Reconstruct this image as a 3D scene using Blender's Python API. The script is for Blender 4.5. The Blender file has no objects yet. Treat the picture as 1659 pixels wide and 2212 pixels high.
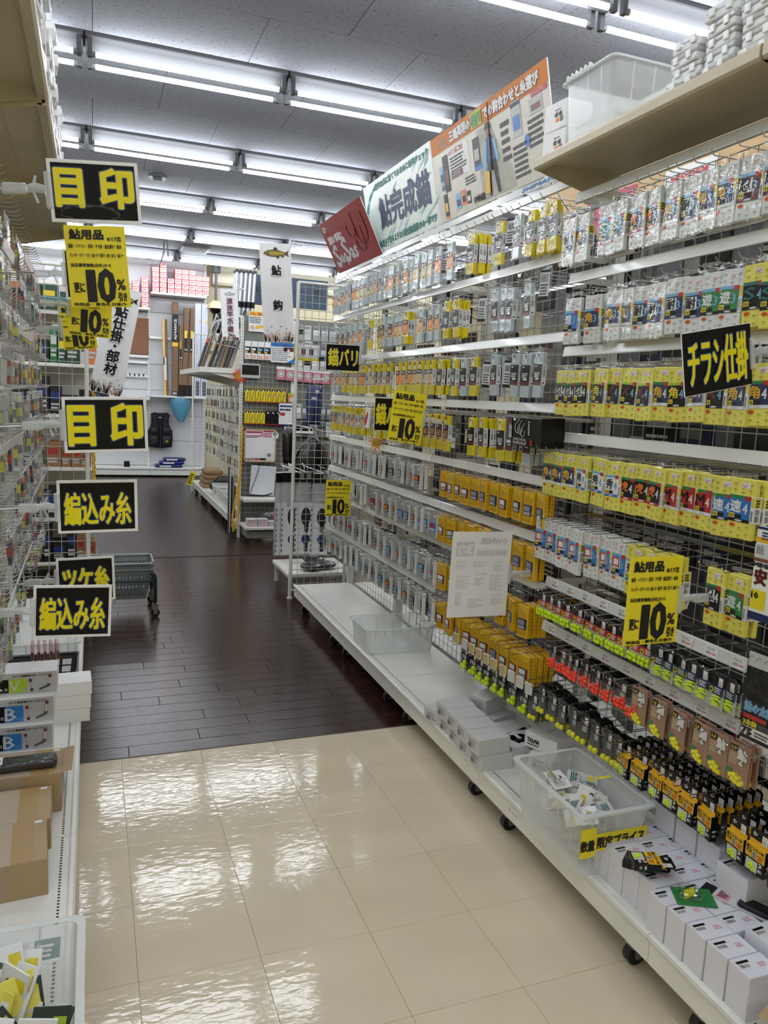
import bpy, math, random
from mathutils import Vector, Matrix
random.seed(7)
SC = bpy.context.scene
COL = SC.collection
PI = math.pi
R = math.radians

# ------------------------------------------------------------------ camera
cd = bpy.data.cameras.new('camera'); cam = bpy.data.objects.new('camera', cd); COL.objects.link(cam)
yw, pt, rl = 0.366412315, 0.145553436, 0.0460491425
fwd = Vector((math.sin(yw)*math.cos(pt), math.cos(yw)*math.cos(pt), -math.sin(pt)))
rgt = Vector((math.cos(yw), -math.sin(yw), 0)); upv = rgt.cross(fwd)
cr = rgt*math.cos(rl)+upv*math.sin(rl); cu = upv*math.cos(rl)-rgt*math.sin(rl)
cam.matrix_world = Matrix(((cr.x, cu.x, -fwd.x, 0), (cr.y, cu.y, -fwd.y, 0), (cr.z, cu.z, -fwd.z, 1.435), (0, 0, 0, 1)))
cd.sensor_width = 36; cd.sensor_fit = 'AUTO'; cd.lens = 1656.1/2212*36; cd.clip_start = 0.03; cd.clip_end = 60
SC.camera = cam
# ------------------------------------------------------------------ world, exposure, light strength
w = bpy.data.worlds.new('room_air'); SC.world = w; w.use_nodes = True
w.node_tree.nodes['Background'].inputs[0].default_value = (0.75, 0.8, 0.9, 1)
w.node_tree.nodes['Background'].inputs[1].default_value = 0.05
vs = SC.view_settings
vs.view_transform = 'Standard'; vs.look = 'None'; vs.exposure = 1.05; vs.gamma = 1.0; vs.use_curve_mapping = False
TUBE_LIGHT = 13.0
SC.cycles.max_bounces = 8; SC.cycles.diffuse_bounces = 4; SC.cycles.glossy_bounces = 3
SC.cycles.transmission_bounces = 4; SC.cycles.transparent_max_bounces = 14
SC.cycles.caustics_reflective = False; SC.cycles.caustics_refractive = False
SC.cycles.sample_clamp_indirect = 4.0

# ------------------------------------------------------------------ materials
def lin(c):
    return tuple(((v/255)/12.92 if v/255 <= .04045 else ((v/255+.055)/1.055)**2.4) for v in c)+(1,)
MATS = {}
def mat(name, rgb=None, rough=.5, metal=0, spec=.5, coat=0, vary=0, vscale=20, bump=0, bscale=60, stretch=None, alpha=1, trans=0, emit=0):
    if name in MATS: return MATS[name]
    m = bpy.data.materials.new(name); m.use_nodes = True; nt = m.node_tree; b = nt.nodes['Principled BSDF']
    c = lin(rgb); b.inputs['Base Color'].default_value = c
    b.inputs['Roughness'].default_value = rough; b.inputs['Metallic'].default_value = metal
    b.inputs['Specular IOR Level'].default_value = spec; b.inputs['Coat Weight'].default_value = coat
    b.inputs['Coat Roughness'].default_value = .06
    b.inputs['Alpha'].default_value = alpha; b.inputs['Transmission Weight'].default_value = trans
    if emit:
        b.inputs['Emission Color'].default_value = c; b.inputs['Emission Strength'].default_value = emit
    if vary or bump:
        tc = nt.nodes.new('ShaderNodeTexCoord'); mp = nt.nodes.new('ShaderNodeMapping')
        if stretch: mp.inputs['Scale'].default_value = stretch
        nt.links.new(tc.outputs['Object'], mp.inputs[0])
    if vary:
        n = nt.nodes.new('ShaderNodeTexNoise'); n.inputs['Scale'].default_value = vscale; n.inputs['Detail'].default_value = 4
        nt.links.new(mp.outputs[0], n.inputs['Vector'])
        r = nt.nodes.new('ShaderNodeMapRange'); r.inputs[1].default_value = .3; r.inputs[2].default_value = .7; r.inputs[3].default_value = 1-vary; r.inputs[4].default_value = 1+vary*.6
        nt.links.new(n.outputs[0], r.inputs[0])
        x = nt.nodes.new('ShaderNodeVectorMath'); x.operation = 'SCALE'; x.inputs[0].default_value = c[:3]
        nt.links.new(r.outputs[0], x.inputs['Scale']); nt.links.new(x.outputs[0], b.inputs['Base Color'])
    if bump:
        n = nt.nodes.new('ShaderNodeTexNoise'); n.inputs['Scale'].default_value = bscale; n.inputs['Detail'].default_value = 2
        nt.links.new(mp.outputs[0], n.inputs['Vector'])
        u = nt.nodes.new('ShaderNodeBump'); u.inputs['Strength'].default_value = min(1, bump); u.inputs['Distance'].default_value = .004
        nt.links.new(n.outputs[0], u.inputs['Height']); nt.links.new(u.outputs[0], b.inputs['Normal'])
        if coat: nt.links.new(u.outputs[0], b.inputs['Coat Normal'])
    MATS[name] = m; return m
def film(name, tint, opac, rough=.08, bump=.4, bscale=45, gloss=.5, haze=True):
    """thin clear plastic: mostly see-through, partly milky, glossy on top"""
    if name in MATS: return MATS[name]
    m = bpy.data.materials.new(name); m.use_nodes = True; nt = m.node_tree; nt.nodes.clear()
    out = nt.nodes.new('ShaderNodeOutputMaterial'); tr = nt.nodes.new('ShaderNodeBsdfTransparent'); tr.inputs[0].default_value = (.97, .98, .98, 1)
    if haze:
        p = nt.nodes.new('ShaderNodeBsdfPrincipled'); p.inputs['Base Color'].default_value = lin(tint); p.inputs['Roughness'].default_value = rough; p.inputs['Specular IOR Level'].default_value = gloss
    else:
        p = nt.nodes.new('ShaderNodeBsdfGlossy'); p.inputs['Color'].default_value = lin(tint); p.inputs['Roughness'].default_value = rough
    mx = nt.nodes.new('ShaderNodeMixShader'); lw = nt.nodes.new('ShaderNodeLayerWeight'); lw.inputs['Blend'].default_value = .25
    mr = nt.nodes.new('ShaderNodeMapRange'); mr.inputs[3].default_value = opac; mr.inputs[4].default_value = min(1, opac+.35)
    mr.inputs[4].default_value = min(1, opac+((.35 if haze else .11))); nt.links.new(lw.outputs['Facing'], mr.inputs[0]); nt.links.new(mr.outputs[0], mx.inputs[0])
    nt.links.new(tr.outputs[0], mx.inputs[1]); nt.links.new(p.outputs[0], mx.inputs[2]); nt.links.new(mx.outputs[0], out.inputs[0])
    if bump:
        tc = nt.nodes.new('ShaderNodeTexCoord'); n = nt.nodes.new('ShaderNodeTexNoise'); n.inputs['Scale'].default_value = bscale; n.inputs['Detail'].default_value = 1
        u = nt.nodes.new('ShaderNodeBump'); u.inputs['Strength'].default_value = bump; u.inputs['Distance'].default_value = .006
        nt.links.new(tc.outputs['Object'], n.inputs['Vector']); nt.links.new(n.outputs[0], u.inputs['Height']); nt.links.new(u.outputs[0], p.inputs['Normal'])
    MATS[name] = m; return m

STEEL = mat('cream_powder_coat', (234, 233, 224), .3, vary=.06, vscale=6)
STEELW = mat('white_powder_coat', (232, 232, 228), .3, vary=.03)
RAILM = mat('price_rail_white', (226, 226, 221), .22, coat=.3)
CHROME = mat('chrome_wire', (205, 205, 205), .16, metal=1)
NETW = mat('white_coated_wire', (186, 184, 174), .35)
BLACK = mat('black_print', (10, 10, 12), .4, spec=.3)
INK = mat('black_ink', (22, 20, 20), .6)
WHITE = mat('white_card', (236, 236, 234), .45)
PAPER = mat('white_paper', (240, 240, 240), .7, vary=.03, vscale=8)
GREYP = mat('grey_print', (150, 150, 152), .6)
LGREY = mat('pale_grey_print', (205, 205, 207), .6)
DGREY = mat('dark_grey_print', (70, 70, 74), .5)
YEL = mat('yellow_paper', (243, 224, 38), .55, vary=.03, vscale=6)
SIGNY = mat('sign_yellow', (238, 222, 12), .35)
SIGNB = mat('sign_outline_blue', (22, 52, 112), .35)
SIGNK = mat('glossy_black_card', (9, 9, 11), .22, spec=.28, bump=.12, bscale=14)
RED = mat('red_print', (190, 32, 30), .4)
ORANGE = mat('orange_print', (235, 120, 28), .4)
GOLD = mat('gold_yellow_print', (232, 180, 40), .4)
NAVY = mat('navy_print', (28, 44, 92), .4)
BLUE = mat('blue_print', (44, 120, 196), .4)
SKY = mat('pale_blue_print', (120, 178, 214), .4)
GREEN = mat('green_print', (44, 130, 66), .4)
TEAL = mat('teal_print', (38, 110, 112), .4)
LIME = mat('lime_print', (170, 200, 40), .4)
PINK = mat('pink_print', (226, 150, 165), .4)
MAROON = mat('maroon_print', (96, 26, 30), .4)
BROWNP = mat('brown_print', (120, 74, 56), .4)
RUBBER = mat('black_rubber', (20, 20, 22), .5)
FILM = film('clear_bag_film', (250, 250, 250), .03, rough=.06, bump=.75, bscale=34, haze=False)
CLEAR = film('clear_case_plastic', (240, 244, 246), .10, rough=.08, bump=.5, haze=False)
MILKY = film('milky_bin_plastic', (238, 241, 239), .40, rough=.25, bump=.1, bscale=10)
BINRIM = film('milky_bin_rim', (222, 226, 224), .75, rough=.25, bump=0)
ARM = film('clear_clip_plastic', (220, 224, 226), .45, rough=.06, bump=.5, bscale=80)

# ------------------------------------------------------------------ mesh builder
_TX = {}
def textmesh(s, res):
    k = (s, res)
    if k not in _TX:
        c = bpy.data.curves.new('text', 'FONT'); c.body = s; c.resolution_u = res
        o = bpy.data.objects.new('text', c); me = o.to_mesh()
        vs_ = [(v.co.x, v.co.y) for v in me.vertices]; fs = [tuple(p.vertices) for p in me.polygons]
        cnt = {}
        for f in fs:
            for i in range(len(f)):
                a, b = f[i], f[(i+1) % len(f)]; e = (min(a, b), max(a, b)); cnt[e] = cnt.get(e, 0)+1
        # glyph triangulation does not always share verts: use coordinates
        key = {}
        for i, v in enumerate(vs_): key.setdefault((round(v[0], 4), round(v[1], 4)), i)
        cnt = {}
        for f in fs:
            g = [key[(round(vs_[i][0], 4), round(vs_[i][1], 4))] for i in f]
            for i in range(len(g)):
                a, b = g[i], g[(i+1) % len(g)]; e = (min(a, b), max(a, b)); cnt[e] = cnt.get(e, 0)+1
        bd = [e for e, n in cnt.items() if n == 1 and e[0] != e[1]]
        o.to_mesh_clear(); bpy.data.objects.remove(o); bpy.data.curves.remove(c)
        _TX[k] = (vs_, fs, bd)
    return _TX[k]
class MB:
    def __init__(s): s.v = []; s.f = []; s.mi = []; s.sm = []; s.mats = []
    def _m(s, m):
        if m not in s.mats: s.mats.append(m)
        return s.mats.index(m)
    def poly(s, pts, m, smooth=False):
        n = len(s.v); s.v += [tuple(p) for p in pts]; s.f.append(tuple(range(n, n+len(pts)))); s.mi.append(s._m(m)); s.sm.append(smooth); return s
    def mesh(s, vs_, fs, m, smooth=False):
        n = len(s.v); s.v += [tuple(p) for p in vs_]; k = s._m(m)
        for f in fs: s.f.append(tuple(i+n for i in f)); s.mi.append(k); s.sm.append(smooth)
        return s
    def box(s, a, b, m):
        x0, y0, z0 = a; x1, y1, z1 = b
        return s.mesh([(x0, y0, z0), (x1, y0, z0), (x1, y1, z0), (x0, y1, z0), (x0, y0, z1), (x1, y0, z1), (x1, y1, z1), (x0, y1, z1)],
                      [(0, 3, 2, 1), (4, 5, 6, 7), (0, 1, 5, 4), (1, 2, 6, 5), (2, 3, 7, 6), (3, 0, 4, 7)], m)
    def cbox(s, c, d, m): return s.box([c[i]-d[i]/2 for i in range(3)], [c[i]+d[i]/2 for i in range(3)], m)
    def bbox(s, a, b, m, r=.003):
        """box with its vertical and top edges chamfered"""
        x0, y0, z0 = a; x1, y1, z1 = b
        def ring(z, i): return [(x0+r+i, y0+i, z), (x1-r-i, y0+i, z), (x1-i, y0+r+i, z), (x1-i, y1-r-i, z), (x1-r-i, y1-i, z), (x0+r+i, y1-i, z), (x0+i, y1-r-i, z), (x0+i, y0+r+i, z)]
        vs_ = ring(z0, r*.7)+ring(z0+r, 0)+ring(z1-r, 0)+ring(z1, r*.7)
        fs = [tuple(range(7, -1, -1)), tuple(range(24, 32))]
        for k in range(3):
            for i in range(8): fs.append((k*8+i, k*8+(i+1) % 8, k*8+8+(i+1) % 8, k*8+8+i))
        return s.mesh(vs_, fs, m)
    def prism(s, prof, axis, t0, t1, m):
        """closed 2-D profile extruded along axis (0,1,2); profile in the two other axes in order"""
        def P(p, t): q = list(p); q.insert(axis, t); return tuple(q)
        n = len(prof)
        return s.mesh([P(p, t0) for p in prof]+[P(p, t1) for p in prof], [tuple(range(n-1, -1, -1)), tuple(range(n, 2*n))]+[(i, (i+1) % n, n+(i+1) % n, n+i) for i in range(n)], m)
    def tube(s, pts, r, m, n=6, closed=False, caps=True, smooth=True):
        pts = [Vector(p) for p in pts]; L = len(pts); rings = []
        ref = None
        for i, p in enumerate(pts):
            if closed: d = (pts[(i+1) % L]-pts[i-1])
            else: d = pts[min(i+1, L-1)]-pts[max(i-1, 0)]
            d.normalize()
            if ref is None: ref = Vector((0, 0, 1)) if abs(d.z) < .9 else Vector((1, 0, 0))
            a = ref-d*ref.dot(d)
            if a.length < 1e-6: a = d.orthogonal()
            a.normalize(); b = d.cross(a); ref = a
            rr = r[i] if isinstance(r, (list, tuple)) else r
            rings.append([p+(a*math.cos(2*PI*k/n)+b*math.sin(2*PI*k/n))*rr for k in range(n)])
        vs_ = [v for q in rings for v in q]; fs = []
        for i in range(L if closed else L-1):
            j = (i+1) % L
            for k in range(n): fs.append((i*n+k, i*n+(k+1) % n, j*n+(k+1) % n, j*n+k))
        s.mesh(vs_, fs, m, smooth)
        if caps and not closed:
            s.mesh(rings[0], [tuple(range(n-1, -1, -1))], m); s.mesh(rings[-1], [tuple(range(n))], m)
        return s
    def cyl(s, p, q, r, m, n=10, r2=None): return s.tube([p, q], [r, r if r2 is None else r2], m, n)
    def ball(s, c, r, m, seg=8, rings=5, sz=1):
        vs_ = [(c[0], c[1], c[2]-r*sz)]
        for i in range(1, rings):
            t = -PI/2+PI*i/rings
            for k in range(seg): vs_.append((c[0]+r*math.cos(t)*math.cos(2*PI*k/seg), c[1]+r*math.cos(t)*math.sin(2*PI*k/seg), c[2]+r*sz*math.sin(t)))
        vs_.append((c[0], c[1], c[2]+r*sz)); fs = []
        for k in range(seg): fs.append((0, 1+(k+1) % seg, 1+k))
        for i in range(rings-2):
            for k in range(seg): a = 1+i*seg; fs.append((a+k, a+(k+1) % seg, a+seg+(k+1) % seg, a+seg+k))
        a = 1+(rings-2)*seg
        for k in range(seg): fs.append((a+k, a+(k+1) % seg, len(vs_)-1))
        return s.mesh(vs_, fs, m, True)
    def disc(s, c, u, v, r, m, n=14, ry=None):
        ry = ry or r; c = Vector(c); u = Vector(u); v = Vector(v)
        return s.poly([c+u*r*math.cos(2*PI*k/n)+v*ry*math.sin(2*PI*k/n) for k in range(n)], m)
    def rect(s, o, u, v, w, h, m):
        o = Vector(o); u = Vector(u); v = Vector(v)
        return s.poly([o, o+u*w, o+u*w+v*h, o+v*h], m)
    def text(s, t, o, u, v, w, h, m, bold=0, res=1, outline=None, om=None, keep=False):
        """t fitted into the w x h box whose lower left corner is o, in the plane of u (right) and v (up)"""
        vs_, fs, bd = textmesh(t, res)
        if not vs_: return s
        x0 = min(p[0] for p in vs_); x1 = max(p[0] for p in vs_); y0 = min(p[1] for p in vs_); y1 = max(p[1] for p in vs_)
        sx = w/(x1-x0+1e-6); sy = h/(y1-y0+1e-6)
        o = Vector(o); u = Vector(u); v = Vector(v); nn = u.cross(v)
        if keep: sx = sy = min(sx, sy)
        P = [((p[0]-x0)*sx, (p[1]-y0)*sy) for p in vs_]
        def put(p, lift=0): return o+u*p[0]+v*p[1]+nn*lift
        up = (6e-4 if bold else 0)+(6e-4 if outline else 0); s.mesh([put(p, up) for p in P], fs, m)
        def ribbons(hw, mm, lift):
            q = []; fq = []
            for i_, (a, b) in enumerate(bd):
                lf = lift-4e-5*((i_*5) % 13)   # neighbours never share a plane
                ax, ay = P[a]; bx, by = P[b]; dx, dy = bx-ax, by-ay; L = math.hypot(dx, dy)
                if L < 1e-7: continue
                dx /= L; dy /= L; e = hw*.55
                k = len(q)
                q += [put((ax-dx*e-dy*hw, ay-dy*e+dx*hw), lf), put((ax-dx*e+dy*hw, ay-dy*e-dx*hw), lf), put((bx+dx*e+dy*hw, by+dy*e-dx*hw), lf), put((bx+dx*e-dy*hw, by+dy*e+dx*hw), lf)]
                fq.append((k, k+1, k+2, k+3))
            s.mesh(q, fq, mm)
        if bold: ribbons(bold, m, up-4e-5)
        if outline: ribbons(bold+outline, om, 5.2e-4)
        return s
    def lines(s, o, u, v, w, h, n, m, fill=.55, jag=.25, seed=1):
        """n lines of tiny print too small to read, as broken dashes"""
        rr = random.Random(seed); o = Vector(o); u = Vector(u); v = Vector(v); st = h/n
        for i in range(n):
            x = 0; e = w*(1-rr.random()*jag)
            while x < e:
                L = min(e-x, w*(.06+.22*rr.random()))
                s.rect(o+u*x+v*(h-st*(i+.8)), u, v, L, st*fill, m); x += L+w*.02
        return s
    def bars(s, o, u, v, w, h, m, n=9, seed=1):
        rr = random.Random(seed); o = Vector(o); x = 0
        for i in range(n):
            a = w/n*(.3+.4*rr.random()); s.rect(o+Vector(u)*(w*i/n), u, v, a, h, m)
        return s
    def data(s, name):
        me = bpy.data.meshes.new(name); me.from_pydata(s.v, [], s.f)
        for m in s.mats: me.materials.append(m)
        me.polygons.foreach_set('material_index', s.mi); me.polygons.foreach_set('use_smooth', s.sm); me.update()
        return me
    def build(s, name, parent=None, loc=None, rot=None):
        return link(name, s.data(name), parent, loc, rot)
def link(name, data, parent=None, loc=None, rot=None):
    o = bpy.data.objects.new(name, data); COL.objects.link(o)
    if parent is not None: o.parent = parent
    if loc is not None: o.location = loc
    if rot is not None: o.rotation_euler = rot
    return o
def tag(o, label, cat, group=None):
    o['label'] = label; o['category'] = cat
    if group: o['group'] = group
    return o
def thing(name, label, cat, loc=(0, 0, 0), rot=(0, 0, 0), group=None):
    return tag(link(name, None, None, loc, rot), label, cat, group)
def struct(o): o['kind'] = 'structure'; return o
def stuff(o): o['kind'] = 'stuff'; return o
X, Y, Z = Vector((1, 0, 0)), Vector((0, 1, 0)), Vector((0, 0, 1))
ORD = ['zeroth', 'first', 'second', 'third', 'fourth', 'fifth', 'sixth', 'seventh', 'eighth', 'ninth', 'tenth', 'eleventh', 'twelfth', 'thirteenth', 'fourteenth', 'fifteenth', 'sixteenth', 'seventeenth', 'eighteenth', 'nineteenth', 'twentieth'] + ['twenty-' + q for q in ('first', 'second', 'third', 'fourth', 'fifth', 'sixth', 'seventh', 'eighth', 'ninth')] + ['thirtieth'] + ['thirty-' + q for q in ('first', 'second', 'third', 'fourth', 'fifth', 'sixth', 'seventh', 'eighth', 'ninth')] + ['fortieth'] + ['forty-' + q for q in ('first', 'second', 'third', 'fourth', 'fifth', 'sixth', 'seventh', 'eighth', 'ninth')]
# ================================================================== the setting
CEIL = 3.55
TILEM = mat('beige_vinyl_tile', (220, 206, 178), .075, vary=.06, vscale=4, spec=.45, coat=.22, bump=.15, bscale=34, stretch=(.5, 1.3, 1))
def plankmat():
    m = mat('dark_wood_plank', (52, 30, 23), .2, vary=.3, vscale=9, spec=.45, coat=.06, bump=.2, bscale=30, stretch=(.35, 4, 1)); return m
PLANKM = plankmat()
GROUT = mat('floor_joint', (150, 136, 110), .7)
GROUTD = mat('plank_joint', (26, 20, 18), .7)
mb = MB(); mb.box((-7, -4, -.05), (8, 2.985, -.0035), mat('beige_vinyl_far', (190, 174, 146), .2, vary=.06, vscale=3)); mb.box((-7, 2.985, -.05), (8, 13.7, -.003), GROUTD)
fl = struct(mb.build('floor'))
td = MB().bbox((-.1496, -.1496, -.004), (.1496, .1496, 0), TILEM, .0007).data('tile')
td2 = MB().bbox((-.1496, -.1586, -.004), (.1496, .1586, 0), TILEM, .0007).data('tile')
rt = random.Random(3)
for i in range(-1, 6):
    for j in range(0, 9):
        x = .0932+.3*i+.15
        if j == 0: link('tile', td2, fl, (x, 2.826, 0), (0, 0, 0))
        else: link('tile', td, fl, (x, 2.817-.3*j, 0), (0, 0, rt.choice((0, PI/2, PI))))
pd = [MB().bbox((-L/2+.0008, -.0492, -.004), (L/2-.0008, .0492, 0), PLANKM, .0015).data('plank') for L in (.45, .9)]
for r in range(37):
    y = 3.035+.1*r; x = -.95+rt.random()*.8
    while x < 2.3:
        L = rt.choice((0, 1, 1, 1)); ln = (.45, .9)[L]
        link('plank', pd[L], fl, (x+ln/2, y, 0), (0, 0, 0)); x += ln
# beyond 6.7 m the planks are a few pixels tall: one slab whose joints come from a brick texture
def farwood():
    m = bpy.data.materials.new('dark_wood_far'); m.use_nodes = True; nt = m.node_tree; b = nt.nodes['Principled BSDF']
    tc = nt.nodes.new('ShaderNodeTexCoord'); br = nt.nodes.new('ShaderNodeTexBrick')
    br.inputs['Color1'].default_value = lin((52, 30, 23)); br.inputs['Color2'].default_value = lin((44, 26, 20)); br.inputs['Mortar'].default_value = lin((24, 18, 17))
    br.inputs['Scale'].default_value = 1; br.inputs['Mortar Size'].default_value = .002; br.inputs['Brick Width'].default_value = .9; br.inputs['Row Height'].default_value = .1
    nt.links.new(tc.outputs['Object'], br.inputs['Vector']); nt.links.new(br.outputs[0], b.inputs['Base Color'])
    b.inputs['Roughness'].default_value = .27; b.inputs['Specular IOR Level'].default_value = .4; b.inputs['Coat Weight'].default_value = .03; b.inputs['Coat Roughness'].default_value = .06
    mp = nt.nodes.new('ShaderNodeMapping'); mp.inputs['Scale'].default_value = (.35, 4, 1); n = nt.nodes.new('ShaderNodeTexNoise'); n.inputs['Scale'].default_value = 30; u = nt.nodes.new('ShaderNodeBump'); u.inputs['Strength'].default_value = .3; u.inputs['Distance'].default_value = .004
    nt.links.new(tc.outputs['Object'], mp.inputs[0]); nt.links.new(mp.outputs[0], n.inputs['Vector']); nt.links.new(n.outputs[0], u.inputs['Height']); nt.links.new(u.outputs[0], b.inputs['Normal']); return m
far = MB().box((-7, 6.735, -.0029), (8, 13.7, -.0003), farwood()).build('plank_field', fl); stuff(far)
tr = MB(); tr.box((-1.2, 2.981, 0), (2.4, 2.989, .0015), mat('floor_seam', (70, 60, 52), .5)); struct(tr.build('trim_1'))

# walls
WALLM = mat('cream_wallpaper', (214, 205, 172), .8, vary=.03)
struct(MB().box((-7, 13.6, 0), (8, 13.7, CEIL), WALLM).build('wall_back'))
struct(MB().box((-7.1, -4, 0), (-7, 13.6, CEIL), WALLM).build('wall_left'))
struct(MB().box((8, -4, 0), (8.1, 13.6, CEIL), WALLM).build('wall_right'))
struct(MB().box((-7, -4.1, 0), (8, -4, CEIL), WALLM).build('wall_front'))
struct(MB().prism([(13.6, CEIL-.34), (13.45, CEIL-.34), (13.42, CEIL-.3), (13.42, CEIL), (13.6, CEIL)], 0, 1.9, 8, mat('cove_trim', (226, 220, 196), .6)).build('trim_2'))
# ceiling: panels with recessed joints
def ceilmat():
    m = bpy.data.materials.new('mineral_fibre_panel'); m.use_nodes = True; nt = m.node_tree; b = nt.nodes['Principled BSDF']
    tc = nt.nodes.new('ShaderNodeTexCoord'); mp = nt.nodes.new('ShaderNodeMapping'); mp.inputs['Scale'].default_value = (30, 75, 1)
    n = nt.nodes.new('ShaderNodeTexNoise'); n.inputs['Scale'].default_value = 1.2; n.inputs['Detail'].default_value = 2
    cr_ = nt.nodes.new('ShaderNodeValToRGB'); cr_.color_ramp.elements[0].position = .3; cr_.color_ramp.elements[1].position = .4
    cr_.color_ramp.elements[0].color = lin((92, 94, 100)); cr_.color_ramp.elements[1].color = lin((150, 152, 159))
    bp = nt.nodes.new('ShaderNodeBump'); bp.inputs['Strength'].default_value = .4; bp.inputs['Distance'].default_value = .002
    nt.links.new(tc.outputs['Object'], mp.inputs[0]); nt.links.new(mp.outputs[0], n.inputs[0]); nt.links.new(n.outputs[0], cr_.inputs[0]); nt.links.new(cr_.outputs[0], b.inputs['Base Color'])
    nt.links.new(n.outputs[0], bp.inputs['Height']); nt.links.new(bp.outputs[0], b.inputs['Normal']); b.inputs['Roughness'].default_value = .9; return m
CEILM = ceilmat()
ce = struct(MB().box((-7, -4, CEIL), (8, 13.7, CEIL+.05), mat('ceiling_joint', (92, 92, 95), .9)).build('ceiling'))
pm = MB().bbox((-.4685, -.4485, -.008), (.4685, .4485, -.0005), CEILM, .002).data('panel')
for j in range(-3, 15):
    for i in range(-6, 9):
        x = .02+.94*i+(.47 if j % 2 else 0); y = .62+.9*j
        if y < 13.3 and -6.5 < x < 7.4 and (y > 1.0 and -2.5 < x < 7.5): link('panel', pm, ce, (x, y, CEIL))
# twin-tube ceiling lights
TUBEM = mat('lit_tube', (255, 255, 255), .4); _b = TUBEM.node_tree.nodes['Principled BSDF']; _b.inputs['Emission Color'].default_value = (.90, .945, 1, 1); _b.inputs['Emission Strength'].default_value = TUBE_LIGHT
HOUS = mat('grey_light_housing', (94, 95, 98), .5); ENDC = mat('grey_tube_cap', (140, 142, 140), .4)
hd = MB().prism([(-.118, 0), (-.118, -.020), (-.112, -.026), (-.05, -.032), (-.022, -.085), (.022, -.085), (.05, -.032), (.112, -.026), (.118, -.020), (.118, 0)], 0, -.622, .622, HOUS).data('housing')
tdm = MB().tube([(-.565, 0, 0), (.565, 0, 0)], .0155, TUBEM, 8).data('tube')
sk = MB()
for sx in (1,):
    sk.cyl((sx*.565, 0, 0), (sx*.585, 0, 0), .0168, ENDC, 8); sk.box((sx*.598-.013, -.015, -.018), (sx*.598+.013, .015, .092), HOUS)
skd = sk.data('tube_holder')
for j in range(-2, 7):
    yl = 5.43+1.81*(j-2)+.0
    if j == 6: yl = 12.6
    for i in range(-4, 5):
        xl = .603+1.2575*i
        lt = thing('ceiling_light', 'twin-tube ceiling light, %s row from the back wall, %s fixture from the left-side wall' % (ORD[7-j], ORD[i+5]), 'ceiling light', (xl, yl, CEIL-.009), group='twin-tube ceiling lights in rows')
        link('housing', hd, lt)
        for sy in (-.095, .095):
            tt = link('tube', tdm, lt, (0, sy, -.118))
            for sx in (0, 1): link('tube_holder', skd, tt, None, (0, 0, PI*sx))
# small ceiling fittings
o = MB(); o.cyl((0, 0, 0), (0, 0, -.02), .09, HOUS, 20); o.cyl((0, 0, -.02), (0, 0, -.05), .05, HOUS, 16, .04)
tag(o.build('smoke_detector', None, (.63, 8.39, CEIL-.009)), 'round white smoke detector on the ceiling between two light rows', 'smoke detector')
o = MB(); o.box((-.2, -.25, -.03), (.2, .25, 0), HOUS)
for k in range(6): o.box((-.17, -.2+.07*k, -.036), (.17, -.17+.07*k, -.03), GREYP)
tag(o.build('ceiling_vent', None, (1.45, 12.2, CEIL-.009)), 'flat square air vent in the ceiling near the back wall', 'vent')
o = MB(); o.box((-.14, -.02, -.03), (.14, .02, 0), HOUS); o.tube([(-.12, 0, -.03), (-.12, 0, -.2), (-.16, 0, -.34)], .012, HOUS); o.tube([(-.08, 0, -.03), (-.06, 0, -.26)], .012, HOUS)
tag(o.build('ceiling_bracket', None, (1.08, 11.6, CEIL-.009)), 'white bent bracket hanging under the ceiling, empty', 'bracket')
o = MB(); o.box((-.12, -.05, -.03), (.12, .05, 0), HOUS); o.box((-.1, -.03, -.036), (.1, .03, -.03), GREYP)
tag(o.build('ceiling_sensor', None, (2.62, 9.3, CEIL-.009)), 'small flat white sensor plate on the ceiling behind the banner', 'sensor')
# ================================================================== shelving
def net(mb, o, u, v, w, h, m, st=.05, r=.0018, frame=0):
    """flat welded-wire net: wires along v every st, along u every st"""
    o = Vector(o); u = Vector(u); v = Vector(v); n = u.cross(v)
    for i in range(int(round(w/st))+1):
        p = o+u*min(w, i*st); mb.tube([p, p+v*h], r, m, 4, caps=False)
    for i in range(int(round(h/st))+1):
        p = o+v*min(h, i*st)+n*r*1.6; mb.tube([p, p+u*w], r, m, 4, caps=False)
    if frame:
        for a, b in ((o, o+u*w), (o+u*w, o+u*w+v*h), (o+u*w+v*h, o+v*h), (o+v*h, o)): mb.tube([a, b], frame, m, 8)
SLOT = mat('dark_slot', (40, 40, 40), .8)
CASTW = mat('caster_wheel', (26, 26, 28), .45); CASTF = mat('caster_fork', (150, 152, 150), .3, metal=.8)
def caster_parts(parent, x, y):
    f = MB(); f.box((-.018, -.02, .05), (.018, .02, .086), CASTF)
    for s in (-1, 1): f.prism([(-.02, .086), (.02, .086), (.012, .02), (-.008, .02)], 1, s*.017-.0015, s*.017+.0015, CASTF)
    c = f.build('caster', parent, (x, y, 0))
    wz = MB(); wz.tube([(0, -.012, .028), (0, .012, .028)], .028, CASTW, 16); wz.build('wheel', c)
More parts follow.
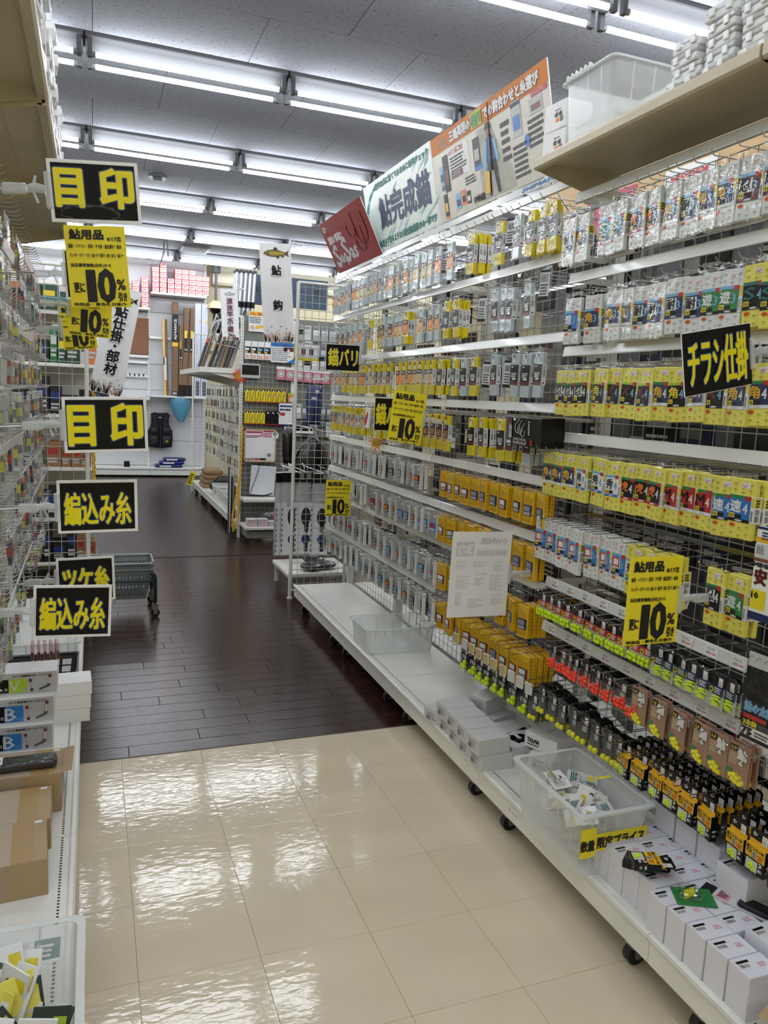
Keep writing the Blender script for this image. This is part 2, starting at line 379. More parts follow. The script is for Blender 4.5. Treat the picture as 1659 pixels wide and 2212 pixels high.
def shelf_unit(y0, y1, xf, xb, label, net_on=True, code=None, ztop=2.15, sgn=1):
    """one 90 cm bay: xf is the deck front, xb the back plane"""
    t = thing('display_shelf_unit', label, 'shelf unit', ((xf+xb)/2, (y0+y1)/2, 0), group='shelf bays along the aisle'); ox, oy = (xf+xb)/2, (y0+y1)/2
    a = .0012; L0, L1 = y0-oy+a, y1-oy-a; F = xf-ox; B = xb-ox; s = 1 if B > F else -1
    d = MB(); d.prism([(F, .150), (F-s*.006, .156), (F-s*.006, .166), (F+s*.004, .1665), (F+s*.010, .1625), (B, .1625), (B, .150)], 1, L0, L1, STEEL); d.build('deck', t)
    k = MB(); k.prism([(F-s*.002, .086), (F-s*.002, .1485), (F+s*.012, .1485), (F+s*.012, .092), (F+s*.03, .092), (F+s*.03, .086)], 1, L0, L1, STEEL)
    k.prism([(F-s*.0085, .148), (F-s*.0105, .153), (F-s*.0105, .164), (F-s*.0065, .167), (F-s*.0065, .148)], 1, L0, L1, STEELW)
    k.build('kick_panel', t)
    q = MB(); n = int((L1-L0)/.0125)
    for i in range(n): q.rect((F+s*.028-.003, L0+.012+i*.0125, .1628), X, Y, .006, .0062, SLOT)
    stuff(q.build('slot_row', t))
    p = MB(); p.box((B-.02, L1-.018, 0.02), (B+.02, L1+.016, ztop), STEEL)
    for i in range(int(ztop/.025)-8):
        zz = .2+.025*i; p.rect((B-s*.0205, L1-.006, zz), Y, Z, .004, .014, SLOT)
    p.build('upright', t)
    if net_on:
        m = MB(); net(m, (B-s*.03, L0, .19), Y, Z, L1-L0, ztop-.2, NETW); m.build('wire_net', t)
    for yy in (L0+.10, L1-.14): caster_parts(t, F+s*.045, yy)
    for yy in (L0+.10, L1-.14): caster_parts(t, B+s*.02, yy)
    if code:
        c = MB(); c.rect((F-s*.0026, .25, .105), -Y*s, Z, .075, .03, WHITE)
        c.text(code, (F-s*.0030, .243, .112), -Y*s, Z, .06, .014, GREYP); c.build('shelf_number', t)
    return t
XF, XB, XR = 1.275, 1.67, 1.49
shelf_unit(4.055, 4.955, XF, XB, 'cream wire-backed shelf bay at the far end beside the wire end panel, deck empty')
shelf_unit(3.155, 4.055, XF, XB, 'cream wire-backed shelf bay holding the empty clear bin on its deck', code='③-131')
shelf_unit(2.255, 3.155, XF, XB, 'cream wire-backed shelf bay with small grey cartons on its deck', code='③-132')
shelf_unit(1.355, 2.255, XF, XB, 'cream wire-backed shelf bay with the price-cut bin on its deck', code='③-133')
shelf_unit(.455, 1.355, XF, XB, 'cream wire-backed shelf bay with tall white boxes, cut by the picture edge')

# rails: fascia on the bay, hooks from the net passing under it
def hookmesh(L, up=.012, r=.0016):
    m = MB(); m.tube([(0, 0, 0), (-L, 0, -.004), (-L-.010, 0, up-.004)], r, CHROME, 5)
    return m.data('hook')
HK = hookmesh(.24); HKS = hookmesh(.20)
def price_rail(y0, y1, z, label, hooks=(), hz=None, tags=0, x=XR, fascia=True):
    yc = (y0+y1)/2
    t = thing('hook_rail', label, 'rail', (XB-.03, yc, z), group='hook rails on the wire wall')
    xx = x-(XB-.03); L0, L1 = y0-yc+.002, y1-yc-.002
    if fascia:
        f = MB(); f.prism([(xx-.004, -.015), (xx+.002, -.015), (xx+.006, .013), (xx+.012, .015), (xx+.0, .0185), (xx-.0025, .015), (xx-.007, -.012)], 1, L0, L1, RAILM)
        f.prism([(xx-.0075, -.015), (xx-.0095, -.015), (xx-.0095, -.0115), (xx-.0075, -.0115)], 1, L0, L1, RAILM); f.build('price_strip', t)
        for yy in (L0+.02, L1-.02): MB().box((xx+.004, yy-.002, -.012), (0, yy+.002, .010), STEEL).build('bracket', t)
        if tags:
            for i in range(tags):
                g = MB(); yy = L1-.04-i*(L1-L0-.06)/max(1, tags-1)*.97
                p0 = Vector((xx-.0085, yy, -.0115)); uu = Vector((0, -1, 0)); vv = Vector((.0052, 0, .025)).normalized()
                g.rect(p0, uu, vv, .042, .024, WHITE); g.bars(p0+uu*.004+vv*.003-X*.0003, uu, vv, .016, .008, DGREY, 8, i); g.lines(p0+uu*.003+vv*.014-X*.0003, uu, vv, .03, .008, 2, GREYP, seed=i)
                g.rect(p0+uu*.022+vv*.004-X*.0003, uu, vv, .015, .006, PINK); g.build('price_tag', t)
    bm = MB(); bm.box((-.006, L0, hz-z-.006), (.0, L1, hz-z+.008), CHROME); bm.build('hook_bar', t)
    for y in hooks: link('hook', HK, t, (0, y-yc, hz-z))
    return t

# ================================================================== hanging packs: one mesh set per look, shared by every copy
def frontx(m, x, y0, y1, z0, z1, mt): m.poly([(x, y1, z0), (x, y0, z0), (x, y0, z1), (x, y1, z1)], mt)   # y1 is left as seen from the aisle
UY, UZ = Vector((0, -1, 0)), Z     # right and up on a face that looks down the -x axis
KINDS = {}
def film_sheet(W, H, D, head=.018):
    m = MB(); a = .004
    m.mesh([(-.003, W/2+a, -H-.006), (-.004, -W/2-a, -H-.006), (-.0045, -W/2-a, 0), (-.003, W/2+a, 0), (-.0005, W/2+a, head), (-.0005, -W/2-a, head), (D+.001, -W/2-a, -H-.004), (D+.001, -W/2-a, 0)],
           [(0, 1, 2, 3), (3, 2, 5, 4), (1, 6, 7, 2)], FILM)
    return m
def slim(name, foam, head, mid, foot, sticker, dark=False, seed=0):
    W, H, D = .05, .155, .016; m = MB(); rr = random.Random(seed)
    m.bbox((0, -W/2, -H), (D, W/2, 0), foam, .0015)
    lc = DGREY if foam is not PALEB else GREYP
    for i in range(5):
        y = W/2-.008-.008*i
        m.rect((-.0004, y, -H+.008), UY, UZ, .0012, .03, lc); m.rect((-.0004, y+.002, -H+.008), UY, UZ, .0035, .001, lc)
        m.rect((-.0004, y, -.036), UY, UZ, .0012, .024, lc)
    c = MB(); z1, z0 = -.040, -.113; e = .0015
    c.box((-e, -W/2-e, z0), (D+e, W/2+e, z1), WHITE)
    h = z1-z0
    frontx(c, -e-.0003, -W/2-e, W/2+e, z1-h*.3, z1, head); frontx(c, -e-.0003, -W/2-e, W/2+e, z0+h*.18, z1-h*.3, mid); frontx(c, -e-.0003, -W/2-e, W/2+e, z0, z0+h*.18, foot)
    if dark:
        c.lines((-e-.0007, W/2-.006, z1-h*.62), UY, UZ, .036, h*.24, 3, WHITE, seed=seed); c.rect((-e-.0007, W/2-.006, z1-h*.14), UY, UZ, .012, .005, LGREY); c.rect((-e-.0007, W/2-.014, z0+h*.26), UY, UZ, .022, .007, WHITE)
    else:
        c.disc((-e-.0007, W/2-.014, z1-h*.15), UY, UZ, .006, WHITE, 10); c.disc((-e-.0007, W/2-.034, z1-h*.15), UY, UZ, .0075, mid if mid is not CREAMP else PINK, 10)
        c.lines((-e-.0007, W/2-.006, z0+h*.30), UY, UZ, .036, h*.32, 3, foot, seed=seed); c.lines((-e-.0007, W/2-.008, z0+h*.03), UY, UZ, .03, h*.12, 1, INK, seed=seed+9)
    for s in (-1, 1):   # barcodes on both folded sides
        uu = X if s < 0 else -X; yy = s*(W/2+e+.0003); x0 = .003 if s < 0 else D-.003
        c.bars((x0, yy, z0+h*.42), uu, Z, .010, .022, INK, 7, seed); c.lines((x0, yy, z0+h*.76), uu, Z, .010, .012, 3, GREYP, seed=seed); c.disc((D/2, yy, z0+h*.12), uu, Z, .0045, INK, 8, .0025)
    g = MB(); frontx(g, -.0012, W/2-.028, W/2-.012, -.018, -.002, sticker); frontx(g, -.0015, W/2-.022, W/2-.014, -.014, -.005, BLACK)
    if dark or foam is YFOAM: frontx(g, -.0012, W/2-.028, W/2-.014, -.034, -.020, WHITE)
    KINDS[name] = dict(body=m.data(name), parts=[('card_sleeve', c.data('card_sleeve')), ('size_sticker', g.data('size_sticker')), ('clear_bag', film_sheet(W, H, D).data('clear_bag'))], dx=.022)
PALEB = mat('pale_blue_foam', (196, 206, 212), .35, coat=.3); YFOAM = mat('yellow_foam', (236, 214, 30), .45); CREAMP = mat('cream_print', (205, 190, 150), .5)
slim('slim_a', PALEB, BLACK, ORANGE, GOLD, LIME, seed=1); slim('slim_b', PALEB, BLACK, MAROON, GOLD, LIME, seed=2); slim('slim_c', PALEB, BLACK, CREAMP, GOLD, LIME, seed=3)
slim('slim_d', PALEB, BLACK, BLACK, MAROON, PALEB, True, 4)
slim('slim_e', YFOAM, BLACK, ORANGE, GOLD, RED, seed=5); slim('slim_f', YFOAM, BLACK, MAROON, GOLD, RED, seed=6); slim('slim_g', YFOAM, BLACK, CREAMP, GOLD, RED, seed=7)
slim('slim_h', YFOAM, BLACK, BLACK, MAROON, WHITE, True, 8); slim('slim_i', YFOAM, DGREY, DGREY, DGREY, YFOAM, True, 9)
WFOAM = mat('white_foam', (228, 228, 224), .5, vary=.04, vscale=40); LFOAM = mat('lemon_foam', (238, 226, 96), .5, vary=.04, vscale=40)
HOOKC = mat('hook_grey', (120, 120, 118), .3, metal=.5); HOOKY = mat('hook_olive', (150, 140, 50), .35, metal=.3)
def chirashi(name, foam, art, glyph, gcol, num, top, foot, white_art=False, seed=0):
    W, H, D = .072, .145, .014; m = MB(); m.bbox((0, -W/2, -H), (D, W/2, 0), foam, .002)
    hc = HOOKC if foam is WFOAM else HOOKY
    for r in (-.012, -.026, -.112, -.130):
        for i in range(3):
            y = W/2-.014-.022*i; zz = r-.005*(i % 2)
            m.rect((-.0004, y, zz-.009), UY, UZ, .0012, .008, hc); m.rect((-.0004, y+.004, zz-.001), UY, UZ, .0085, .0011, hc)
            m.rect((-.0004, y+.004, zz-.004), UY, UZ, .001, .003, hc); m.rect((-.0004, y-.0045, zz-.004), UY, UZ, .001, .003, hc)
    c = MB(); e = .0015; z1, z0 = -.040, -.104; h = z1-z0; Wc = .060; yl = W/2-.003
    c.box((-e, -W/2-e, z0), (D+.008, yl, z1), WHITE)
    xx = -e-.0003; x2 = xx-.0003; x3 = xx-.0006
    c.rect((xx, yl, z0), UY, UZ, Wc, h, art); c.rect((x2, yl, z1-h*.12), UY, UZ, Wc, h*.12, top); c.rect((x2, yl, z0), UY, UZ, Wc, h*.12, foot)
    c.rect((x3, yl-Wc*.72, z1-h*.17), UY, UZ, Wc*.27, h*.17, RED)
    if white_art: c.rect((x2, yl-.002, z0+h*.32), UY, UZ, Wc*.6, h*.5, WHITE)
    c.text(glyph, (x3, yl-.004, z0+h*.36), UY, UZ, Wc*.5, h*.44, gcol, .0009); c.text(num, (x3, yl-Wc*.66, z0+h*.34), UY, UZ, Wc*.22, h*.36, SKY if top is not GREEN else WHITE, .0006)
    c.rect((x3, yl-.002, z0+h*.13), UY, UZ, Wc*.27, h*.18, GOLDY); c.text('7.0', (x3-.0003, yl-.004, z0+h*.16), UY, UZ, Wc*.19, h*.1, INK, .0003); c.rect((x3, yl-Wc*.32, z0+h*.14), UY, UZ, Wc*.3, h*.14, BLACK)
    c.disc((x3, yl-Wc*.5, z0+h*.055), UY, UZ, .011, LGREY, 10, .0025)
    # barcode panel next to the art and folded down the side
    c.rect((xx, yl-Wc-.001, z0+h*.6), UY, UZ, .009, h*.36, GOLDY); c.bars((xx, yl-Wc-.002, z0+h*.08), UY, UZ, .006, h*.4, DGREY, 4, seed)
    yy = -W/2-e-.0003
    c.rect((.001, yy, z0+h*.6), X, Z, .018, h*.36, GOLDY); c.bars((.003, yy, z0+h*.08), X, Z, .014, h*.22, INK, 8, seed); c.bars((.003, yy, z0+h*.34), X, Z, .014, h*.2, DGREY, 7, seed+3); c.lines((.002, yy-.0003, z0+h*.62), X, Z, .014, h*.3, 3, INK, seed=seed)
    g = MB(); g.disc((-.0006, W/2-.016, -.113), UY, UZ, .009, ORANGE, 12, .005); g.text('700', (-.0009, W/2-.010, -.1148), UY, UZ, .011, .004, RED, .0002)
    q = MB(); q.rect((-.0009, .004, -.022), UY, UZ, .024, .013, WHITE); q.rect((-.0012, .002, -.016), UY, UZ, .018, .0022, PINK); q.rect((-.0012, .002, -.020), UY, UZ, .012, .0016, RED)
    KINDS[name] = dict(body=m.data(name), parts=[('card_sleeve', c.data('card_sleeve')), ('round_sticker', g.data('round_sticker')), ('price_tag', q.data('price_tag')), ('clear_bag', film_sheet(W, H, D).data('clear_bag'))], dx=.03)
GOLDY = mat('label_yellow', (226, 208, 40), .45)
chirashi('flat_a', WFOAM, BLUE, '速', WHITE, '3', SKY, BLACK, seed=1); chirashi('flat_b', WFOAM, NAVY, '角', GOLD, '3', SKY, WHITE, seed=2)
chirashi('flat_c', WFOAM, NAVY, '耐', INK, '3', SKY, NAVY, True, seed=3); chirashi('flat_d', WFOAM, GREEN, '遊', WHITE, '3', SKY, BLACK, seed=4)
chirashi('flat_e', WFOAM, BLACK, '虎', ORANGE, '3', SKY, RED, seed=5); chirashi('flat_f', WFOAM, MAROON, '忍', INK, '3', SKY, MAROON, True, seed=6)
chirashi('flat_g', WFOAM, TEAL, 'S', WHITE, '3', SKY, NAVY, seed=7); chirashi('flat_h', WFOAM, BLUE, '口', RED, '3', SKY, NAVY, True, seed=8)
chirashi('flat_i', LFOAM, BLACK, '角', GOLDY, '4', LIME, BLACK, seed=9); chirashi('flat_j', LFOAM, NAVY, '角', GOLD, '4', GREEN, WHITE, seed=10)
chirashi('flat_k', LFOAM, BLACK, '×', MAROON, '4', LIME, BLACK, seed=11); chirashi('flat_l', LFOAM, BLACK, '忍', INK, '4', GREEN, BLACK, True, seed=12)
chirashi('flat_m', LFOAM, BLUE, '速', WHITE, '4', GREEN, BLACK, seed=13); chirashi('flat_n', LFOAM, WHITE, '秀', INK, '4', SKY, BLUE, seed=14)
chirashi('flat_o', LFOAM, BLACK, '虎', ORANGE, '4', GREEN, RED, seed=15); chirashi('flat_p', LFOAM, RED, 'M', BLACK, '4', GREEN, WHITE, seed=16)
chirashi('flat_q', LFOAM, BLACK, 'S', TEAL, '4', TEAL, BLACK, seed=17); chirashi('flat_r', LFOAM, GREEN, '遊', WHITE, '4', GREEN, BLACK, seed=18)
SPINEW = mat('white_spine', (244, 244, 240), .4); CASEG = mat('grey_clear_case', (166, 168, 166), .2, coat=.3); MUST = mat('mustard_case', (236, 184, 8), .35, coat=.2)
def spine(name, base, sp, lab, lab2, seed=0, W=.062, H=.118):
    D = .017; m = MB(); m.bbox((.0005, -W/2+.0005, -H), (D, W/2, 0), base, .002)
    lc = GREYP if base is CASEG else mat('dark_gold', (150, 108, 10), .4); rr = random.Random(seed)
    for i in range(6):
        y = W/2-.007-.0085*i; m.rect((.0001, y, -H+.012), UY, UZ, .002, H-.03, lc)
        m.disc((-.0002, y-.001, -H+.012), UY, UZ, .004, lc, 8); m.disc((-.0004, y-.001, -H+.012), UY, UZ, .0025, base, 8)
    q = MB(); q.bbox((0, -W/2-.002, -H+.002), (D+.001, -W/2+.004, -.002), sp, .001)
    for i in range(6): q.rect((.004, -W/2-.0023, -.02-i*.013), X, Z, .009, .0022, lc if base is not CASEG else LGREY)
    c = MB(); z0 = -H*.74; c.box((-.0012, -W/2+.006, z0), (.0, W/2-.006, z0+H*.32), lab)
    c.rect((-.0015, W/2-.010, z0+H*.13), UY, UZ, W*.55, H*.15, lab2); c.lines((-.0018, W/2-.009, z0+.002), UY, UZ, W*.7, H*.09, 2, WHITE, seed=seed)
    c.rect((-.0015, W/2-.040, -.024), UY, UZ, .014, .012, GOLDY if base is MUST else WHITE)
    KINDS[name] = dict(body=m.data(name), parts=[('spine', q.data('spine')), ('case_label', c.data('case_label')), ('clear_bag', film_sheet(W, H, D).data('clear_bag'))], dx=.024)
spine('case_a', CASEG, SPINEW, BLACK, ORANGE, 1); spine('case_b', CASEG, SPINEW, MAROON, RED, 2); spine('case_c', CASEG, SPINEW, NAVY, SKY, 3); spine('case_d', CASEG, SPINEW, BLACK, GREYP, 4); spine('case_e', CASEG, SPINEW, BLUE, RED, 8)
spine('case_f', MUST, MUST, MAROON, WHITE, 5); spine('case_g', MUST, MUST, NAVY, GREYP, 6); spine('case_h', MUST, MUST, BLACK, LGREY, 7)
LIMEB = mat('lime_bead', (205, 235, 20), .35); REDB = mat('coral_bead', (255, 78, 52), .35); YELB = mat('yellow_bead', (232, 226, 40), .35)
BAGK = mat('black_header_card', (13, 13, 15), .3, spec=.4); SILV = mat('silver_bead', (190, 190, 190), .2, metal=.9); BAGC = mat('smoky_back_card', (206, 208, 200), .4)
BAGD = mat('dark_back_card', (74, 74, 70), .3); BAGBR = mat('tan_back_card', (170, 128, 104), .35, vary=.1)
def beadbag(name, band, back, bead, n, br, W=.05, H=.085, stick=False, seed=0, text=None, gold=True):
    rr = random.Random(seed); D = .010; m = MB()
    m.box((.004, -W/2, -H), (.006, W/2, -H*.34), back); m.prism([(-W/2, -H*.36), (W/2, -H*.36), (W/2, -.004), (W/2-.006, .004), (-W/2+.006, .004), (-W/2, -.004)], 0, .002, .006, BAGK)
    c = MB(); c.rect((.0015, W/2, -H*.60), UY, UZ, W, H*.26, band)
    if gold: c.disc((.0011, W/2-.013, -H*.50), UY, UZ, .008, GOLDY, 12); c.disc((.0008, W/2-.013, -H*.50), UY, UZ, .005, BLACK, 8, .003)
    c.lines((.0011, W/2-.024, -H*.56), UY, UZ, W*.45, H*.18, 3, WHITE, seed=seed)
    if text: c.text(text, (.0011, W/2-.008, -H*.58), UY, UZ, W*.7, H*.2, WHITE, .0004)
    q = MB(); q.rect((.0012, -W/2+.020, -H*.33), UY, UZ, .015, H*.25, WHITE); q.rect((.0009, -W/2+.018, -H*.22), UY, UZ, .011, .002, PINK); q.lines((.0009, -W/2+.018, -H*.31), UY, UZ, .011, .006, 2, GREYP)
    b = MB()
    for i in range(n):
        if stick:
            y = rr.uniform(-W*.22, W*.22); z = -H+.010+i*.0052; a = rr.uniform(-.35, .35); L = .014
            b.tube([(.0, y-L*math.cos(a), z-L*math.sin(a)), (-.001, y, z), (.0, y+L*math.cos(a), z+L*math.sin(a))], [.0018, .0042, .0018], bead, 6)
        else:
            k = 3 if n > 4 else 2
            b.ball((-.001-.002*(i % 2), (i % k-(k-1)/2)*br*2.0+rr.uniform(-.002, .002), -H+br+.002+(i//k)*br*1.8), br, bead, 8, 5)
    KINDS[name] = dict(body=m.data(name), parts=[('printed_band', c.data('printed_band')), ('price_tag', q.data('price_tag')), ('beads', b.data('beads')), ('clear_bag', film_sheet(W, H, D, .004).data('clear_bag'))], dx=.014, stuffpart='beads')
beadbag('bead_a', RED, BAGC, LIMEB, 6, .0072, seed=1); beadbag('bead_b', DGREY, BAGC, REDB, 7, .0075, seed=2, gold=False); beadbag('bead_c', NAVY, BAGC, LIMEB, 5, .005, .056, .088, True, 3)
beadbag('bead_d', BLACK, BAGD, LIMEB, 3, .0105, .055, .10, False, 4, 'がくッ', False); beadbag('bead_e', DGREY, BAGD, YELB, 2, .010, .05, .10, False, 5, None, False)
def brownbag():
    W, H, D = .06, .105, .012; m = MB(); m.bbox((.003, -W/2, -H), (.007, W/2, 0), BAGBR, .001)
    c = MB(); c.rect((.0026, W/2-.004, -.022), UY, UZ, .022, .016, BLACK); c.text('6.8', (.0022, W/2-.007, -.018), UY, UZ, .014, .009, GOLDY, .0004)
    c.text('鮎', (.0022, .002, -.036), UY, UZ, .024, .024, WHITE, .0022, outline=.001, om=MAROON); c.text('6', (.0022, -.002, -.052), UY, UZ, .012, .013, WHITE, .0012, outline=.001, om=MAROON)
    c.lines((.0022, W/2-.005, -.055), UY, UZ, .024, .028, 4, CREAMP, seed=2)
    g = MB(); g.disc((.0012, W/2-.009, -.074), Vector((0, -.8, .6)), Vector((0, .6, .8)), .010, GREEN, 10, .006)
    b = MB()
    for i, (yy, zz) in enumerate(((.014, -.084), (.004, -.080), (-.005, -.086), (.007, -.092), (-.002, -.096), (-.013, -.097))): b.ball((-.001, yy, zz), .0068, YELB, 8, 5)
    KINDS['bead_f'] = dict(body=m.data('bead_f'), parts=[('printed_band', c.data('printed_band')), ('leaf_print', g.data('leaf_print')), ('beads', b.data('beads')), ('clear_bag', film_sheet(W, H, D, .010).data('clear_bag'))], dx=.014, stuffpart='beads')
brownbag()
def sinker():
    W, H, D = .056, .098, .020; m = MB()
    m.bbox((0, -W/2, -H), (D, W/2, -.030), BAGK, .0012); m.prism([(-W/2, -.031), (W/2, -.031), (W/2, .002), (W/2-.008, .008), (-W/2+.008, .008), (-W/2, .002)], 0, D*.5-.0006, D*.5+.0006, BAGK)
    c = MB(); c.poly([(-.0006, W/2, -.062), (-.0006, -W/2, -.062), (-.0006, -W/2, -.030), (-.0006, W/2, -.030)], GOLD); c.poly([(-.0006, W/2, -.0299), (-.0006, -W/2, -.0299), (D*.5-.0008, -W/2, -.0299), (D*.5-.0008, W/2, -.0299)], GOLD)
    c.poly([(D*.5-.0008, W/2, -.030), (D*.5-.0008, -W/2, -.030), (D*.5-.0008, -W/2, -.020), (D*.5-.0008, W/2, -.020)], GOLD)
    c.text('鮎シンカーSR', (-.0010, W/2-.003, -.042), UY, UZ, W-.006, .009, INK, .0003); c.rect((-.0010, W/2-.003, -.052), UY, UZ, .014, .008, BLACK); c.text('2号', (-.0013, W/2-.004, -.051), UY, UZ, .011, .006, GOLDY, .0002)
    c.lines((-.0010, -.008, -.059), UY, UZ, .018, .013, 3, RED, seed=4); c.disc((-.0012, .002, -.052), UY, UZ, .006, GREYP, 12, .009); c.rect((-.0015, .003, -.059), UY, UZ, .0012, .014, DGREY)
    p = MB(); p.rect((-.0006, W/2-.005, -.094), UY, UZ, .033, .028, BAGC)
    for i, (yy, zz) in enumerate(((.009, -.086), (.003, -.083), (.012, -.080), (.001, -.089), (.006, -.077))): p.ball((-.0015, yy, zz), .0048, LIMEB, 7, 4, 1)
    t = MB(); t.text('3', (-.0010, -.014, -.074), UY, UZ, .008, .010, WHITE, .0006); t.text('個入', (-.0010, -.013, -.086), UY, UZ, .012, .007, WHITE, .0004)
    for s in (-1,): t.disc((D/2, -W/2-.0004, -.070), X, Z, .006, LGREY, 10, .003); t.disc((D/2, -W/2-.0004, -.082), X, Z, .005, GREYP, 10, .004)
    q = MB(); q.rect((D*.5-.0012, -W/2+.022, -.022), UY, UZ, .016, .022, WHITE); q.rect((D*.5-.0016, -W/2+.020, -.006), UY, UZ, .012, .002, PINK); q.lines((D*.5-.0016, -W/2+.020, -.020), UY, UZ, .012, .010, 2, GREYP)
    q.text('D', (D*.5-.0012, W/2-.010, -.010), UY, UZ, .010, .008, WHITE, .0006)
    KINDS['sinker'] = dict(body=m.data('sinker'), parts=[('yellow_label', c.data('yellow_label')), ('window', p.data('window')), ('lettering', t.data('lettering')), ('price_tag', q.data('price_tag'))], dx=.031)
sinker()
LOOK = {'slim_a': 'clear hook pack, orange card', 'slim_b': 'clear hook pack, maroon card', 'slim_c': 'clear hook pack, cream card', 'slim_d': 'clear hook pack, black card', 'slim_e': 'yellow hook pack, orange card', 'slim_f': 'yellow hook pack, maroon card', 'slim_g': 'yellow hook pack, cream card', 'slim_h': 'yellow pack, black-red card', 'slim_i': 'yellow pack, dark-grey card',
 'flat_a': 'white foam pack, blue card', 'flat_b': 'white foam pack, navy card', 'flat_c': 'white foam pack, white-navy card', 'flat_d': 'white foam pack, green card', 'flat_e': 'white foam pack, black-orange card', 'flat_f': 'white foam pack, maroon card', 'flat_g': 'white foam pack, teal card', 'flat_h': 'white foam pack, red-on-white card',
 'flat_i': 'lemon foam pack, black card', 'flat_j': 'lemon foam pack, navy card', 'flat_k': 'lemon foam pack, black cross card', 'flat_l': 'lemon foam pack, white-on-black card', 'flat_m': 'lemon foam pack, blue card', 'flat_n': 'lemon foam pack, white card', 'flat_o': 'lemon foam pack, flame-coloured card', 'flat_p': 'lemon foam pack, red card', 'flat_q': 'lemon foam pack, teal-lettered card', 'flat_r': 'lemon foam pack, green card',
 'case_a': 'clear hook case, black-orange label', 'case_b': 'clear hook case, red label', 'case_c': 'clear hook case, navy label', 'case_d': 'clear hook case, black label', 'case_e': 'clear hook case, blue label', 'case_f': 'mustard hook case, maroon label', 'case_g': 'mustard hook case, navy label', 'case_h': 'mustard hook case, black label',
 'bead_a': 'bag of lime beads, red band', 'bead_b': 'bag of coral beads', 'bead_c': 'bag of lime stick floats', 'bead_d': 'black bag of three lime balls', 'bead_e': 'smoky bag of yellow markers', 'bead_f': 'tan leaf-printed bag of yellow beads', 'sinker': 'black sinker box, yellow label'}
NAMES = {'slim': 'hook_pack', 'flat': 'foam_hook_pack', 'case': 'hook_case', 'bead': 'bead_bag', 'sink': 'sinker_box'}
DEEP = ['frontmost', 'second behind', 'third behind', 'fourth behind', 'fifth behind', 'sixth behind', 'seventh behind']
prk = random.Random(11)
def pack(kind, x, y, z, label, cat, group, yaw=0, sway=0, bag=True, name=None, roll=0):
    K = KINDS[kind]
    o = link(name or NAMES[kind[:4]], K['body'], None, (x, y, z), (roll, sway, yaw)); tag(o, label, cat, group)
    for n, d in K['parts']:
        if n == 'clear_bag' and not bag: continue
        c = link(n, d, o)
        if n == K.get('stuffpart'): stuff(c)
    return o
def hang_row(wall, rail, z, items, x=1.445, jit=.14, step=None):
    """items: (y, kind, how many deep), counted from the far end"""
    for i, (y, k, n) in enumerate(items):
        dx = step or KINDS[k]['dx']
        for d in range(n):
            yw_ = prk.uniform(-jit, jit)*(1 if d == 0 else .5)
            pack(k, x+d*dx+prk.uniform(0, .003), y+prk.uniform(-.003, .003), z+prk.uniform(-.003, .003), '%s, %s from far-end, %s, %s, %s' % (LOOK[k], ORD[i+1], rail.replace(' ', '-'), wall, DEEP[d]), 'pack', '%s of the %s' % (rail, wall), yw_, prk.uniform(-.03, .03), bag=(d == 0), roll=prk.uniform(-.05, .05)*(d == 0))
# ================================================================== right-side wall: rails and packs
W3 = 'anchor-hook wall'; WD = 'chirashi-hook bay'
ROWS = ['top rail', 'second rail', 'third rail', 'fourth rail', 'fifth rail', 'sixth rail', 'seventh rail', 'eighth rail', 'lowest rail']
def Lst(ys, ks, ns): return [(y, k, int(n)) for y, k, n in zip(ys, ks, ns)]
def sl(pref, s): return [pref+'_'+c for c in s]
A = [None]*9
A[0] = Lst([4.83, 4.76, 4.66, 4.56, 4.44, 4.36, 4.28, 4.21, 4.14, 4.06, 3.99, 3.89, 3.82, 3.74, 3.63, 3.55, 3.48, 3.4, 3.33, 3.24, 3.12, 2.92, 2.69, 2.55, 2.46, 2.38, 2.32], sl('slim', 'aaacaccccabbaaaccccaahhdhhi'), '211221211212212112211411231'+'1')
A[1] = Lst([4.71, 4.62, 4.51, 4.4, 4.28, 4.12, 3.98, 3.92, 3.8, 3.72, 3.66, 3.59, 3.4, 3.3, 3.22, 3.12, 3.03, 2.69, 2.62, 2.57, 2.45], sl('slim', 'bbbaaffbbaceaaaiiddddd'), '122111221212313'+'13131122')
A[2] = Lst([4.78, 4.68, 4.57, 4.49, 4.42, 4.34, 4.26, 4.19, 4.08, 3.98, 3.90, 3.79, 3.66, 3.58, 3.50, 3.44, 3.38, 3.31, 3.25, 3.15, 3.02, 2.92, 2.83, 2.66, 2.5, 2.42, 2.34], sl('slim', 'aaefggeegfffeeegggghhdhdddd'), '1212112123112111131213'+'12231')
A[3] = Lst([4.78, 4.7, 4.62, 4.53, 4.44, 4.34, 4.18, 4.06, 3.92, 3.78, 3.66, 3.55, 3.46, 3.37, 3.28, 3.2, 3.13, 3.06, 2.82, 2.73, 2.58, 2.50, 2.38], sl('slim', 'ffgfeeeffeegffffffhhhhd'), '12121221211212111113123')
A[4] = Lst([4.74, 4.62, 4.44, 4.3, 4.1, 3.99, 3.84, 3.7, 3.58, 3.44, 3.35], sl('case', 'acbdacadcaa'), '23332333232')+Lst([3.05, 2.99, 2.92, 2.84, 2.76, 2.69, 2.6, 2.52, 2.42, 2.34, 2.27], sl('case', 'ffffgggfhgg'), '22313232322')
A[5] = Lst([4.8, 4.7, 4.6, 4.35, 4.2, 3.95, 3.84, 3.74, 3.64, 3.54, 3.46, 3.38, 3.3, 3.22, 3.14], sl('case', 'ddabcbaaaccaece'), '222222333332333')+Lst([3.05, 2.96, 2.86, 2.77, 2.68, 2.58, 2.48, 2.4, 2.31], sl('case', 'fhffggfgg'), '322222232')
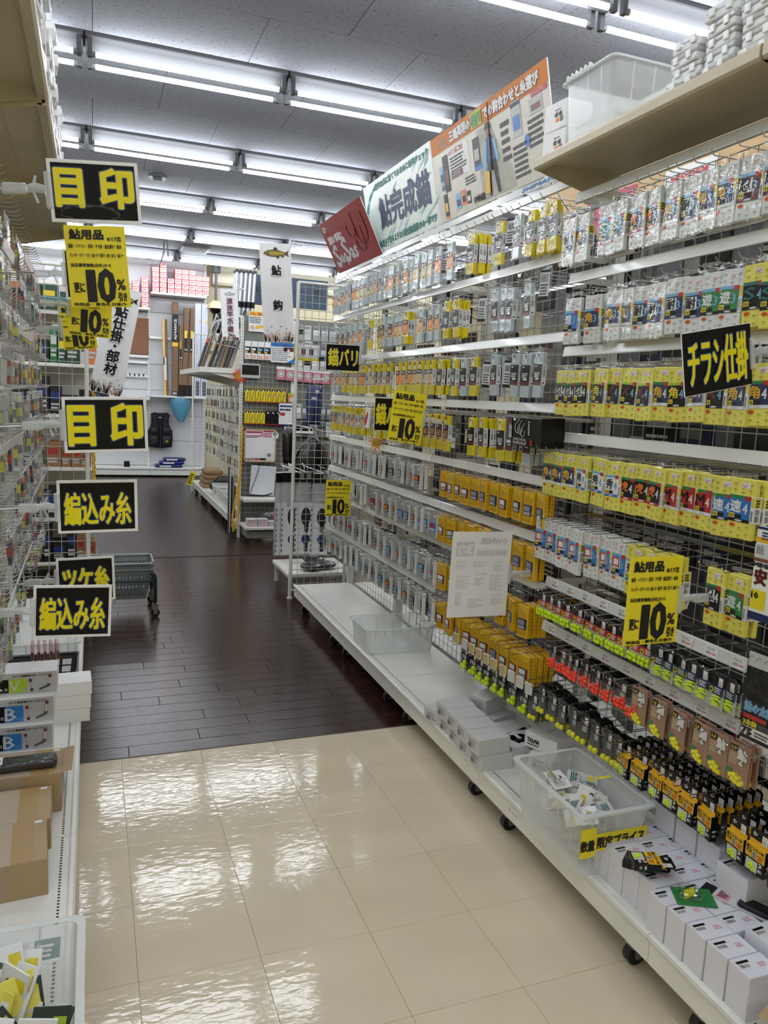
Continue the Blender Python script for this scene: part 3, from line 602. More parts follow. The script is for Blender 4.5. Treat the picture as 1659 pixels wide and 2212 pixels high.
A[6] = Lst([4.86, 4.74, 4.62, 4.5, 4.34, 4.2, 4.1, 3.9, 3.78, 3.68, 3.56, 3.45, 3.34, 3.24, 3.13], sl('case', 'dcebbdcdacaccce'), '222223323233323')+Lst([3.03, 2.94, 2.84, 2.72, 2.62, 2.5, 2.42, 2.33], sl('case', 'ffgfgfgg'), '13222224')
A[7] = Lst([4.86, 4.77, 4.67, 4.56, 4.44, 4.33, 4.22, 4.11, 4.0, 3.89, 3.78, 3.67, 3.55, 3.43, 3.33, 3.22, 3.12], sl('case', 'cbadbadcdbcacadde'), '23223332333323333')+Lst([3.02, 2.93, 2.84, 2.75, 2.68, 2.6, 2.52, 2.44, 2.36, 2.30], sl('case', 'ffgfffgfff'), '2233344455')
A[8] = Lst([2.76, 2.68, 2.62, 2.56, 2.50, 2.44, 2.36, 2.28, 2.22], sl('bead', 'dddddddde'), '444444445')
AZ = [2.115, 1.865, 1.622, 1.38, 1.136, .94, .725, .545, .432]
def empties(a, b, ys, st=.075): return [y for y in [a+st*i for i in range(int((b-a)/st)+1)] if all(abs(y-q) > .03 for q in ys)]
SECT = [(4.055, 4.955, 'far bay'), (3.155, 4.055, 'middle bay'), (2.255, 3.155, 'near bay')]
RZ = [2.175, 1.937, 1.67, 1.43, 1.172, .968, .80, .57, None]
for r in range(9):
    hang_row(W3, ROWS[r], AZ[r], A[r], jit=.26 if 4 <= r < 8 else .12)
    for a, b, nm in SECT:
        ys = [q[0] for q in A[r] if a <= q[0] < b]
        if not ys: continue
        hooks = ys+empties(a+.05, b-.04, ys, .07 if r < 4 else .1)
        price_rail(a, b, RZ[r] if RZ[r] else AZ[r]+.045, 'white price rail with chrome hooks, %s of the %s, %s' % (ROWS[r], W3, nm), hooks, AZ[r]+.012, fascia=RZ[r] is not None and not (r == 7 and a < 3))
D = [None]*9
D[0] = Lst([2.21, 2.14, 2.02, 1.96, 1.88, 1.82, 1.74, 1.67, 1.61, 1.55, 1.47, 1.40], sl('flat', 'cbggeebcbbff'), '212212212221')
D[1] = Lst([2.16, 2.05, 1.95, 1.89, 1.82, 1.76, 1.69, 1.62, 1.56, 1.50, 1.43, 1.37], sl('flat', 'abbbccccddqq'), '122222122322')
D[2] = Lst([2.19, 2.14, 2.08, 1.98, 1.91, 1.84, 1.78, 1.71, 1.65, 1.58, 1.51, 1.44, 1.38], sl('flat', 'lllikkkjijkjj'), '1121121212222')
D[3] = Lst([2.23, 2.17, 2.11, 2.04, 1.95, 1.88, 1.81, 1.75, 1.69, 1.63, 1.57, 1.51, 1.45, 1.39], sl('flat', 'jjjnnnooopppmm')[:14], '11121222122222')
D[4] = Lst([2.24, 2.18, 2.11, 2.04, 1.96, 1.89, 1.82, 1.75, 1.69, 1.62, 1.45, 1.375], sl('flat', 'hhhhhhhnmllr'), '333333322212')
D[5] = Lst([2.21, 2.16, 2.12, 2.07, 2.0, 1.94, 1.88, 1.83, 1.78, 1.72, 1.67], sl('bead', 'a'*11), '32323232332')
D[6] = Lst([2.12, 2.07, 2.03, 1.99, 1.94, 1.88, 1.82, 1.76, 1.71], sl('bead', 'b'*9), '234233433')
D[7] = Lst([2.17, 2.10, 2.04, 1.98, 1.92, 1.86, 1.80, 1.75], sl('bead', 'e'*8), '65464433')
D[8] = Lst([1.72, 1.655, 1.58, 1.52, 1.46, 1.40], ['sinker']*6, '666666')
DZ = [2.04, 1.785, 1.556, 1.285, 1.055, .805, .645, .478, .47]
DR = [2.112, 1.857, 1.62, 1.336, None, .832, .672, None, None]
for r in range(9):
    hang_row(WD, ROWS[r], DZ[r], D[r], jit=.15)
    ys = [q[0] for q in D[r]]; hooks = ys+empties(1.40, 2.22, ys, .075)
    price_rail(1.355, 2.255, DR[r] if DR[r] else DZ[r]+.05, 'white price rail with chrome hooks, %s of the %s' % (ROWS[r], WD), hooks, DZ[r]+.014, tags=(10 if r == 5 else 9 if r == 6 else 0), fascia=DR[r] is not None)
hang_row(WD, 'stick-float row', .80, Lst([1.63, 1.585, 1.54, 1.50, 1.46, 1.41, 1.37], ['bead_c']*7, '2222222'))
hang_row(WD, 'leaf-bag row', .655, Lst([1.68, 1.60, 1.52, 1.44, 1.38, 1.315], ['bead_f']*6, '222223'))
# bay at the picture's edge
price_rail(.455, 1.355, .655, 'white price rail of the picture-edge bay, beside the black hanging pack', [1.3, 1.25, 1.2, 1.15], .66)
hang_row('edge bay', 'lowest rail', .465, Lst([1.30, 1.235, 1.17, 1.10], ['sinker']*4, '6664'))
for i, (y, z) in enumerate(((3.19, 2.10), (2.62, 2.12), (2.81, 1.86), (2.36, 1.90), (2.74, 1.60), (2.57, 1.60), (3.16, 1.86))):
    m = MB(); m.bbox((-.001, -.024, -.10), (.001, .024, 0), LGREY, .0006); o = m.build('hook_label', None, (1.46, y, z), (.05, .0, .2)); m = MB(); m.rect((-.0014, .024, -.10), UY, UZ, .048, .012, BLACK); m.lines((-.0014, .019, -.085), UY, UZ, .04, .04, 4, DGREY, seed=i); m.bars((-.0014, .018, -.04), UY, UZ, .034, .022, DGREY, 8, i); m.rect((-.0014, .024, -.008), UY, UZ, .048, .008, BLACK); m.build('printed_face', o); m = MB(); m.tube([(0, 0, -.002), (.18, 0, .004)], .0014, CHROME, 5); m.build('wire', o)
    tag(o, 'grey label plate with black foot on an empty anchor-wall hook, %s going down' % ORD[i+1], 'label plate', 'grey label plates on the anchor-hook wall')
# square plates on the hook fronts of the lowest row
for i, y in enumerate([2.74, 2.66, 2.6, 2.54, 2.48, 2.42, 2.35, 2.29, 2.23, 2.17]):
    m = MB(); m.bbox((-.0015, -.017, -.021), (.0015, .017, .021), WHITE, .001); m.rect((-.0019, .0145, -.018), UY, UZ, .029, .036, mat('tan_plate', (196, 176, 128), .4, vary=.1) if i in (0, 2, 3, 4, 5, 6) else LGREY)
    o = tag(m.build('price_plate', None, (1.395, y, .475), (0, 0, .25)), 'square %s price plate on a hook end, %s from the far end, lowest rail' % ('tan' if i in (0, 2, 3, 4, 5, 6) else 'grey', ORD[i+1]), 'price plate', 'square plates above the lime-ball bags')
    m = MB(); m.tube([(.002, 0, .0), (.26, 0, .0)], .0014, CHROME, 5); m.build('wire', o)
# black display box of the hook packs
o = thing('display_box', 'black cardboard display box with a white hook picture, hung on the fourth rail', 'display box', (1.405, 2.36, 1.295), (0, -.05, -.06))
m = MB(); m.bbox((.002, -.15, 0), (.09, .11, .10), BAGK, .0015); m.build('box', o)
m = MB(); f = .0; W_ = .11
m.rect((f, .11, .002), UY, UZ, .045, .096, DGREY); m.text('鮎太刀', (f-.0004, .083, .026), UY, UZ, .02, .05, WHITE, .0004); m.rect((f-.0004, .105, .006), UY, UZ, .035, .010, LGREY)
m.text('S', (f-.0004, .099, .082), UY, UZ, .016, .012, RED, .001)
for cx, cz, r in ((0.02, .065, .018), (.0, .06, .016), (-.02, .05, .015)):
    m.tube([(f-.0006, cx+r*math.cos(a), cz+r*math.sin(a)*1.1) for a in [PI*.9+PI*1.2*k/8 for k in range(9)]]+[(f-.0006, cx-r*.9, cz+.03)], .0014, LGREY, 4)
m.text('D-MAX SPECIAL', (f-.0004, .052, .019), UY, UZ, .10, .009, LGREY, .0003); m.text('ワンデイパック', (f-.0004, .052, .004), UY, UZ, .10, .013, WHITE, .0006); m.text('S', (f-.0004, -.075, .008), UY, UZ, .02, .016, RED, .001)
m.rect((f-.0004, .052, .088), UY, UZ, .018, .008, WHITE); m.lines((f-.0004, -.06, .04), UY, UZ, .012, .05, 6, WHITE, seed=3)
m.build('printed_front', o)
# red and white hook pack, the flame sticker, the coiled tether
o = tag(MB().bbox((0, -.03, -.11), (.012, .03, 0), WHITE, .002).build('hook_pack', None, (1.42, 4.02, 1.385), (.15, 0, .1)), 'white and red hook pack hanging slanted in front of the fourth rail', 'pack')
m = MB(); m.prism([(-.012, -.03), (.006, -.1), (.022, -.1), (.004, -.02)], 0, -.0012, -.0004, RED); m.rect((-.0006, .026, -.085), UY, UZ, .03, .03, RED); m.lines((-.0008, .02, -.06), UY, UZ, .035, .02, 3, INK); m.build('printed_front', o)
def burst(name, n, r0, r1, cin, cout, txt):
    m = MB(); rr = random.Random(n)
    def star(a, b, y, c): m.poly([((a if k % 2 else b*(.8+.35*rr.random()))*math.cos(PI*k/n), y, (a if k % 2 else b*(.8+.35*rr.random()))*math.sin(PI*k/n)) for k in range(2*n)], c)
    def fan(a, b, y, c):
        P = [((a if k % 2 else b*(.85+.3*rr.random()))*math.cos(PI*k/n), (a if k % 2 else b*(.85+.3*rr.random()))*math.sin(PI*k/n)) for k in range(2*n)]
        for k in range(2*n): p = P[k]; q = P[(k+1) % (2*n)]; m.poly([(0, y, 0), (p[0], y, p[1]), (q[0], y, q[1])], c)
    fan(r0, r1, 0, cout); fan(r0*.75, r1*.75, -.0006, cin); m.text(txt, (-r0*.75, -.0012, -r0*.5), X, Z, r0*1.5, r0, BLACK, .002); m.text(txt, (-r0*.72, -.0016, -r0*.47), X, Z, r0*1.44, r0*.94, GOLDY, .0006)
    return m
o = burst('flame_sticker', 11, .022, .05, GOLD, mat('flame_red', (226, 60, 36), .4), '注目').build('flame_sticker', None, (1.468, 3.99, 1.195), (0, 0, 0)); o.rotation_euler = (0, 0, -.5)
tag(o, 'small flame-shaped red sticker standing on the fifth rail', 'sticker')
m = MB(); m.tube([(.009*math.cos(k*.7), .009*math.sin(k*.7), -.0068*k) for k in range(46)], .0011, CHROME, 4)
m.tube([(0, .0, .0), (0, .002, .06)], .001, CHROME, 4)
tag(m.build('coil_tether', None, (1.46, 3.235, 1.25)), 'thin grey coiled tether dangling in front of the fifth rail', 'tether')
# wide hanging packs at the picture's edge
o = thing('hanging_pack', 'tall white hook pack with black character and 10 at the right-side picture edge', 'pack', (1.415, 1.262, 1.19), (0, 0, .05))
m = MB(); m.bbox((0, -.05, -.215), (.014, .045, 0), WHITE, .002); m.build('pack_body', o)
m = MB(); zz = -.0006
m.rect((zz, .045, -.215), UY, UZ, .095, .018, NAVY); m.rect((zz, .042, -.19), UY, UZ, .04, .045, GOLDY); m.text('10', (zz-.0004, .040, -.165), UY, UZ, .018, .014, INK, .001); m.text('安', (zz-.0004, .036, -.132), UY, UZ, .03, .035, MAROON, .002)
m.text('MEGA', (zz-.0004, .042, -.092), UY, UZ, .05, .009, INK, .001); m.rect((zz, .045, -.08), UY, UZ, .095, .008, BROWNP); m.rect((zz, .045, -.07), UY, UZ, .09, .03, LGREY); m.text('鮎', (zz-.0004, .040, -.062), UY, UZ, .018, .018, GREYP, .001)
m.rect((zz, .045, -.036), UY, UZ, .05, .012, GOLD); m.rect((zz, .045, -.006), UY, UZ, .095, .006, NAVY); m.lines((zz-.0003, .03, -.03), UY, UZ, .06, .02, 3, NAVY, seed=8); m.build('printed_front', o)
o = thing('hanging_pack', 'tall black hook pack with blue lettering and 75, hanging at the right-side picture edge', 'pack', (1.385, 1.215, .925), (0, 0, .08))
m = MB(); m.bbox((0, -.055, -.215), (.012, .048, 0), BAGK, .002); m.build('pack_body', o)
m = MB(); m.rect((zz, .044, -.045), UY, UZ, .095, .034, LGREY)
for k in range(4): m.tube([(zz-.0006, .036-.02*k+.007*math.cos(a), -.03+.009*math.sin(a)) for a in [PI*.1*q for q in range(9)]], .0009, GREYP, 4)
m.text('鮎の太軸', (zz, .040, -.148), UY, UZ, .075, .022, SKY, .0018, outline=.001, om=NAVY); m.rect((zz, .042, -.165), UY, UZ, .06, .010, RED); m.text('3本鈎', (zz, .040, -.182), UY, UZ, .035, .014, GOLDY, .0008)
m.rect((zz, .044, -.205), UY, UZ, .085, .021, WHITE); m.text('75', (zz-.0006, .041, -.203), UY, UZ, .026, .016, INK, .0018); m.lines((zz-.0006, .008, -.202), UY, UZ, .04, .014, 2, DGREY); m.rect((zz, .002, -.184), UY, UZ, .03, .014, DGREY)
m.build('printed_front', o); film_sheet(.10, .21, .012).build('clear_bag', o)
# merchandise seen through the net from the other side of the gondola
CLUT = [mat('clutter_%d' % i, c, .3, coat=.3, vary=.2, vscale=30) for i, c in enumerate(((18, 18, 20), (30, 30, 34), (60, 60, 64), (150, 150, 148), (190, 188, 182), (28, 36, 70), (96, 28, 30), (44, 44, 48), (110, 108, 104)))]
rq = random.Random(21); _n = [0]*6
names_far = ['dark', 'black', 'charcoal', 'grey', 'pale grey', 'navy', 'dark red', 'graphite', 'mid grey']
for i in range(150):
    row = i % 6; _n[row] += 1; y = 1.0+(i//6)*.158+rq.uniform(-.03, .03); z = 2.08-.30*row+rq.uniform(-.05, .05); c = rq.choice((0, 0, 0, 1, 1, 1, 2, 3, 5, 6, 7, 7, 7, 0, 1, 8)); Wd = .09+.08*rq.random(); Hh = .18+.12*rq.random()
    m = MB(); m.bbox((-.012, -Wd/2, -Hh), (.012, Wd/2, 0), CLUT[c], .003); o = m.build('hanging_bag', None, (1.75+.14*rq.random(), y, z), (0, 0, rq.uniform(-.3, .3)))
    m = MB(); m.rect((-.0126, Wd/2-.01, -Hh*.5), UY, UZ, Wd*.7, Hh*.18, CLUT[(c+3) % 9]); m.lines((-.0126, Wd/2-.01, -Hh*.8), UY, UZ, Wd*.7, Hh*.2, 2, LGREY, seed=i); m.build('label', o)
    link('hook', HKS, o, (.0, 0, .004)); tag(o, '%s bag on the right-side net reverse, %s row down, %s from near-end' % (names_far[c], ORD[row+1], ORD[_n[row]]), 'bag', 'bags on the reverse of the right-side wire wall')
# reverse side: lower deck and a tan unit across the next aisle
tag(MB().box((1.70, .5, .10), (2.10, 4.95, .16), STEEL).build('reverse_deck'), 'cream lower deck on the reverse side of the right-side wire wall', 'shelf')
o = thing('cable_reel', 'big grey drum standing behind the net near the lime-ball bags', 'drum', (1.88, 2.95, .161)); m = MB(); m.tube([(0, -.05, .15), (0, .05, .15)], .15, CLUT[3], 20); m.build('drum', o); m = MB(); m.tube([(0, -.06, .15), (0, -.05, .15)], .155, CLUT[0], 20); m.build('rim', o)
TANW = mat('tan_wood_panel', (206, 172, 122), .55, vary=.1, vscale=4, stretch=(1, 1, 8))
o = thing('wood_wall_unit', 'tan wood-faced display unit across the next aisle, seen above the hooks', 'display unit', (3.1, 2.8, 0))
for k in range(3): MB().bbox((0, -2.2+1.5*k, 2.42), (.3, -.705+1.5*k, 3.0), TANW, .004).build('panel', o); MB().bbox((.05, -2.2+1.5*k, 0), (.3, -.705+1.5*k, 2.415), mat('dark_display_back', (52, 50, 48), .6), .004).build('lower_panel', o)
m = MB(); m.bbox((-.03, -2.2, 3.0), (.3, 2.295, 3.08), CLUT[4], .005); m.build('top_board', o)
MAG = mat('magenta_print', (190, 50, 90), .5)
m = MB(); m.rect((-.004, 1.75, 2.5), UY, UZ, .5, .3, MAG); m.rect((-.004, 1.0, 2.5), UY, UZ, .4, .3, WHITE); m.lines((-.006, .95, 2.52), UY, UZ, .3, .25, 5, RED); m.build('poster', o)

# ================================================================== sign boards along the top of the right-side wall
tilt = Vector((-.075, 0, .35)).normalized(); nrm = UY.cross(tilt)
def board(name, label, y_left, y_right, x0, z0, h, tiltv, face):
    o = thing(name, label, 'sign board', (x0, (y_left+y_right)/2, z0)); w = y_left-y_right; a = Vector((0, w/2, 0))
    b = MB(); n = UY.cross(tiltv)
    p = [a, a+UY*w, a+UY*w+tiltv*h, a+tiltv*h]; q = [v-n*.005 for v in p]
    b.mesh(p+q, [(0, 1, 2, 3), (7, 6, 5, 4), (0, 4, 5, 1), (1, 5, 6, 2), (2, 6, 7, 3), (3, 7, 4, 0)], WHITE); b.build('board', o)
    m = MB(); face(m, a+n*.0006, UY, tiltv, w, h, n*.0006); m.build('printed_face', o)
    r = MB(); r.tube([a-n*.006-tiltv*.01, a+UY*w-n*.006-tiltv*.01], .007, ARM, 6)
    for t in (.1, .9): r.tube([a+UY*w*t-n*.01+tiltv*.02, Vector((a+UY*w*t)).xyz+Vector((.12, 0, -.10))], .004, CHROME, 6)
    r.build('holder', o); return o
OR2 = mat('board_orange', (212, 122, 22), .5, spec=.3); REDB2 = mat('glossy_red_board', (146, 12, 22), .3, spec=.3); SEAG = mat('sea_green_print', (120, 190, 182), .5); BASEG = mat('board_pale_green', (222, 232, 226), .3, vary=.05, vscale=6); DEEPB = mat('deep_blue_ink', (34, 56, 96), .5); TEALI = mat('teal_ink', (30, 118, 112), .5)
def f_owner(m, a, u, v, w, h, l):
    m.rect(a, u, v, w, h, mat('poster_stone', (214, 208, 192), .35, vary=.1, vscale=5)); m.rect(a+l+v*h*.80, u, v, w, h*.20, OR2)
    m.text('三嶋英明の', a+l*2+u*w*.20+v*h*.835, u, v, w*.20, h*.12, WHITE, .0022, outline=.0018, om=BROWNP); m.rect(a+l*2+u*w*.405+v*h*.82, u, v, w*.10, h*.16, LIME); m.text('桂川', a+l*3+u*w*.41+v*h*.835, u, v, w*.09, h*.13, GREEN, .0022)
    m.text('での鈎合わせと糸選び', a+l*2+u*w*.52+v*h*.835, u, v, w*.42, h*.12, WHITE, .0022, outline=.0018, om=BROWNP); m.lines(a+l*2+u*w*.08+v*h*.82, u, v, w*.11, h*.12, 2, BROWNP, seed=2)
    # fisherman picture
    m.poly([a+l+u*w*x+v*h*y for x, y in ((.44, .03), (.72, .03), (.70, .25), (.62, .5), (.56, .78), (.44, .78))], mat('poster_rock', (190, 186, 172), .5, vary=.25, vscale=12))
    P = lambda pts, c, k: m.poly([a+l*k+u*w*x+v*h*y for x, y in pts], c)
    P([(.505, .05), (.525, .05), (.535, .30), (.555, .30), (.575, .05), (.60, .05), (.585, .42), (.515, .42)], BLACK, 2)
    P([(.505, .40), (.59, .40), (.585, .60), (.565, .66), (.525, .66), (.50, .58)], NAVY, 3); P([(.475, .33), (.50, .32), (.525, .62), (.505, .63), (.485, .50)], SKY, 4); P([(.59, .36), (.61, .38), (.595, .58), (.57, .63)], SKY, 4)
    m.disc(a+l*5+u*w*.54+v*h*.71, u, v, h*.045, mat('print_skin', (150, 110, 90), .5), 12, h*.055); P([(.515, .73), (.57, .73), (.56, .79), (.53, .79)], BLACK, 6); P([(.47, .10), (.515, .08), (.525, .30), (.485, .33)], GOLD, 6)
    m.tube([a+l*6+u*w*.545+v*h*.30, a+l*6+u*w*.565+v*h*.98], .0016, BLACK, 4)
    # product pictures
    for x, y, ww, hh, c, c2 in ((.10, .32, .055, .42, BLACK, MAROON), (.06, .42, .035, .22, SKY, NAVY), (.07, .05, .04, .26, BLACK, GOLD), (.40, .42, .06, .30, DGREY, LGREY), (.73, .48, .07, .34, LGREY, BLUE), (.19, .07, .05, .18, SKY, NAVY), (.25, .09, .04, .17, ORANGE, BLACK), (.30, .08, .035, .14, BLACK, WHITE), (.86, .60, .09, .14, LGREY, BROWNP)):
        m.rect(a+l*2+u*w*x+v*h*y, u, v, w*ww, h*hh, c); m.rect(a+l*3+u*w*(x+ww*.15)+v*h*(y+hh*.2), u, v, w*ww*.7, h*hh*.4, c2)
    m.rect(a+l+u*w*.165+v*h*.42, u, v, w*.19, h*.34, WHITE); m.text('メインはこれ!!', a+l*2+u*w*.17+v*h*.70, u, v, w*.14, h*.06, RED, .0006); m.lines(a+l*2+u*w*.175+v*h*.50, u, v, w*.16, h*.18, 5, DGREY, seed=5); m.rect(a+l*2+u*w*.17+v*h*.43, u, v, w*.12, h*.07, MAROON); m.text('マイクロX', a+l*3+u*w*.175+v*h*.44, u, v, w*.09, h*.045, WHITE, .0004)
    for x, y, ww, hh, n in ((.64, .30, .07, .42, 5), (.72, .08, .12, .34, 6), (.84, .30, .12, .28, 5), (.30, .28, .1, .1, 3)): m.lines(a+l*2+u*w*x+v*h*y, u, v, w*ww, h*hh, n, DGREY, seed=int(x*90))
    m.rect(a+l*2+u*w*.88+v*h*.75, u, v, w*.11, h*.05, RED); m.text('サイトプロ', a+l*3+u*w*.885+v*h*.758, u, v, w*.08, h*.034, WHITE); m.rect(a+l*2+u*w*.73+v*h*.82-v*h*.05, u, v, w*.07, h*.04, NAVY); m.disc(a+l*2+u*w*.83+v*h*.40, u, v, h*.06, BLUE, 14)
    m.rect(a+l*2+u*w*.065+v*h*.36, u, v, w*.03, h*.05, NAVY); m.rect(a+l*2+u*w*.075+v*h*.02, u, v, w*.035, h*.035, ORANGE); m.rect(a+l*2+u*w*.40+v*h*.38, u, v, w*.065, h*.05, BLUE)
    m.text('OWNER', a+l*2+u*w*.36+v*h*.05, u, v, w*.105, h*.07, INK, .0016)
board('owner_poster_board', 'long orange-headed poster board with a fisherman picture, above the near anchor-hook bay', 3.35, 2.40, 1.5, 2.24, .355, tilt, f_owner).name = 'poster_board'
def f_green(m, a, u, v, w, h, l):
    m.rect(a, u, v, w, h, BASEG)
    for k in range(26):
        t = k/25; ang = PI*.55+PI*.95*t; c = a+l+u*w*.32+v*h*.48
        p = c+u*math.cos(ang)*w*.29+v*math.sin(ang)*h*.44; q = c+u*math.cos(ang+.16)*w*.29+v*math.sin(ang+.16)*h*.44
        d = (p-c).normalized(); th = .03*math.sin(PI*min(1, t+.1))+.004; m.poly([p, q, q+d*th, p+d*th], TEALI if k % 3 else SEAG)
    rr = random.Random(4)
    for k in range(34):
        p = a+l*1.5+u*w*rr.uniform(.15, .95)+v*h*rr.uniform(.05, .9); m.poly([p, p+u*.05+v*.02, p+u*.09+v*.045, p+u*.04+v*.028], mat('foam_print', (206, 226, 220), .5) if k % 3 else SEAG)
    m.text('針先を爪に当てて小まめに針先チェック', a+l*2+u*w*.20+v*h*.86, u, v, w*.77, h*.085, TEALI, .0022); m.text('鮎完成錨', a+l*2+u*w*.22+v*h*.30, u, v, w*.72, h*.42, DEEPB, .0058, res=2); m.text('爪に止まらず滑るようなら即交換!釣果UPの一歩です', a+l*2+u*w*.08+v*h*.06, u, v, w*.90, h*.095, TEALI, .0022)
board('poster_board', 'pale green poster board with large blue brush lettering, between the red and orange boards', 4.27, 3.36, 1.5, 2.24, .36, tilt, f_green)
tr_ = Vector((-.14, 0, .27)).normalized()
def f_red(m, a, u, v, w, h, l):
    m.rect(a, u, v, w, h, REDB2); m.text('D', a+l+u*w*.05+v*h*.82, u, v, w*.07, h*.09, WHITE, .0016); m.text('驚異の貫通力', a+l+u*w*.07+v*h*.56, u, v, w*.33, h*.14, WHITE, .002)
    m.text('S', a+l+u*w*.07+v*h*.10, u, v, w*.12, h*.42, LGREY, .006); m.text('aq', a+l+u*w*.20+v*h*.08, u, v, w*.12, h*.22, LGREY, .004); m.text('S', a+l+u*w*.31+v*h*.12, u, v, w*.12, h*.46, LGREY, .006); m.text('as', a+l+u*w*.44+v*h*.14, u, v, w*.15, h*.2, LGREY, .004)
    for cx, cy, s in ((.62, .66, .16), (.80, .52, .2), (.72, .36, .16)):
        m.tube([a+l+u*w*(cx+s*.5*math.cos(t))+v*h*(cy+s*1.2*math.sin(t)) for t in [PI*.9+1.1*PI*k/10 for k in range(11)]]+[a+l+u*w*(cx+s*.5)+v*h*(cy+s*1.4)], .0022, BLACK, 4)
board('poster_board', 'glossy red tilted sign board with white lettering and drawn hooks', 4.90, 4.10, 1.495, 2.225, .315, tr_, f_red)
m = MB(); m.prism([(1.492, 2.205), (1.500, 2.235), (1.503, 2.235), (1.497, 2.205)], 1, 2.30, 4.95, RAILM)
o = tag(m.build('sign_rail'), 'long white strip holding the poster boards along the top of the wire wall', 'rail')
m = MB(); m.text('SHIMANO', (1.4925, 2.62, 2.213), UY, Vector((.25, 0, .97)), .26, .016, BLUE, .0008); m.build('lettering', o)

# ================================================================== top shelf of the chirashi bay and what stands on it
SHU = mat('beige_shelf_underside', (196, 186, 156), .42, vary=.08, vscale=4)
def top_shelf(y0, y1, xf, xb, z, label, mt, flip=1):
    t = thing('top_shelf', label, 'shelf', ((xf+xb)/2, (y0+y1)/2, z)); L = (y1-y0)/2-.002; F = xf-(xf+xb)/2; B = xb-(xf+xb)/2; s = 1 if B > F else -1
    d = MB(); d.box((min(F, B), -L, .028), (max(F, B), L, .032), mt)
    d.prism([(F, .0), (F-s*.006, .006), (F-s*.006, .026), (F-s*.002, .034), (F+s*.02, .034), (F+s*.02, .028), (F+s*.003, .028), (F+s*.003, .006), (F+s*.02, .004), (F+s*.02, .0)], 1, -L, L, mt); d.build('shelf_board', t)
    for yy in (-L, L-.003): MB().prism([(F+s*.01, .0), (F+s*.01, .028), (B, .028), (B, -.07), (F+s*.22, -.05)], 1, yy, yy+.003, mt).build('bracket', t)
    q = MB()
    for yy in (-L-.0006, -L+.0036):
        for k in range(4): q.disc((F+s*(.24+.022*k), yy, -.03), X*s, Z, .006, SLOT, 8, .010)
    for k in (1, 2): q.rect((F+s*(.12*k), -L, .0278), Y, X, 2*L, .0015, GREYP)
    q.build('slot_holes', t); return t
top_shelf(1.357, 2.255, 1.325, 1.648, 2.178, 'long beige top shelf above the chirashi-hook bay, carrying the clear bin and case stacks', SHU)
top_shelf(.457, 1.353, 1.325, 1.648, 2.178, 'beige top shelf of the bay at the right-side picture edge', SHU)
def tub(label, x0, x1, y0, y1, z0, z1, taper=.02, mt=MILKY, ribs=6, rim=.012, cat='bin', name='clear_bin', rot=0):
    cx, cy = (x0+x1)/2, (y0+y1)/2; a, b, h = (x1-x0)/2, (y1-y0)/2, z1-z0
    t = thing(name, label, cat, (cx, cy, z0), (0, 0, rot))
    def ring(s_, z, r=.02):
        A_, B_ = a-s_, b-s_; P = []
        for (px, py, st) in ((A_-r, B_-r, 0), (-A_+r, B_-r, PI/2), (-A_+r, -B_+r, PI), (A_-r, -B_+r, 1.5*PI)):
            for k in range(4): an = st+PI/2*k/3; P.append((px+r*math.cos(an), py+r*math.sin(an), z))
        return P
    m = MB(); r0 = ring(taper+.002, .003); r1 = ring(.012, h); i0 = ring(taper+.005, .006); i1 = ring(.015, h); n = len(r0)
    m.mesh(r0+r1, [(i, (i+1) % n, n+(i+1) % n, n+i) for i in range(n)], mt, True); m.mesh(r0, [tuple(range(n-1, -1, -1))], mt); m.build('bin_wall', t)
    q = MB(); o0 = ring(.0, h-.006); o1 = ring(.0, h); n1 = ring(.0155, h); q.mesh(o0+o1+n1, [(i, (i+1) % n, n+(i+1) % n, n+i) for i in range(n)]+[(n+i, n+(i+1) % n, 2*n+(i+1) % n, 2*n+i) for i in range(n)], BINRIM)
    q.mesh(ring(.014, h-.02), [], BINRIM); q.build('rim', t)
    g = MB()
    def wall_rib(px, py, tx, ty): g.poly([(px*(a-taper)/a, py*(b-taper)/b, .01), ((px+tx*.006)*(a-taper)/a, (py+ty*.006)*(b-taper)/b, .01), (px+tx*.006, py+ty*.006, h-.008), (px, py, h-.008)], BINRIM)
    for k in range(1, ribs+1):
        fx = -a+2*a*k/(ribs+1); fy = -b+2*b*k/(ribs+1)
        wall_rib(fx, -b+.010, 1, 0); wall_rib(fx, b-.010, 1, 0); wall_rib(-a+.010, fy, 0, 1); wall_rib(a-.010, fy, 0, 1)
    g.build('ribs', t); return t
BW = film('cloudy_bin_plastic', (244, 246, 246), .40, rough=.3, bump=0)
tub('clear ribbed bin on the beige top shelf beside white price-tagged boxes', 1.335, 1.63, 1.895, 2.155, 2.2105, 2.40, .02, BW, 3)
m = MB()
for k in range(6): m.tube([(1.338, 2.12-.022*k, 2.398), (1.338, 2.12-.022*k, 2.41), (1.352, 2.12-.022*k, 2.404)], .006, BINRIM, 6)
for o in [q for q in bpy.data.objects if q.name.startswith('clear_bin')][-1:]: g = m.build('grip_ridges', o); g.location = (-o.location.x, -o.location.y, -o.location.z)
for k in range(3):
    o = tag(MB().bbox((-.12, -.09, 0), (.12, .09, .022), WHITE, .002).build('flat_case', None, (1.49, 2.03, 2.218+.0228*k), (0, 0, .05*k)), 'flat white case lying inside the clear top-shelf bin, %s from the bottom' % ORD[k+1], 'case', 'cases in the clear top-shelf bin')
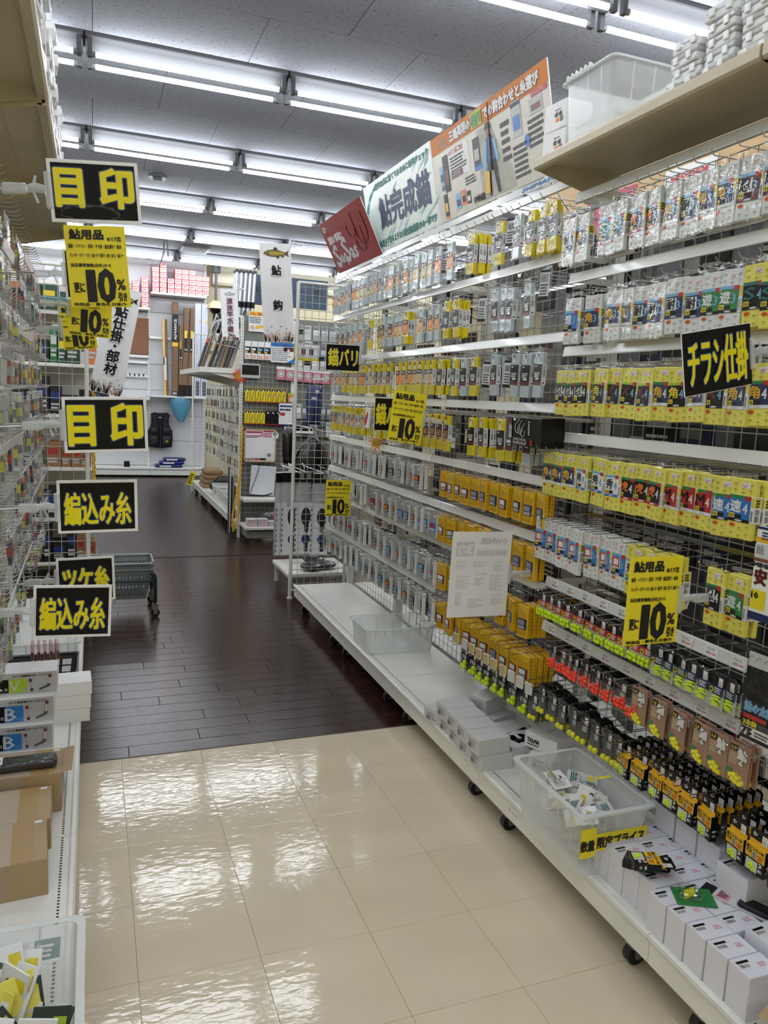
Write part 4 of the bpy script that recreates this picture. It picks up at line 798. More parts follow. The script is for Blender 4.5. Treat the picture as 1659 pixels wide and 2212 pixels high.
for k in range(2):
    o = tag(MB().bbox((-.05, -.055, 0), (.05, .055, .083), WHITE, .002).build('white_box', None, (1.415, 2.225, 2.2105+.084*k), (0, 0, .12-.05*k)), 'small white box with orange price print at the far end of the top shelf, %s' % ('upper' if k else 'lower'), 'box')
    m = MB(); m.text('1組 4個', (-.0506, .0, .038), UY, UZ, .035, .014, DGREY, .0005); m.rect((-.0506, -.006, .022), UY, UZ, .018, .012, ORANGE); m.bars((-.0506, -.028, .02), UY, UZ, .016, .016, INK, 7); m.lines((-.0506, .0, .055), UY, UZ, .03, .008, 1, GREYP); m.build('printed_label', o)
o = tag(MB().bbox((-.05, -.05, 0), (.05, .05, .05), WHITE, .002).build('white_box', None, (1.39, 2.145, 2.2105), (0, 0, .0)), 'low white box tucked between the tall boxes and the clear bin on the top shelf', 'box') if False else None
CASEW = film('clear_tackle_case', (244, 246, 247), .45, rough=.15, bump=0)
CASEL = mat('translucent_latch', (238, 238, 236), .3)
def flat_cases(y, x, z, n, label, w=.095, d=.13, h=.03):
    for k in range(n):
        t = thing('tackle_case', '%s, %s from the bottom' % (label, ORD[k+1]), 'case', (x+prk.uniform(-.006, .006), y+prk.uniform(-.005, .005), z+k*(h+.0012)), (0, 0, prk.uniform(-.12, .12)), 'stacked clear tackle cases on the top shelf')
        MB().bbox((-d/2, -w/2, 0), (d/2, w/2, h*.55), mat('case_grey_insert', (232, 233, 233), .5), .003).build('tray', t); MB().bbox((-d/2-.001, -w/2-.001, h*.55), (d/2+.001, w/2+.001, h), CASEW, .003).build('lid', t)
        m = MB()
        for s in (-.25, .25): m.bbox((-d/2-.006, s*w-.008, h*.25), (-d/2-.001, s*w+.008, h*.85), CASEL, .001)
        m.bbox((-.01, -w/2-.006, h*.25), (.01, -w/2-.001, h*.85), CASEL, .001); m.build('latch', t)
for i, (y, x, n) in enumerate(((1.63, 1.415, 4), (1.52, 1.42, 5), (1.41, 1.42, 7), (1.30, 1.42, 9), (1.18, 1.42, 10), (1.58, 1.56, 5), (1.46, 1.57, 7), (1.34, 1.57, 9))):
    flat_cases(y, x, 2.2105, n, 'clear tackle case, %s stack on the right-side top shelf' % ORD[i+1])

# ================================================================== things on the right-side deck
DZK = .1625
tub('empty milky bin on the bare far deck of the right-side wall', 1.262, 1.66, 3.46, 3.745, DZK, .292, .02, MILKY, 7)
GREYC = mat('pale_grey_carton', (206, 207, 206), .55, vary=.03)
def carton(x, y, z, dx, dy, h, label, rot=0, mt=GREYC, tape=True, name='small_carton', group='small grey cartons on the right-side deck', prints=True, parent=None):
    o = tag(MB().bbox((-dx/2, -dy/2, 0), (dx/2, dy/2, h), mt, .0012).build(name, None, (x, y, z), (0, 0, rot)), label, 'box', group)
    if tape: m = MB(); m.rect((-dx*.12, -dy/2+.001, h+.0004), X, Y, dx*.16, dy*.3, LGREY); m.rect((dx*.0, dy*.1, h+.0003), X, Y, dx*.12, dy*.38, LGREY); m.rect((-dx/2+.002, -.0004, h+.0003), X, Y, dx-.004, .0009, GREYP); m.build('tape', o)
    if prints: m = MB(); m.lines((-dx/2-.0004, dy*.3, h*.25), UY, UZ, dy*.6, h*.5, 3, GREYP, seed=int(y*100)); m.bars((-dx/2-.0004, dy*.32, h*.15), UY, UZ, dy*.25, h*.3, DGREY, 7); m.build('printed_label', o)
    return o
for i, y in enumerate((2.262, 2.358, 2.452, 2.548)):
    for k in range(2): carton(1.318-.012*k+.004*i, y+.004*k, DZK+.0588*k, .125, .093, .058, 'small grey carton, %s layer of the front row, %s from the near end' % ('upper' if k else 'lower', ORD[i+1]), prk.uniform(-.05, .05))
for i, (y, k, x, r) in enumerate(((2.66, 0, 1.32, .25), (2.64, 0, 1.47, -.1), (2.55, 0, 1.50, .3), (2.60, 1, 1.485, .35), (2.42, 0, 1.47, .1), (2.30, 0, 1.46, .05))): carton(x, y, DZK+.0588*k, .13, .095, .058, 'small grey carton in the loose back row, %s from the far end' % ORD[i+1], r)
for i, (x, y, z, r) in enumerate(((1.53, 2.19, DZK, .35), (1.50, 2.33, DZK+.0, .4), (1.545, 2.215, DZK+.0588, .28))):
    if i == 2:
        o = carton(1.565, 2.235, DZK+.0595, .19, .135, .055, 'larger white carton with black lettering on top of the grey ones', .42, WHITE, False, group=None, prints=False)
        m = MB(); m.text('TALMA', (-.0956, .055, .022), UY, UZ, .05, .014, INK, .001); m.lines((-.0956, .055, .010), UY, UZ, .05, .008, 1, DGREY); m.text('PRINT FINDER', (-.02, -.0680, .012), X, Z, .06, .006, GREYP); m.text('TALMA', (.02, .0, .0554), X, Y, .05, .014, INK, .001); m.lines((-.05, .0, .0554), X, Y, .06, .008, 1, GREYP); m.build('lettering', o)
    else: carton(x, y, z, .15, .10, .058, 'grey carton wedged under the white lettered carton, %s' % ('nearer' if i == 0 else 'farther'), r)
# price-cut bin with loose packets
bn = tub('large milky bin of loose packets with a yellow price-cut strip on its end', 1.205, 1.455, 1.57, 1.945, DZK, .358, .028, MILKY, 5)
m = MB(); m.rect((-.115, -.1755, .07), X, Z, .05, .085, YEL); m.text('数量', (-.113, -.1768, .09), X, Z, .044, .03, INK, .0012); m.build('yellow_strip', bn); m = MB(); m.rect((.06, .0, .188), X, Y, .05, .012, YEL); m.build('yellow_tape', bn); m = MB(); m.rect((-.065, -.1755, .085), X, Z, .17, .05, YEL); m.text('限定プライス', (-.06, -.1768, .093), X, Z, .155, .032, INK, .0012); m.build('yellow_strip', bn)
rp = random.Random(5)
PK = []
for i, (c1, c2, c3) in enumerate(((WHITE, GOLDY, GREEN), (WHITE, GOLDY, LGREY), (LGREY, GOLDY, TEAL), (WHITE, LIME, GOLDY))):
    m = MB(); m.mesh([(-.028, -.045, 0), (.028, -.045, .001), (.028, .045, 0), (-.028, .045, .001), (-.028, 0, .004), (.028, 0, .005), (0, 0, -.002)], [(0, 1, 5, 4), (4, 5, 2, 3), (0, 4, 6), (1, 0, 6), (5, 1, 6), (4, 3, 6), (3, 2, 6), (2, 5, 6)], c1)
    e = MB(); e.rect((-.022, .018, .0042), X, Y, .02, .014, c2); e.text('3', (.006, -.002, .0058), X, Y, .008, .012, INK, .0006); e.lines((-.022, -.036, .0046), X, Y, .04, .02, 3, c3, seed=i)
    for s in (0, 1): e.tube([(-.005+.012*math.cos(a)+.016*s, -.012+.008*math.sin(a), .006) for a in [.3+PI*1.3*k/6 for k in range(7)]], .0009, SILV, 4)
    PK.append((m.data('packet'), e.data('printed_face')))
def packets(n, cx, cy, z, sx, sy, label, group, zr=.05, lean=.5):
    for i in range(n):
        k = rp.randrange(4); o = link('loose_packet', PK[k][0], None, (cx+rp.uniform(-sx, sx), cy+rp.uniform(-sy, sy), z+zr*i/n), (rp.uniform(-lean, lean), rp.uniform(-lean, lean), rp.uniform(0, 6.28))); link('printed_face', PK[k][1], o)
        tag(o, '%s, %s from the heap bottom' % (label, ORD[i+1]), 'packet', group)
packets(44, 1.325, 1.745, .205, .062, .115, 'yellow-stickered hook packet in the price-cut bin', 'loose packets in the price-cut bin', .125, .75)
# white boxes with barcodes
BXW = mat('lavender_white_carton', (226, 226, 234), .45)
def wbox(x, y, z, dx, dy, h, label, rot=0, bar=1):
    o = tag(MB().bbox((-dx/2, -dy/2, 0), (dx/2, dy/2, h), BXW, .001).build('barcode_box', None, (x, y, z), (0, 0, rot)), label, 'box', 'white barcode boxes on the right-side deck'); m = MB()
    q = Vector((-dx/2+.006, dy/2-.010, h+.0004))
    m.rect(q+Y*-.008, X, Y, .032, .007, BLACK); m.rect(q-Y*.022, X, Y, .03, .013, WHITE); m.bars(q-Y*.021+Z*.0003, X, Y, .026, .009, INK, 9, int(y*99)); m.lines((.008, -.008, h+.0005), X, Y, .02, .014, 3, PINK if bar else GREYP, seed=int(x*77))
    m.build('printed_label', o); return o
for i, y in enumerate((1.596, 1.535, 1.473, 1.412)): wbox(1.343, y, DZK, .086, .0595, .104, 'tall white barcode box, front row beside the price-cut bin, %s from the far end' % ORD[i+1])
for i, y in enumerate((1.594, 1.532, 1.470, 1.409)): wbox(1.431, y, DZK, .086, .0595, .104, 'tall white barcode box, second row beside the price-cut bin, %s from the far end' % ORD[i+1])
for i, y in enumerate((1.594, 1.532, 1.470, 1.409)): wbox(1.519, y, DZK, .086, .0595, .104, 'tall white barcode box, third row beside the price-cut bin, %s from the far end' % ORD[i+1])
for i, y in enumerate((1.582, 1.50, 1.418)): wbox(1.528, y, DZK+.1045, .07, .076, .07, 'white box atop the third barcode row, %s from the far end' % ORD[i+1], 0)
for i, y in enumerate((1.345, 1.283, 1.221, 1.159, 1.097)): wbox(1.317+.002*i, y, DZK, .086, .0595, .104, 'tall white barcode box past the deck joint, front row, %s from the far end' % ORD[i+1], -.02)
for i, y in enumerate((1.345, 1.283, 1.221)): wbox(1.409, y, DZK, .086, .0595, .104, 'tall white barcode box past the deck joint, second row, %s from the far end' % ORD[i+1])
for i, y in enumerate((1.345, 1.283)): wbox(1.50, y, DZK, .086, .0595, .104, 'tall white barcode box past the deck joint, third row, %s from the far end' % ORD[i+1])
wbox(1.43, 1.13, DZK, .1, .1, .125, 'large white box past the deck joint, cut by the picture edge', .05); wbox(1.535, 1.15, DZK, .1, .1, .125, 'large white box behind the cut one at the picture edge', .0); wbox(1.495, 1.30, DZK+.1045, .09, .09, .07, 'white box lying on the barcode boxes at the right-side picture edge', .08)
for k in range(3): pack('sinker', 1.372-.004*k, 1.44-.015*k, DZK+.109+.021*k, 'black sinker box lying flat on the white boxes, %s of the pile' % ('bottom', 'middle', 'top')[k], 'pack', 'sinker boxes lying on the white boxes', yaw=-.9+.25*k, sway=PI/2-.02, bag=False)
o = thing('lure_pack', 'green-backed blister pack with yellow floats lying on the white boxes', 'pack', (1.36, 1.322, DZK+.1055), (.0, -.02, -.45)); MB().bbox((-.045, -.035, 0), (.05, .035, .0015), GREEN, .0005).build('back_card', o); MB().bbox((-.038, -.026, .002), (.02, .026, .022), CLEAR, .006).build('blister', o)
m = MB()
for k in range(4): m.tube([(-.02+.006*k, -.012, .006+.003*k), (-.015+.006*k, .012, .006+.003*k)], .004, YELB, 6)
m.build('floats', o)
o = thing('tool_pack', 'black tool in a clear pack with printed header lying on the white boxes', 'pack', (1.455, 1.27, DZK+.1055), (0, 0, -1.15)); MB().bbox((-.09, -.025, 0), (.10, .025, .0015), LGREY, .0005).build('back_card', o); MB().bbox((.0, -.02, .0018), (.095, .02, .014), BAGK, .004).build('tool', o)
m = MB(); m.rect((-.088, -.02, .0018), X, Y, .03, .04, BLACK); m.rect((-.05, -.02, .0018), X, Y, .03, .04, PINK); m.lines((-.048, -.015, .0022), X, Y, .026, .03, 4, INK); m.build('printed_header', o)
KRAFT = mat('kraft_cardboard', (172, 146, 108), .6, vary=.05, vscale=5)
o = thing('cardboard_box', 'open brown cardboard box at the bottom picture corner opposite', 'box', (1.335, .865, .14), (0, 0, .0)); m = MB(); m.box((-.09, -.12, 0), (.09, .12, .004), KRAFT)
for a, b in (((-.09, -.12), (-.086, .12)), ((.086, -.12), (.09, .12)), ((-.09, -.12), (.09, -.116)), ((-.09, .116), (.09, .12))): m.box((a[0], a[1], .004), (b[0], b[1], .16), KRAFT)
m.build('carton_body', o); m = MB(); m.prism([(-.09, .16), (-.087, .16), (-.12, .13), (-.123, .132)], 1, -.118, .118, KRAFT); m.build('flap', o)
# ================================================================== left-side wall
LXF, LXB = -.062, -.46
for i, (a, b) in enumerate(((1.3, 2.2), (2.2, 3.1), (3.1, 4.0), (4.0, 4.9))):
    shelf_unit(a, b, LXF, LXB, 'cream shelf bay of the left-side wall, %s' % ('near-end, its deck carrying cardboard boxes', 'with the printed tool boxes on its deck', 'with the dark perforated basket on its deck', 'at the far end beside the left-side wire panel')[i])
def clam(name, body, card, acc, W=.062, H=.118, D=.016, seed=0):
    m = MB(); m.bbox((.003, -W/2+.004, -H+.004), (D-.003, W/2-.004, -.03), body, .003); c = MB()
    c.box((.006, -W/2, -.034), (.0075, W/2, .006), card); c.rect((.0055, W/2-.006, -.028), UY, UZ, W*.6, .016, acc); c.lines((.0056, W/2-.006, -.010), UY, UZ, W*.7, .010, 2, INK, seed=seed)
    c.box((.0015, -W/2+.006, -H*.72), (D-.0015, W/2-.0035, -H*.45), acc)
    s = MB(); s.bbox((0, -W/2, -H), (D, W/2, -.026), CLEAR, .004)
    KINDS[name] = dict(body=m.data(name), parts=[('header_card', c.data('header_card')), ('clear_shell', s.data('clear_shell'))], dx=.02)
CG = [mat('clam_%d' % i, c, .3, coat=.4) for i, c in enumerate(((168, 170, 170), (120, 124, 126), (206, 206, 204), (60, 120, 60), (170, 60, 50), (36, 48, 84), (214, 206, 70), (24, 24, 26), (200, 120, 80)))]
GR = ['pale grey', 'mid grey', 'white', 'green', 'red', 'navy', 'yellow-green', 'black', 'orange']
for i in range(9):
    clam('clam_%d' % i, CG[i], WHITE if i % 2 else LGREY, CG[(i*4+2) % 9], seed=i); LOOK['clam_%d' % i] = '%s clear-shell pack' % GR[i]
NAMES['clam'] = 'shell_pack'
LZ = [1.98, 1.83, 1.68, 1.53, 1.38, 1.23, 1.08, .93, .78, .63]
HL = MB().tube([(0, 0, 0), (.19, 0, .004), (.203, 0, .014)], .0017, CHROME, 5).data('hook')
rl_ = random.Random(9)
for r, z in enumerate(LZ):
    t = thing('hook_rail', 'chrome hook rail of the left-side wall, %s from the top' % ORD[r+1], 'rail', (LXB+.03, 3.25, z+.03), group='hook rails of the left-side wall')
    MB().box((-.006, -1.6, -.006), (0, 1.6, .008), CHROME).build('hook_bar', t)
    ys = [1.88+.072*k+rl_.uniform(-.004, .004) for k in range(42)]
    n = 0
    for y in ys:
        link('hook', HL, t, (0, y-3.25, 0))
        if rl_.random() < .56:
            k = 'clam_%d' % rl_.choice((0, 0, 0, 1, 1, 1, 2, 2, 7, 3, 4, 5, 6, 8)); n += 1
            d = rl_.choice((1, 1, 1, 1, 2))
            for q in range(d):
                pack(k, -.262-.022*q, y, z+.012, '%s, %s from near end, %s left-wall rail, %s' % (LOOK[k], ORD[n], ORD[r+1], 'rear one' if q else 'foremost'), 'pack', 'packs on the %s rail of the left-side wall' % ORD[r+1], PI+rl_.uniform(-.12, .12), rl_.uniform(-.08, .08))
for i, (y0, y1, z, sl_) in enumerate(((2.45, 2.75, 1.80, 0), (2.9, 3.5, 1.60, 0), (2.0, 2.45, 1.36, 0), (3.2, 3.7, 1.88, 0), (2.3, 3.25, .79, 0), (3.3, 4.2, .96, 0), (2.2, 2.9, 1.24, 0))):
    m = MB(); m.prism([(-.232, z), (-.228, z), (-.222, z+.03), (-.226, z+.03)], 1, y0, y1, RAILM)
    tag(m.build('price_strip'), 'loose pale price strip clipped on the left-side hooks, %s from the top' % ORD[(4, 6, 0, 2, 1, 3, 5).index(i)+1] if False else 'pale price strip clipped across the left-side hooks at %s height' % ('eye', 'chest', 'waist', 'head', 'shin', 'knee', 'hip')[i], 'price strip')
for i, (a, b) in enumerate(((1.3, 2.2), (2.2, 3.1), (3.1, 4.0))): top_shelf(a, b, -.10, -.438, 2.128-.012*i, 'brownish beige top shelf of the left-side wall, %s' % ('near-end, top picture corner', 'middle one', 'far-end')[i], SHU)
WL = mat('white_packet_box', (232, 233, 233), .4)
lb = MB().bbox((-.07, -.045, 0), (.07, .045, .034), WL, .002).data('packet_box'); lm = MB(); lm.rect((.0704, -.02, .012), Y, Z, .03, .012, BLACK); lm.lines((.0704, -.04, .004), Y, Z, .05, .006, 1, GREYP); lm.rect((-.02, -.0454, .010), X, Z, .03, .014, BLACK); lmd = lm.data('printed_label')
for i, (y, n) in enumerate(((1.95, 12), (2.06, 10), (2.18, 9), (2.32, 13), (2.45, 11), (2.58, 8), (2.72, 12), (2.86, 9), (3.02, 7), (3.2, 10), (3.36, 8), (3.52, 6))):
    for k in range(n):
        o = link('packet_box', lb, None, (-.175+rl_.uniform(-.012, .012), y+rl_.uniform(-.008, .008), 2.163+.0352*k-(.012 if y > 2.25 else 0)-(.012 if y > 3.1 else 0)), (0, 0, rl_.uniform(-.12, .12))); link('printed_label', lmd, o)
        tag(o, 'black-labelled white box, %s stack on the left-side top shelf, %s from the bottom' % (ORD[i+1], ORD[k+1]), 'box', 'white boxes stacked on the left-side top shelf')

# ------------------------------------------------------------------ wire end panels
def wire_panel(x0, x1, y, z1, label, st=.05):
    t = thing('wire_panel', label, 'wire panel', ((x0+x1)/2, y, 0)); h = (x1-x0)/2
    f = MB()
    for a, b in (((-h, 0, .02), (-h, 0, z1)), ((h, 0, .02), (h, 0, z1)), ((-h, 0, z1), (h, 0, z1)), ((-h, 0, .06), (h, 0, .06))): f.tube([a, b], .0125 if a[0] == b[0] else .009, STEEL, 8)
    for s in (-1, 1): f.cyl((s*h, 0, 0), (s*h, 0, .012), .02, STEELW, 12)
    f.build('frame', t); m = MB(); net(m, (-h, 0, .06), X, Z, 2*h, z1-.06, NETW, st, .0021); m.build('wire_net', t); return t
wire_panel(1.305, 1.705, 5.2, 2.19, 'white framed wire panel standing at the far end of the right-side wall')
wire_panel(-.47, -.03, 4.98, 2.12, 'white framed wire panel at the far end of the left-side wall', .072)

# ------------------------------------------------------------------ price and category signs
def clip_arm(parent, w, length, side=-1):
    """clear swivel clip on the side edge of a sign, with its rod"""
    m = MB(); s = side; x = s*w/2
    m.bbox((x-.007, -.006, -.035), (x+.007, .008, .035), ARM, .003); m.tube([(x+s*.005, 0, 0), (x+s*.025, 0, .004), (x+s*.045, .002, 0)], [.008, .010, .007], ARM, 8); m.bbox((min(x+s*.04, x+s*.085), -.009, -.010), (max(x+s*.04, x+s*.085), .009, .010), ARM, .003)
    for a in (-.6, .6): m.tube([(x+s*.03, 0, 0), (x+s*.022, 0, .026*(1 if a > 0 else -1))], .003, ARM, 5)
    if length: m.tube([(x+s*.08, 0, 0), (x+s*(.08+length), .0, -.004)], .003, CHROME, 6)
    m.build('clip_arm', parent)
def black_sign(x, y, z, w, h, roll, yaw, txt, tw, th, label, side=-1, arm=.12, border=.007, wavy=False, yo=0, bold=.028):
    t = thing('category_sign', label, 'sign', (x, y, z), (0, -roll, yaw))
    MB().bbox((-w/2, 0, -h/2), (w/2, .003, h/2), WHITE, .0008).build('board', t)
    f = MB(); f.rect((-w/2+border, -.0005, -h/2+border), X, Z, w-2*border, h-2*border, SIGNK); f.build('black_face', t)
    l = MB(); l.text(txt, (-tw*w/2, -.0016, -th*h/2+yo*h), X, Z, tw*w, th*h, SIGNY, bold*h, res=2, outline=.020*h, om=SIGNB); l.build('lettering', t)
    if arm is not None: clip_arm(t, w, arm, side)
    if wavy:
        q = MB(); rr = random.Random(2)
        for k in range(14):
            a = 2*PI*k/14; b = a+.5; p = [(-.012+.052*math.cos(v)*(1+.1*rr.random()), -.004-.004*rr.random(), -h*.36+.016*math.sin(v)) for v in (a, (a+b)/2, b)]
            q.tube(p, [.001, .004, .001], FILM, 5)
        q.build('crumpled_film', t)
    return t
black_sign(.009, 1.75, 1.826, .174, .121, .085, 0, '目 印', .84, .60, 'black sign reading 目印 with a crumpled film along its foot, uppermost on the left-side wall', arm=.18, wavy=True, yo=.06)
black_sign(.029, 1.9, 1.348, .184, .128, .045, 0, '目 印', .86, .72, 'uncrumpled black sign reading 目印 at waist height on the left-side wall', arm=.12)
black_sign(.011, 2.0, 1.142, .186, .131, .02, 0, '編込み糸', .82, .60, 'upper black sign reading 編込み糸 on the left-side wall', yo=-.04, bold=.013)
black_sign(-.022, 2.4, .863, .162, .136, .03, 0, 'ツケ糸', .78, .5, 'black sign reading ツケ糸, half covered by the lowest sign', yo=.02, bold=.02)
black_sign(-.05, 2.0, .878, .181, .134, -.035, 0, '編込み糸', .82, .60, 'lowest black sign on the left-side wall, reading 編込み糸', yo=-.04, bold=.013)
black_sign(.01, 2.3, 1.335, .165, .130, .04, 0, '目印', .8, .7, 'black sign almost wholly hidden behind the second 目印 sign')
black_sign(.0, 2.62, 1.775, .155, .15, .07, 0, 'ツケ', .62, .75, 'black sign with one yellow stroke showing, behind the foremost yellow sale sheet')
black_sign(1.321, 4.2, 1.657, .199, .145, .01, 0, '錨バリ', .86, .66, 'black sign reading 錨バリ near the far wire panel', side=1, arm=.02, border=.002, bold=.013)
black_sign(1.275, 3.3, 1.368, .155, .148, .0, 0, '錨バリ', .9, .62, 'black sign mostly hidden behind a yellow sale sheet on the right-side wall', side=1, arm=.1, border=.002, bold=.014)
black_sign(1.287, 1.35, 1.555, .192, .137, .20, 0, 'チラシ仕掛', .86, .74, 'black sign reading チラシ仕掛, tilted, on the right-side wall', side=1, arm=.10, border=.0015, bold=.015)
W_, H_ = 1, 1.375
sh = MB(); sh.box((-.5, 0, -H_/2), (.5, .0016, H_/2), YEL); shd = sh.data('sheet')
lt = MB()
def yl(t, x0, x1, y0, y1, b, res=1): lt.text(t, (-.5+x0, -.0012, H_/2-y1*H_), X, Z, x1-x0, (y1-y0)*H_, INK, b, res)
yl('鮎用品', .08, .63, .05, .165, .008, 2); yl('8/17迄', .69, .93, .125, .185, .002); yl('鮎針・ハナカン・目印・サカ針・鮎仕掛け・鮎糸', .05, .92, .225, .275, .0014); yl('ウェーダー・タイツ・ベスト・鮎シャツ・鮎ダモ・友舟・友カン・鮎ルアー', .06, .95, .335, .385, .0012)
yl('当店通常価格(白札)から', .06, .72, .46, .51, .002); yl('更に', .08, .25, .70, .82, .005, 2); yl('1', .30, .43, .55, .925, .016, 2); yl('0', .49, .75, .54, .93, .026, 2); yl('%', .79, .93, .655, .785, .006, 2); yl('引き', .80, .94, .82, .925, .005, 2); yl('特価品・黄色札対象外', .05, .93, .945, .985, .002)
ltd = lt.data('lettering')
def sale_sheet(x, y, z, w, roll, label, yaw=0, side=None, arm=.06):
    t = thing('sale_sheet', label, 'sale sheet', (x, y, z), (0, -roll, yaw), 'yellow ten-percent sale sheets')
    for n, d in (('sheet', shd), ('lettering', ltd)): o = link(n, d, t); o.scale = (w, 1, w)
    if side: clip_arm(t, w, arm, side)
sale_sheet(.017, 2.2, 1.742, .148, .085, 'foremost yellow 10% sale sheet of the left-side wall, hanging under the crumpled-film sign')
sale_sheet(-.003, 2.7, 1.682, .130, -.04, 'yellow 10% sale sheet of the left-side wall, second behind the foremost one', side=-1)
sale_sheet(-.045, 3.0, 1.640, .112, .13, 'yellow 10% sale sheet of the left-side wall, rearmost and lowest of its three', side=-1)
sale_sheet(1.278, 3.1, 1.364, .157, -.10, 'yellow 10% sale sheet in front of the hidden black sign on the right-side wall', side=1)
sale_sheet(1.356, 4.3, .846, .156, -.01, 'small yellow 10% sale sheet beside the far wire panel', side=1)
sale_sheet(1.264, 1.45, .984, .158, .0, 'large yellow 10% sale sheet over the lime bead bags, frontmost of its kind', side=1)
t = thing('paper_notice', 'white sheet whose mirrored print shows through, hanging before the mustard cases', 'notice', (1.248, 2.3, .852), (0, .02, 0))
m = MB(); m.box((-.115, 0, -.15), (.115, .0012, .15), PAPER); m.build('sheet', t); m = MB(); gp = mat('show_through_print', (222, 222, 224), .7)
m.text('OWNER', (.098, -.0006, .107), -X, Z, .105, .020, LGREY, .001); m.rect((-.098, -.0005, .065), X, Z, .068, .05, LGREY); m.text('動', (-.035, -.0008, .07), -X, Z, .055, .038, WHITE, .002); m.rect((-.02, -.0005, .065), X, Z, .12, .022, gp); m.text('釣法早見表', (.096, -.0008, .067), -X, Z, .112, .016, LGREY, .001)
for k, (x, z, w, h, n) in enumerate(((-.095, .02, .05, .03, 3), (-.03, .025, .06, .025, 2), (.05, .01, .045, .04, 3), (-.09, -.05, .06, .05, 4), (-.02, -.04, .05, .05, 3), (.04, -.06, .055, .06, 5), (-.09, -.11, .03, .05, 5), (-.04, -.12, .06, .04, 2), (.05, -.11, .05, .04, 3))): m.lines((x, -.0005, z), X, Z, w, h, n, gp, seed=k); m.rect((x, -.0004, z), X, Z, w*.5, h*.6, gp)
m.build('printed_face', t); clip_arm(t, .23, .08, 1)

# ------------------------------------------------------------------ hanging banners
def fish(m, o, s, body, dark):
    o = Vector(o)
    P = lambda pts, c, k: m.poly([o+Vector((x*s, -.0004*k, z*s)) for x, z in pts], c)
    up = [(-.5, 0), (-.42, .07), (-.28, .12), (-.1, .14), (.1, .12), (.28, .07), (.38, .045)]; dn = [(.38, -.03), (.28, -.06), (.1, -.10), (-.1, -.12), (-.28, -.10), (-.42, -.05)]
    P(up+dn, dark, 1); P([(x*.94, z*.78) for x, z in up+dn], body, 2)
    P([(.34, .03), (.5, .13), (.45, 0), (.5, -.12), (.34, -.02)], dark, 2); P([(-.12, .13), (-.05, .24), (.04, .2), (.08, .12)], dark, 1); P([(.0, -.1), (.03, -.19), (.1, -.17), (.12, -.09)], dark, 1); P([(.2, -.08), (.24, -.15), (.3, -.12), (.29, -.05)], dark, 1)
    P([(-.36, -.06), (-.3, .09), (-.28, .0), (-.3, -.08)], dark, 3); m.disc(o+Vector((-.41*s, -.0018, .02*s)), X, Z, .018*s, BLACK, 8); P([(-.25, .02), (.3, .015), (.3, -.005), (-.25, 0)], GOLDY if body is not LGREY else GREYP, 3)
CORAL = [mat('coral_%d' % i, c, .6) for i, c in enumerate(((196, 150, 140), (168, 140, 170), (150, 180, 160), (226, 150, 90), (210, 100, 110), (220, 200, 110), (170, 160, 140)))]
def reef(m, w, z0, h, seed):
    rr = random.Random(seed)
    for k in range(34):
        x = rr.uniform(-w/2+.004, w/2-.012); hh = h*rr.uniform(.3, .9)*(1.1-.6*abs(math.sin(x*40+seed))); c = rr.choice(CORAL)
        for b in range(4):
            a = rr.uniform(-.9, .9); px = min(max(x+math.sin(a)*hh*.6, -w/2+.003), w/2-.003); m.poly([(x, -.0006, z0+.002), (x+.0025, -.0006, z0+.002), (px+.0012, -.0006, z0+hh), (px-.0012, -.0006, z0+hh)], c)
    for k in range(12): x = rr.uniform(-w/2+.005, w/2-.02); z = z0+h*rr.uniform(.4, 1.2); m.poly([(x, -.0008, z), (x+.007, -.0008, z+.0025), (x+.014, -.0008, z-.001), (x+.006, -.0008, z-.003)], DGREY)
def banner(label, x, y, z, w, h, roll, yaw, glyphs, fsz, fbody, fdark, ink, om, gs, seed, clipside=1, bow=.01):
    t = thing('hanging_banner', label, 'banner', (x, y, z), (0, -roll, yaw)); m = MB(); n = 8
    m.mesh([(sx*w/2, bow*math.sin(PI*k/n), -h+h*k/n) for k in range(n+1) for sx in (-1, 1)]+[(sx*w/2, .0015+bow*math.sin(PI*k/n), -h+h*k/n) for k in range(n+1) for sx in (-1, 1)],
           [(2*k, 2*k+1, 2*k+3, 2*k+2) for k in range(n)]+[(2*k+19, 2*k+18, 2*k+20, 2*k+21)[::1] for k in range(n)], PAPER, True); m.build('banner_sheet', t)
    q = MB(); fish(q, (.004, -.0008, -h*.10), w*fsz, fbody, fdark); q.build('fish_print', t)
    q = MB()
    for g, zc in glyphs: s_ = .22 if g == '・' else 1; q.text(g, (-gs*s_/2, -.0012, -h*zc-gs*s_/2), X, Z, gs*s_, gs*s_*(.5 if g in '()' else 1), ink, gs*.042, outline=gs*.06, om=om)
    q.build('lettering', t); q = MB(); reef(q, w, -h, h*.14, seed); q.build('reef_print', t)
    if clipside: clip_arm(t, w, 0, clipside)
OLIVE = mat('fish_olive', (150, 128, 44), .5)
banner('tall white banner with a golden fish reading 鮎 and 鈎, clipped to the far wire panel', 1.142, 5.22, 2.425, .212, .64, .075, 0, (('鮎', .27), ('鈎', .62)), .82, OLIVE, mat('fish_dark', (74, 62, 30), .5), BLACK, WHITE, .062, 1)
for o_ in [o for o in bpy.data.objects if o.name == 'hanging_banner']: pass
banner('narrow white banner reading 源流竿(小継) clipped to the island shelving', 1.225, 7.58, 2.41, .165, .48, .06, 0, (('源', .24), ('流', .37), ('竿', .49), ('(', .57), ('小', .65), ('継', .78), (')', .87)), .62, LGREY, GREYP, MAROON, LGREY, .052, 2)
banner('slanted white banner reading 鮎仕掛・部材 beside the left-side wire panel', .195, 4.955, 2.02, .185, .64, -.19, 0, (('鮎', .22), ('仕', .335), ('掛', .45), ('・', .545), ('部', .64), ('材', .76)), .82, OLIVE, BLACK, BLACK, WHITE, .068, 3, -1)

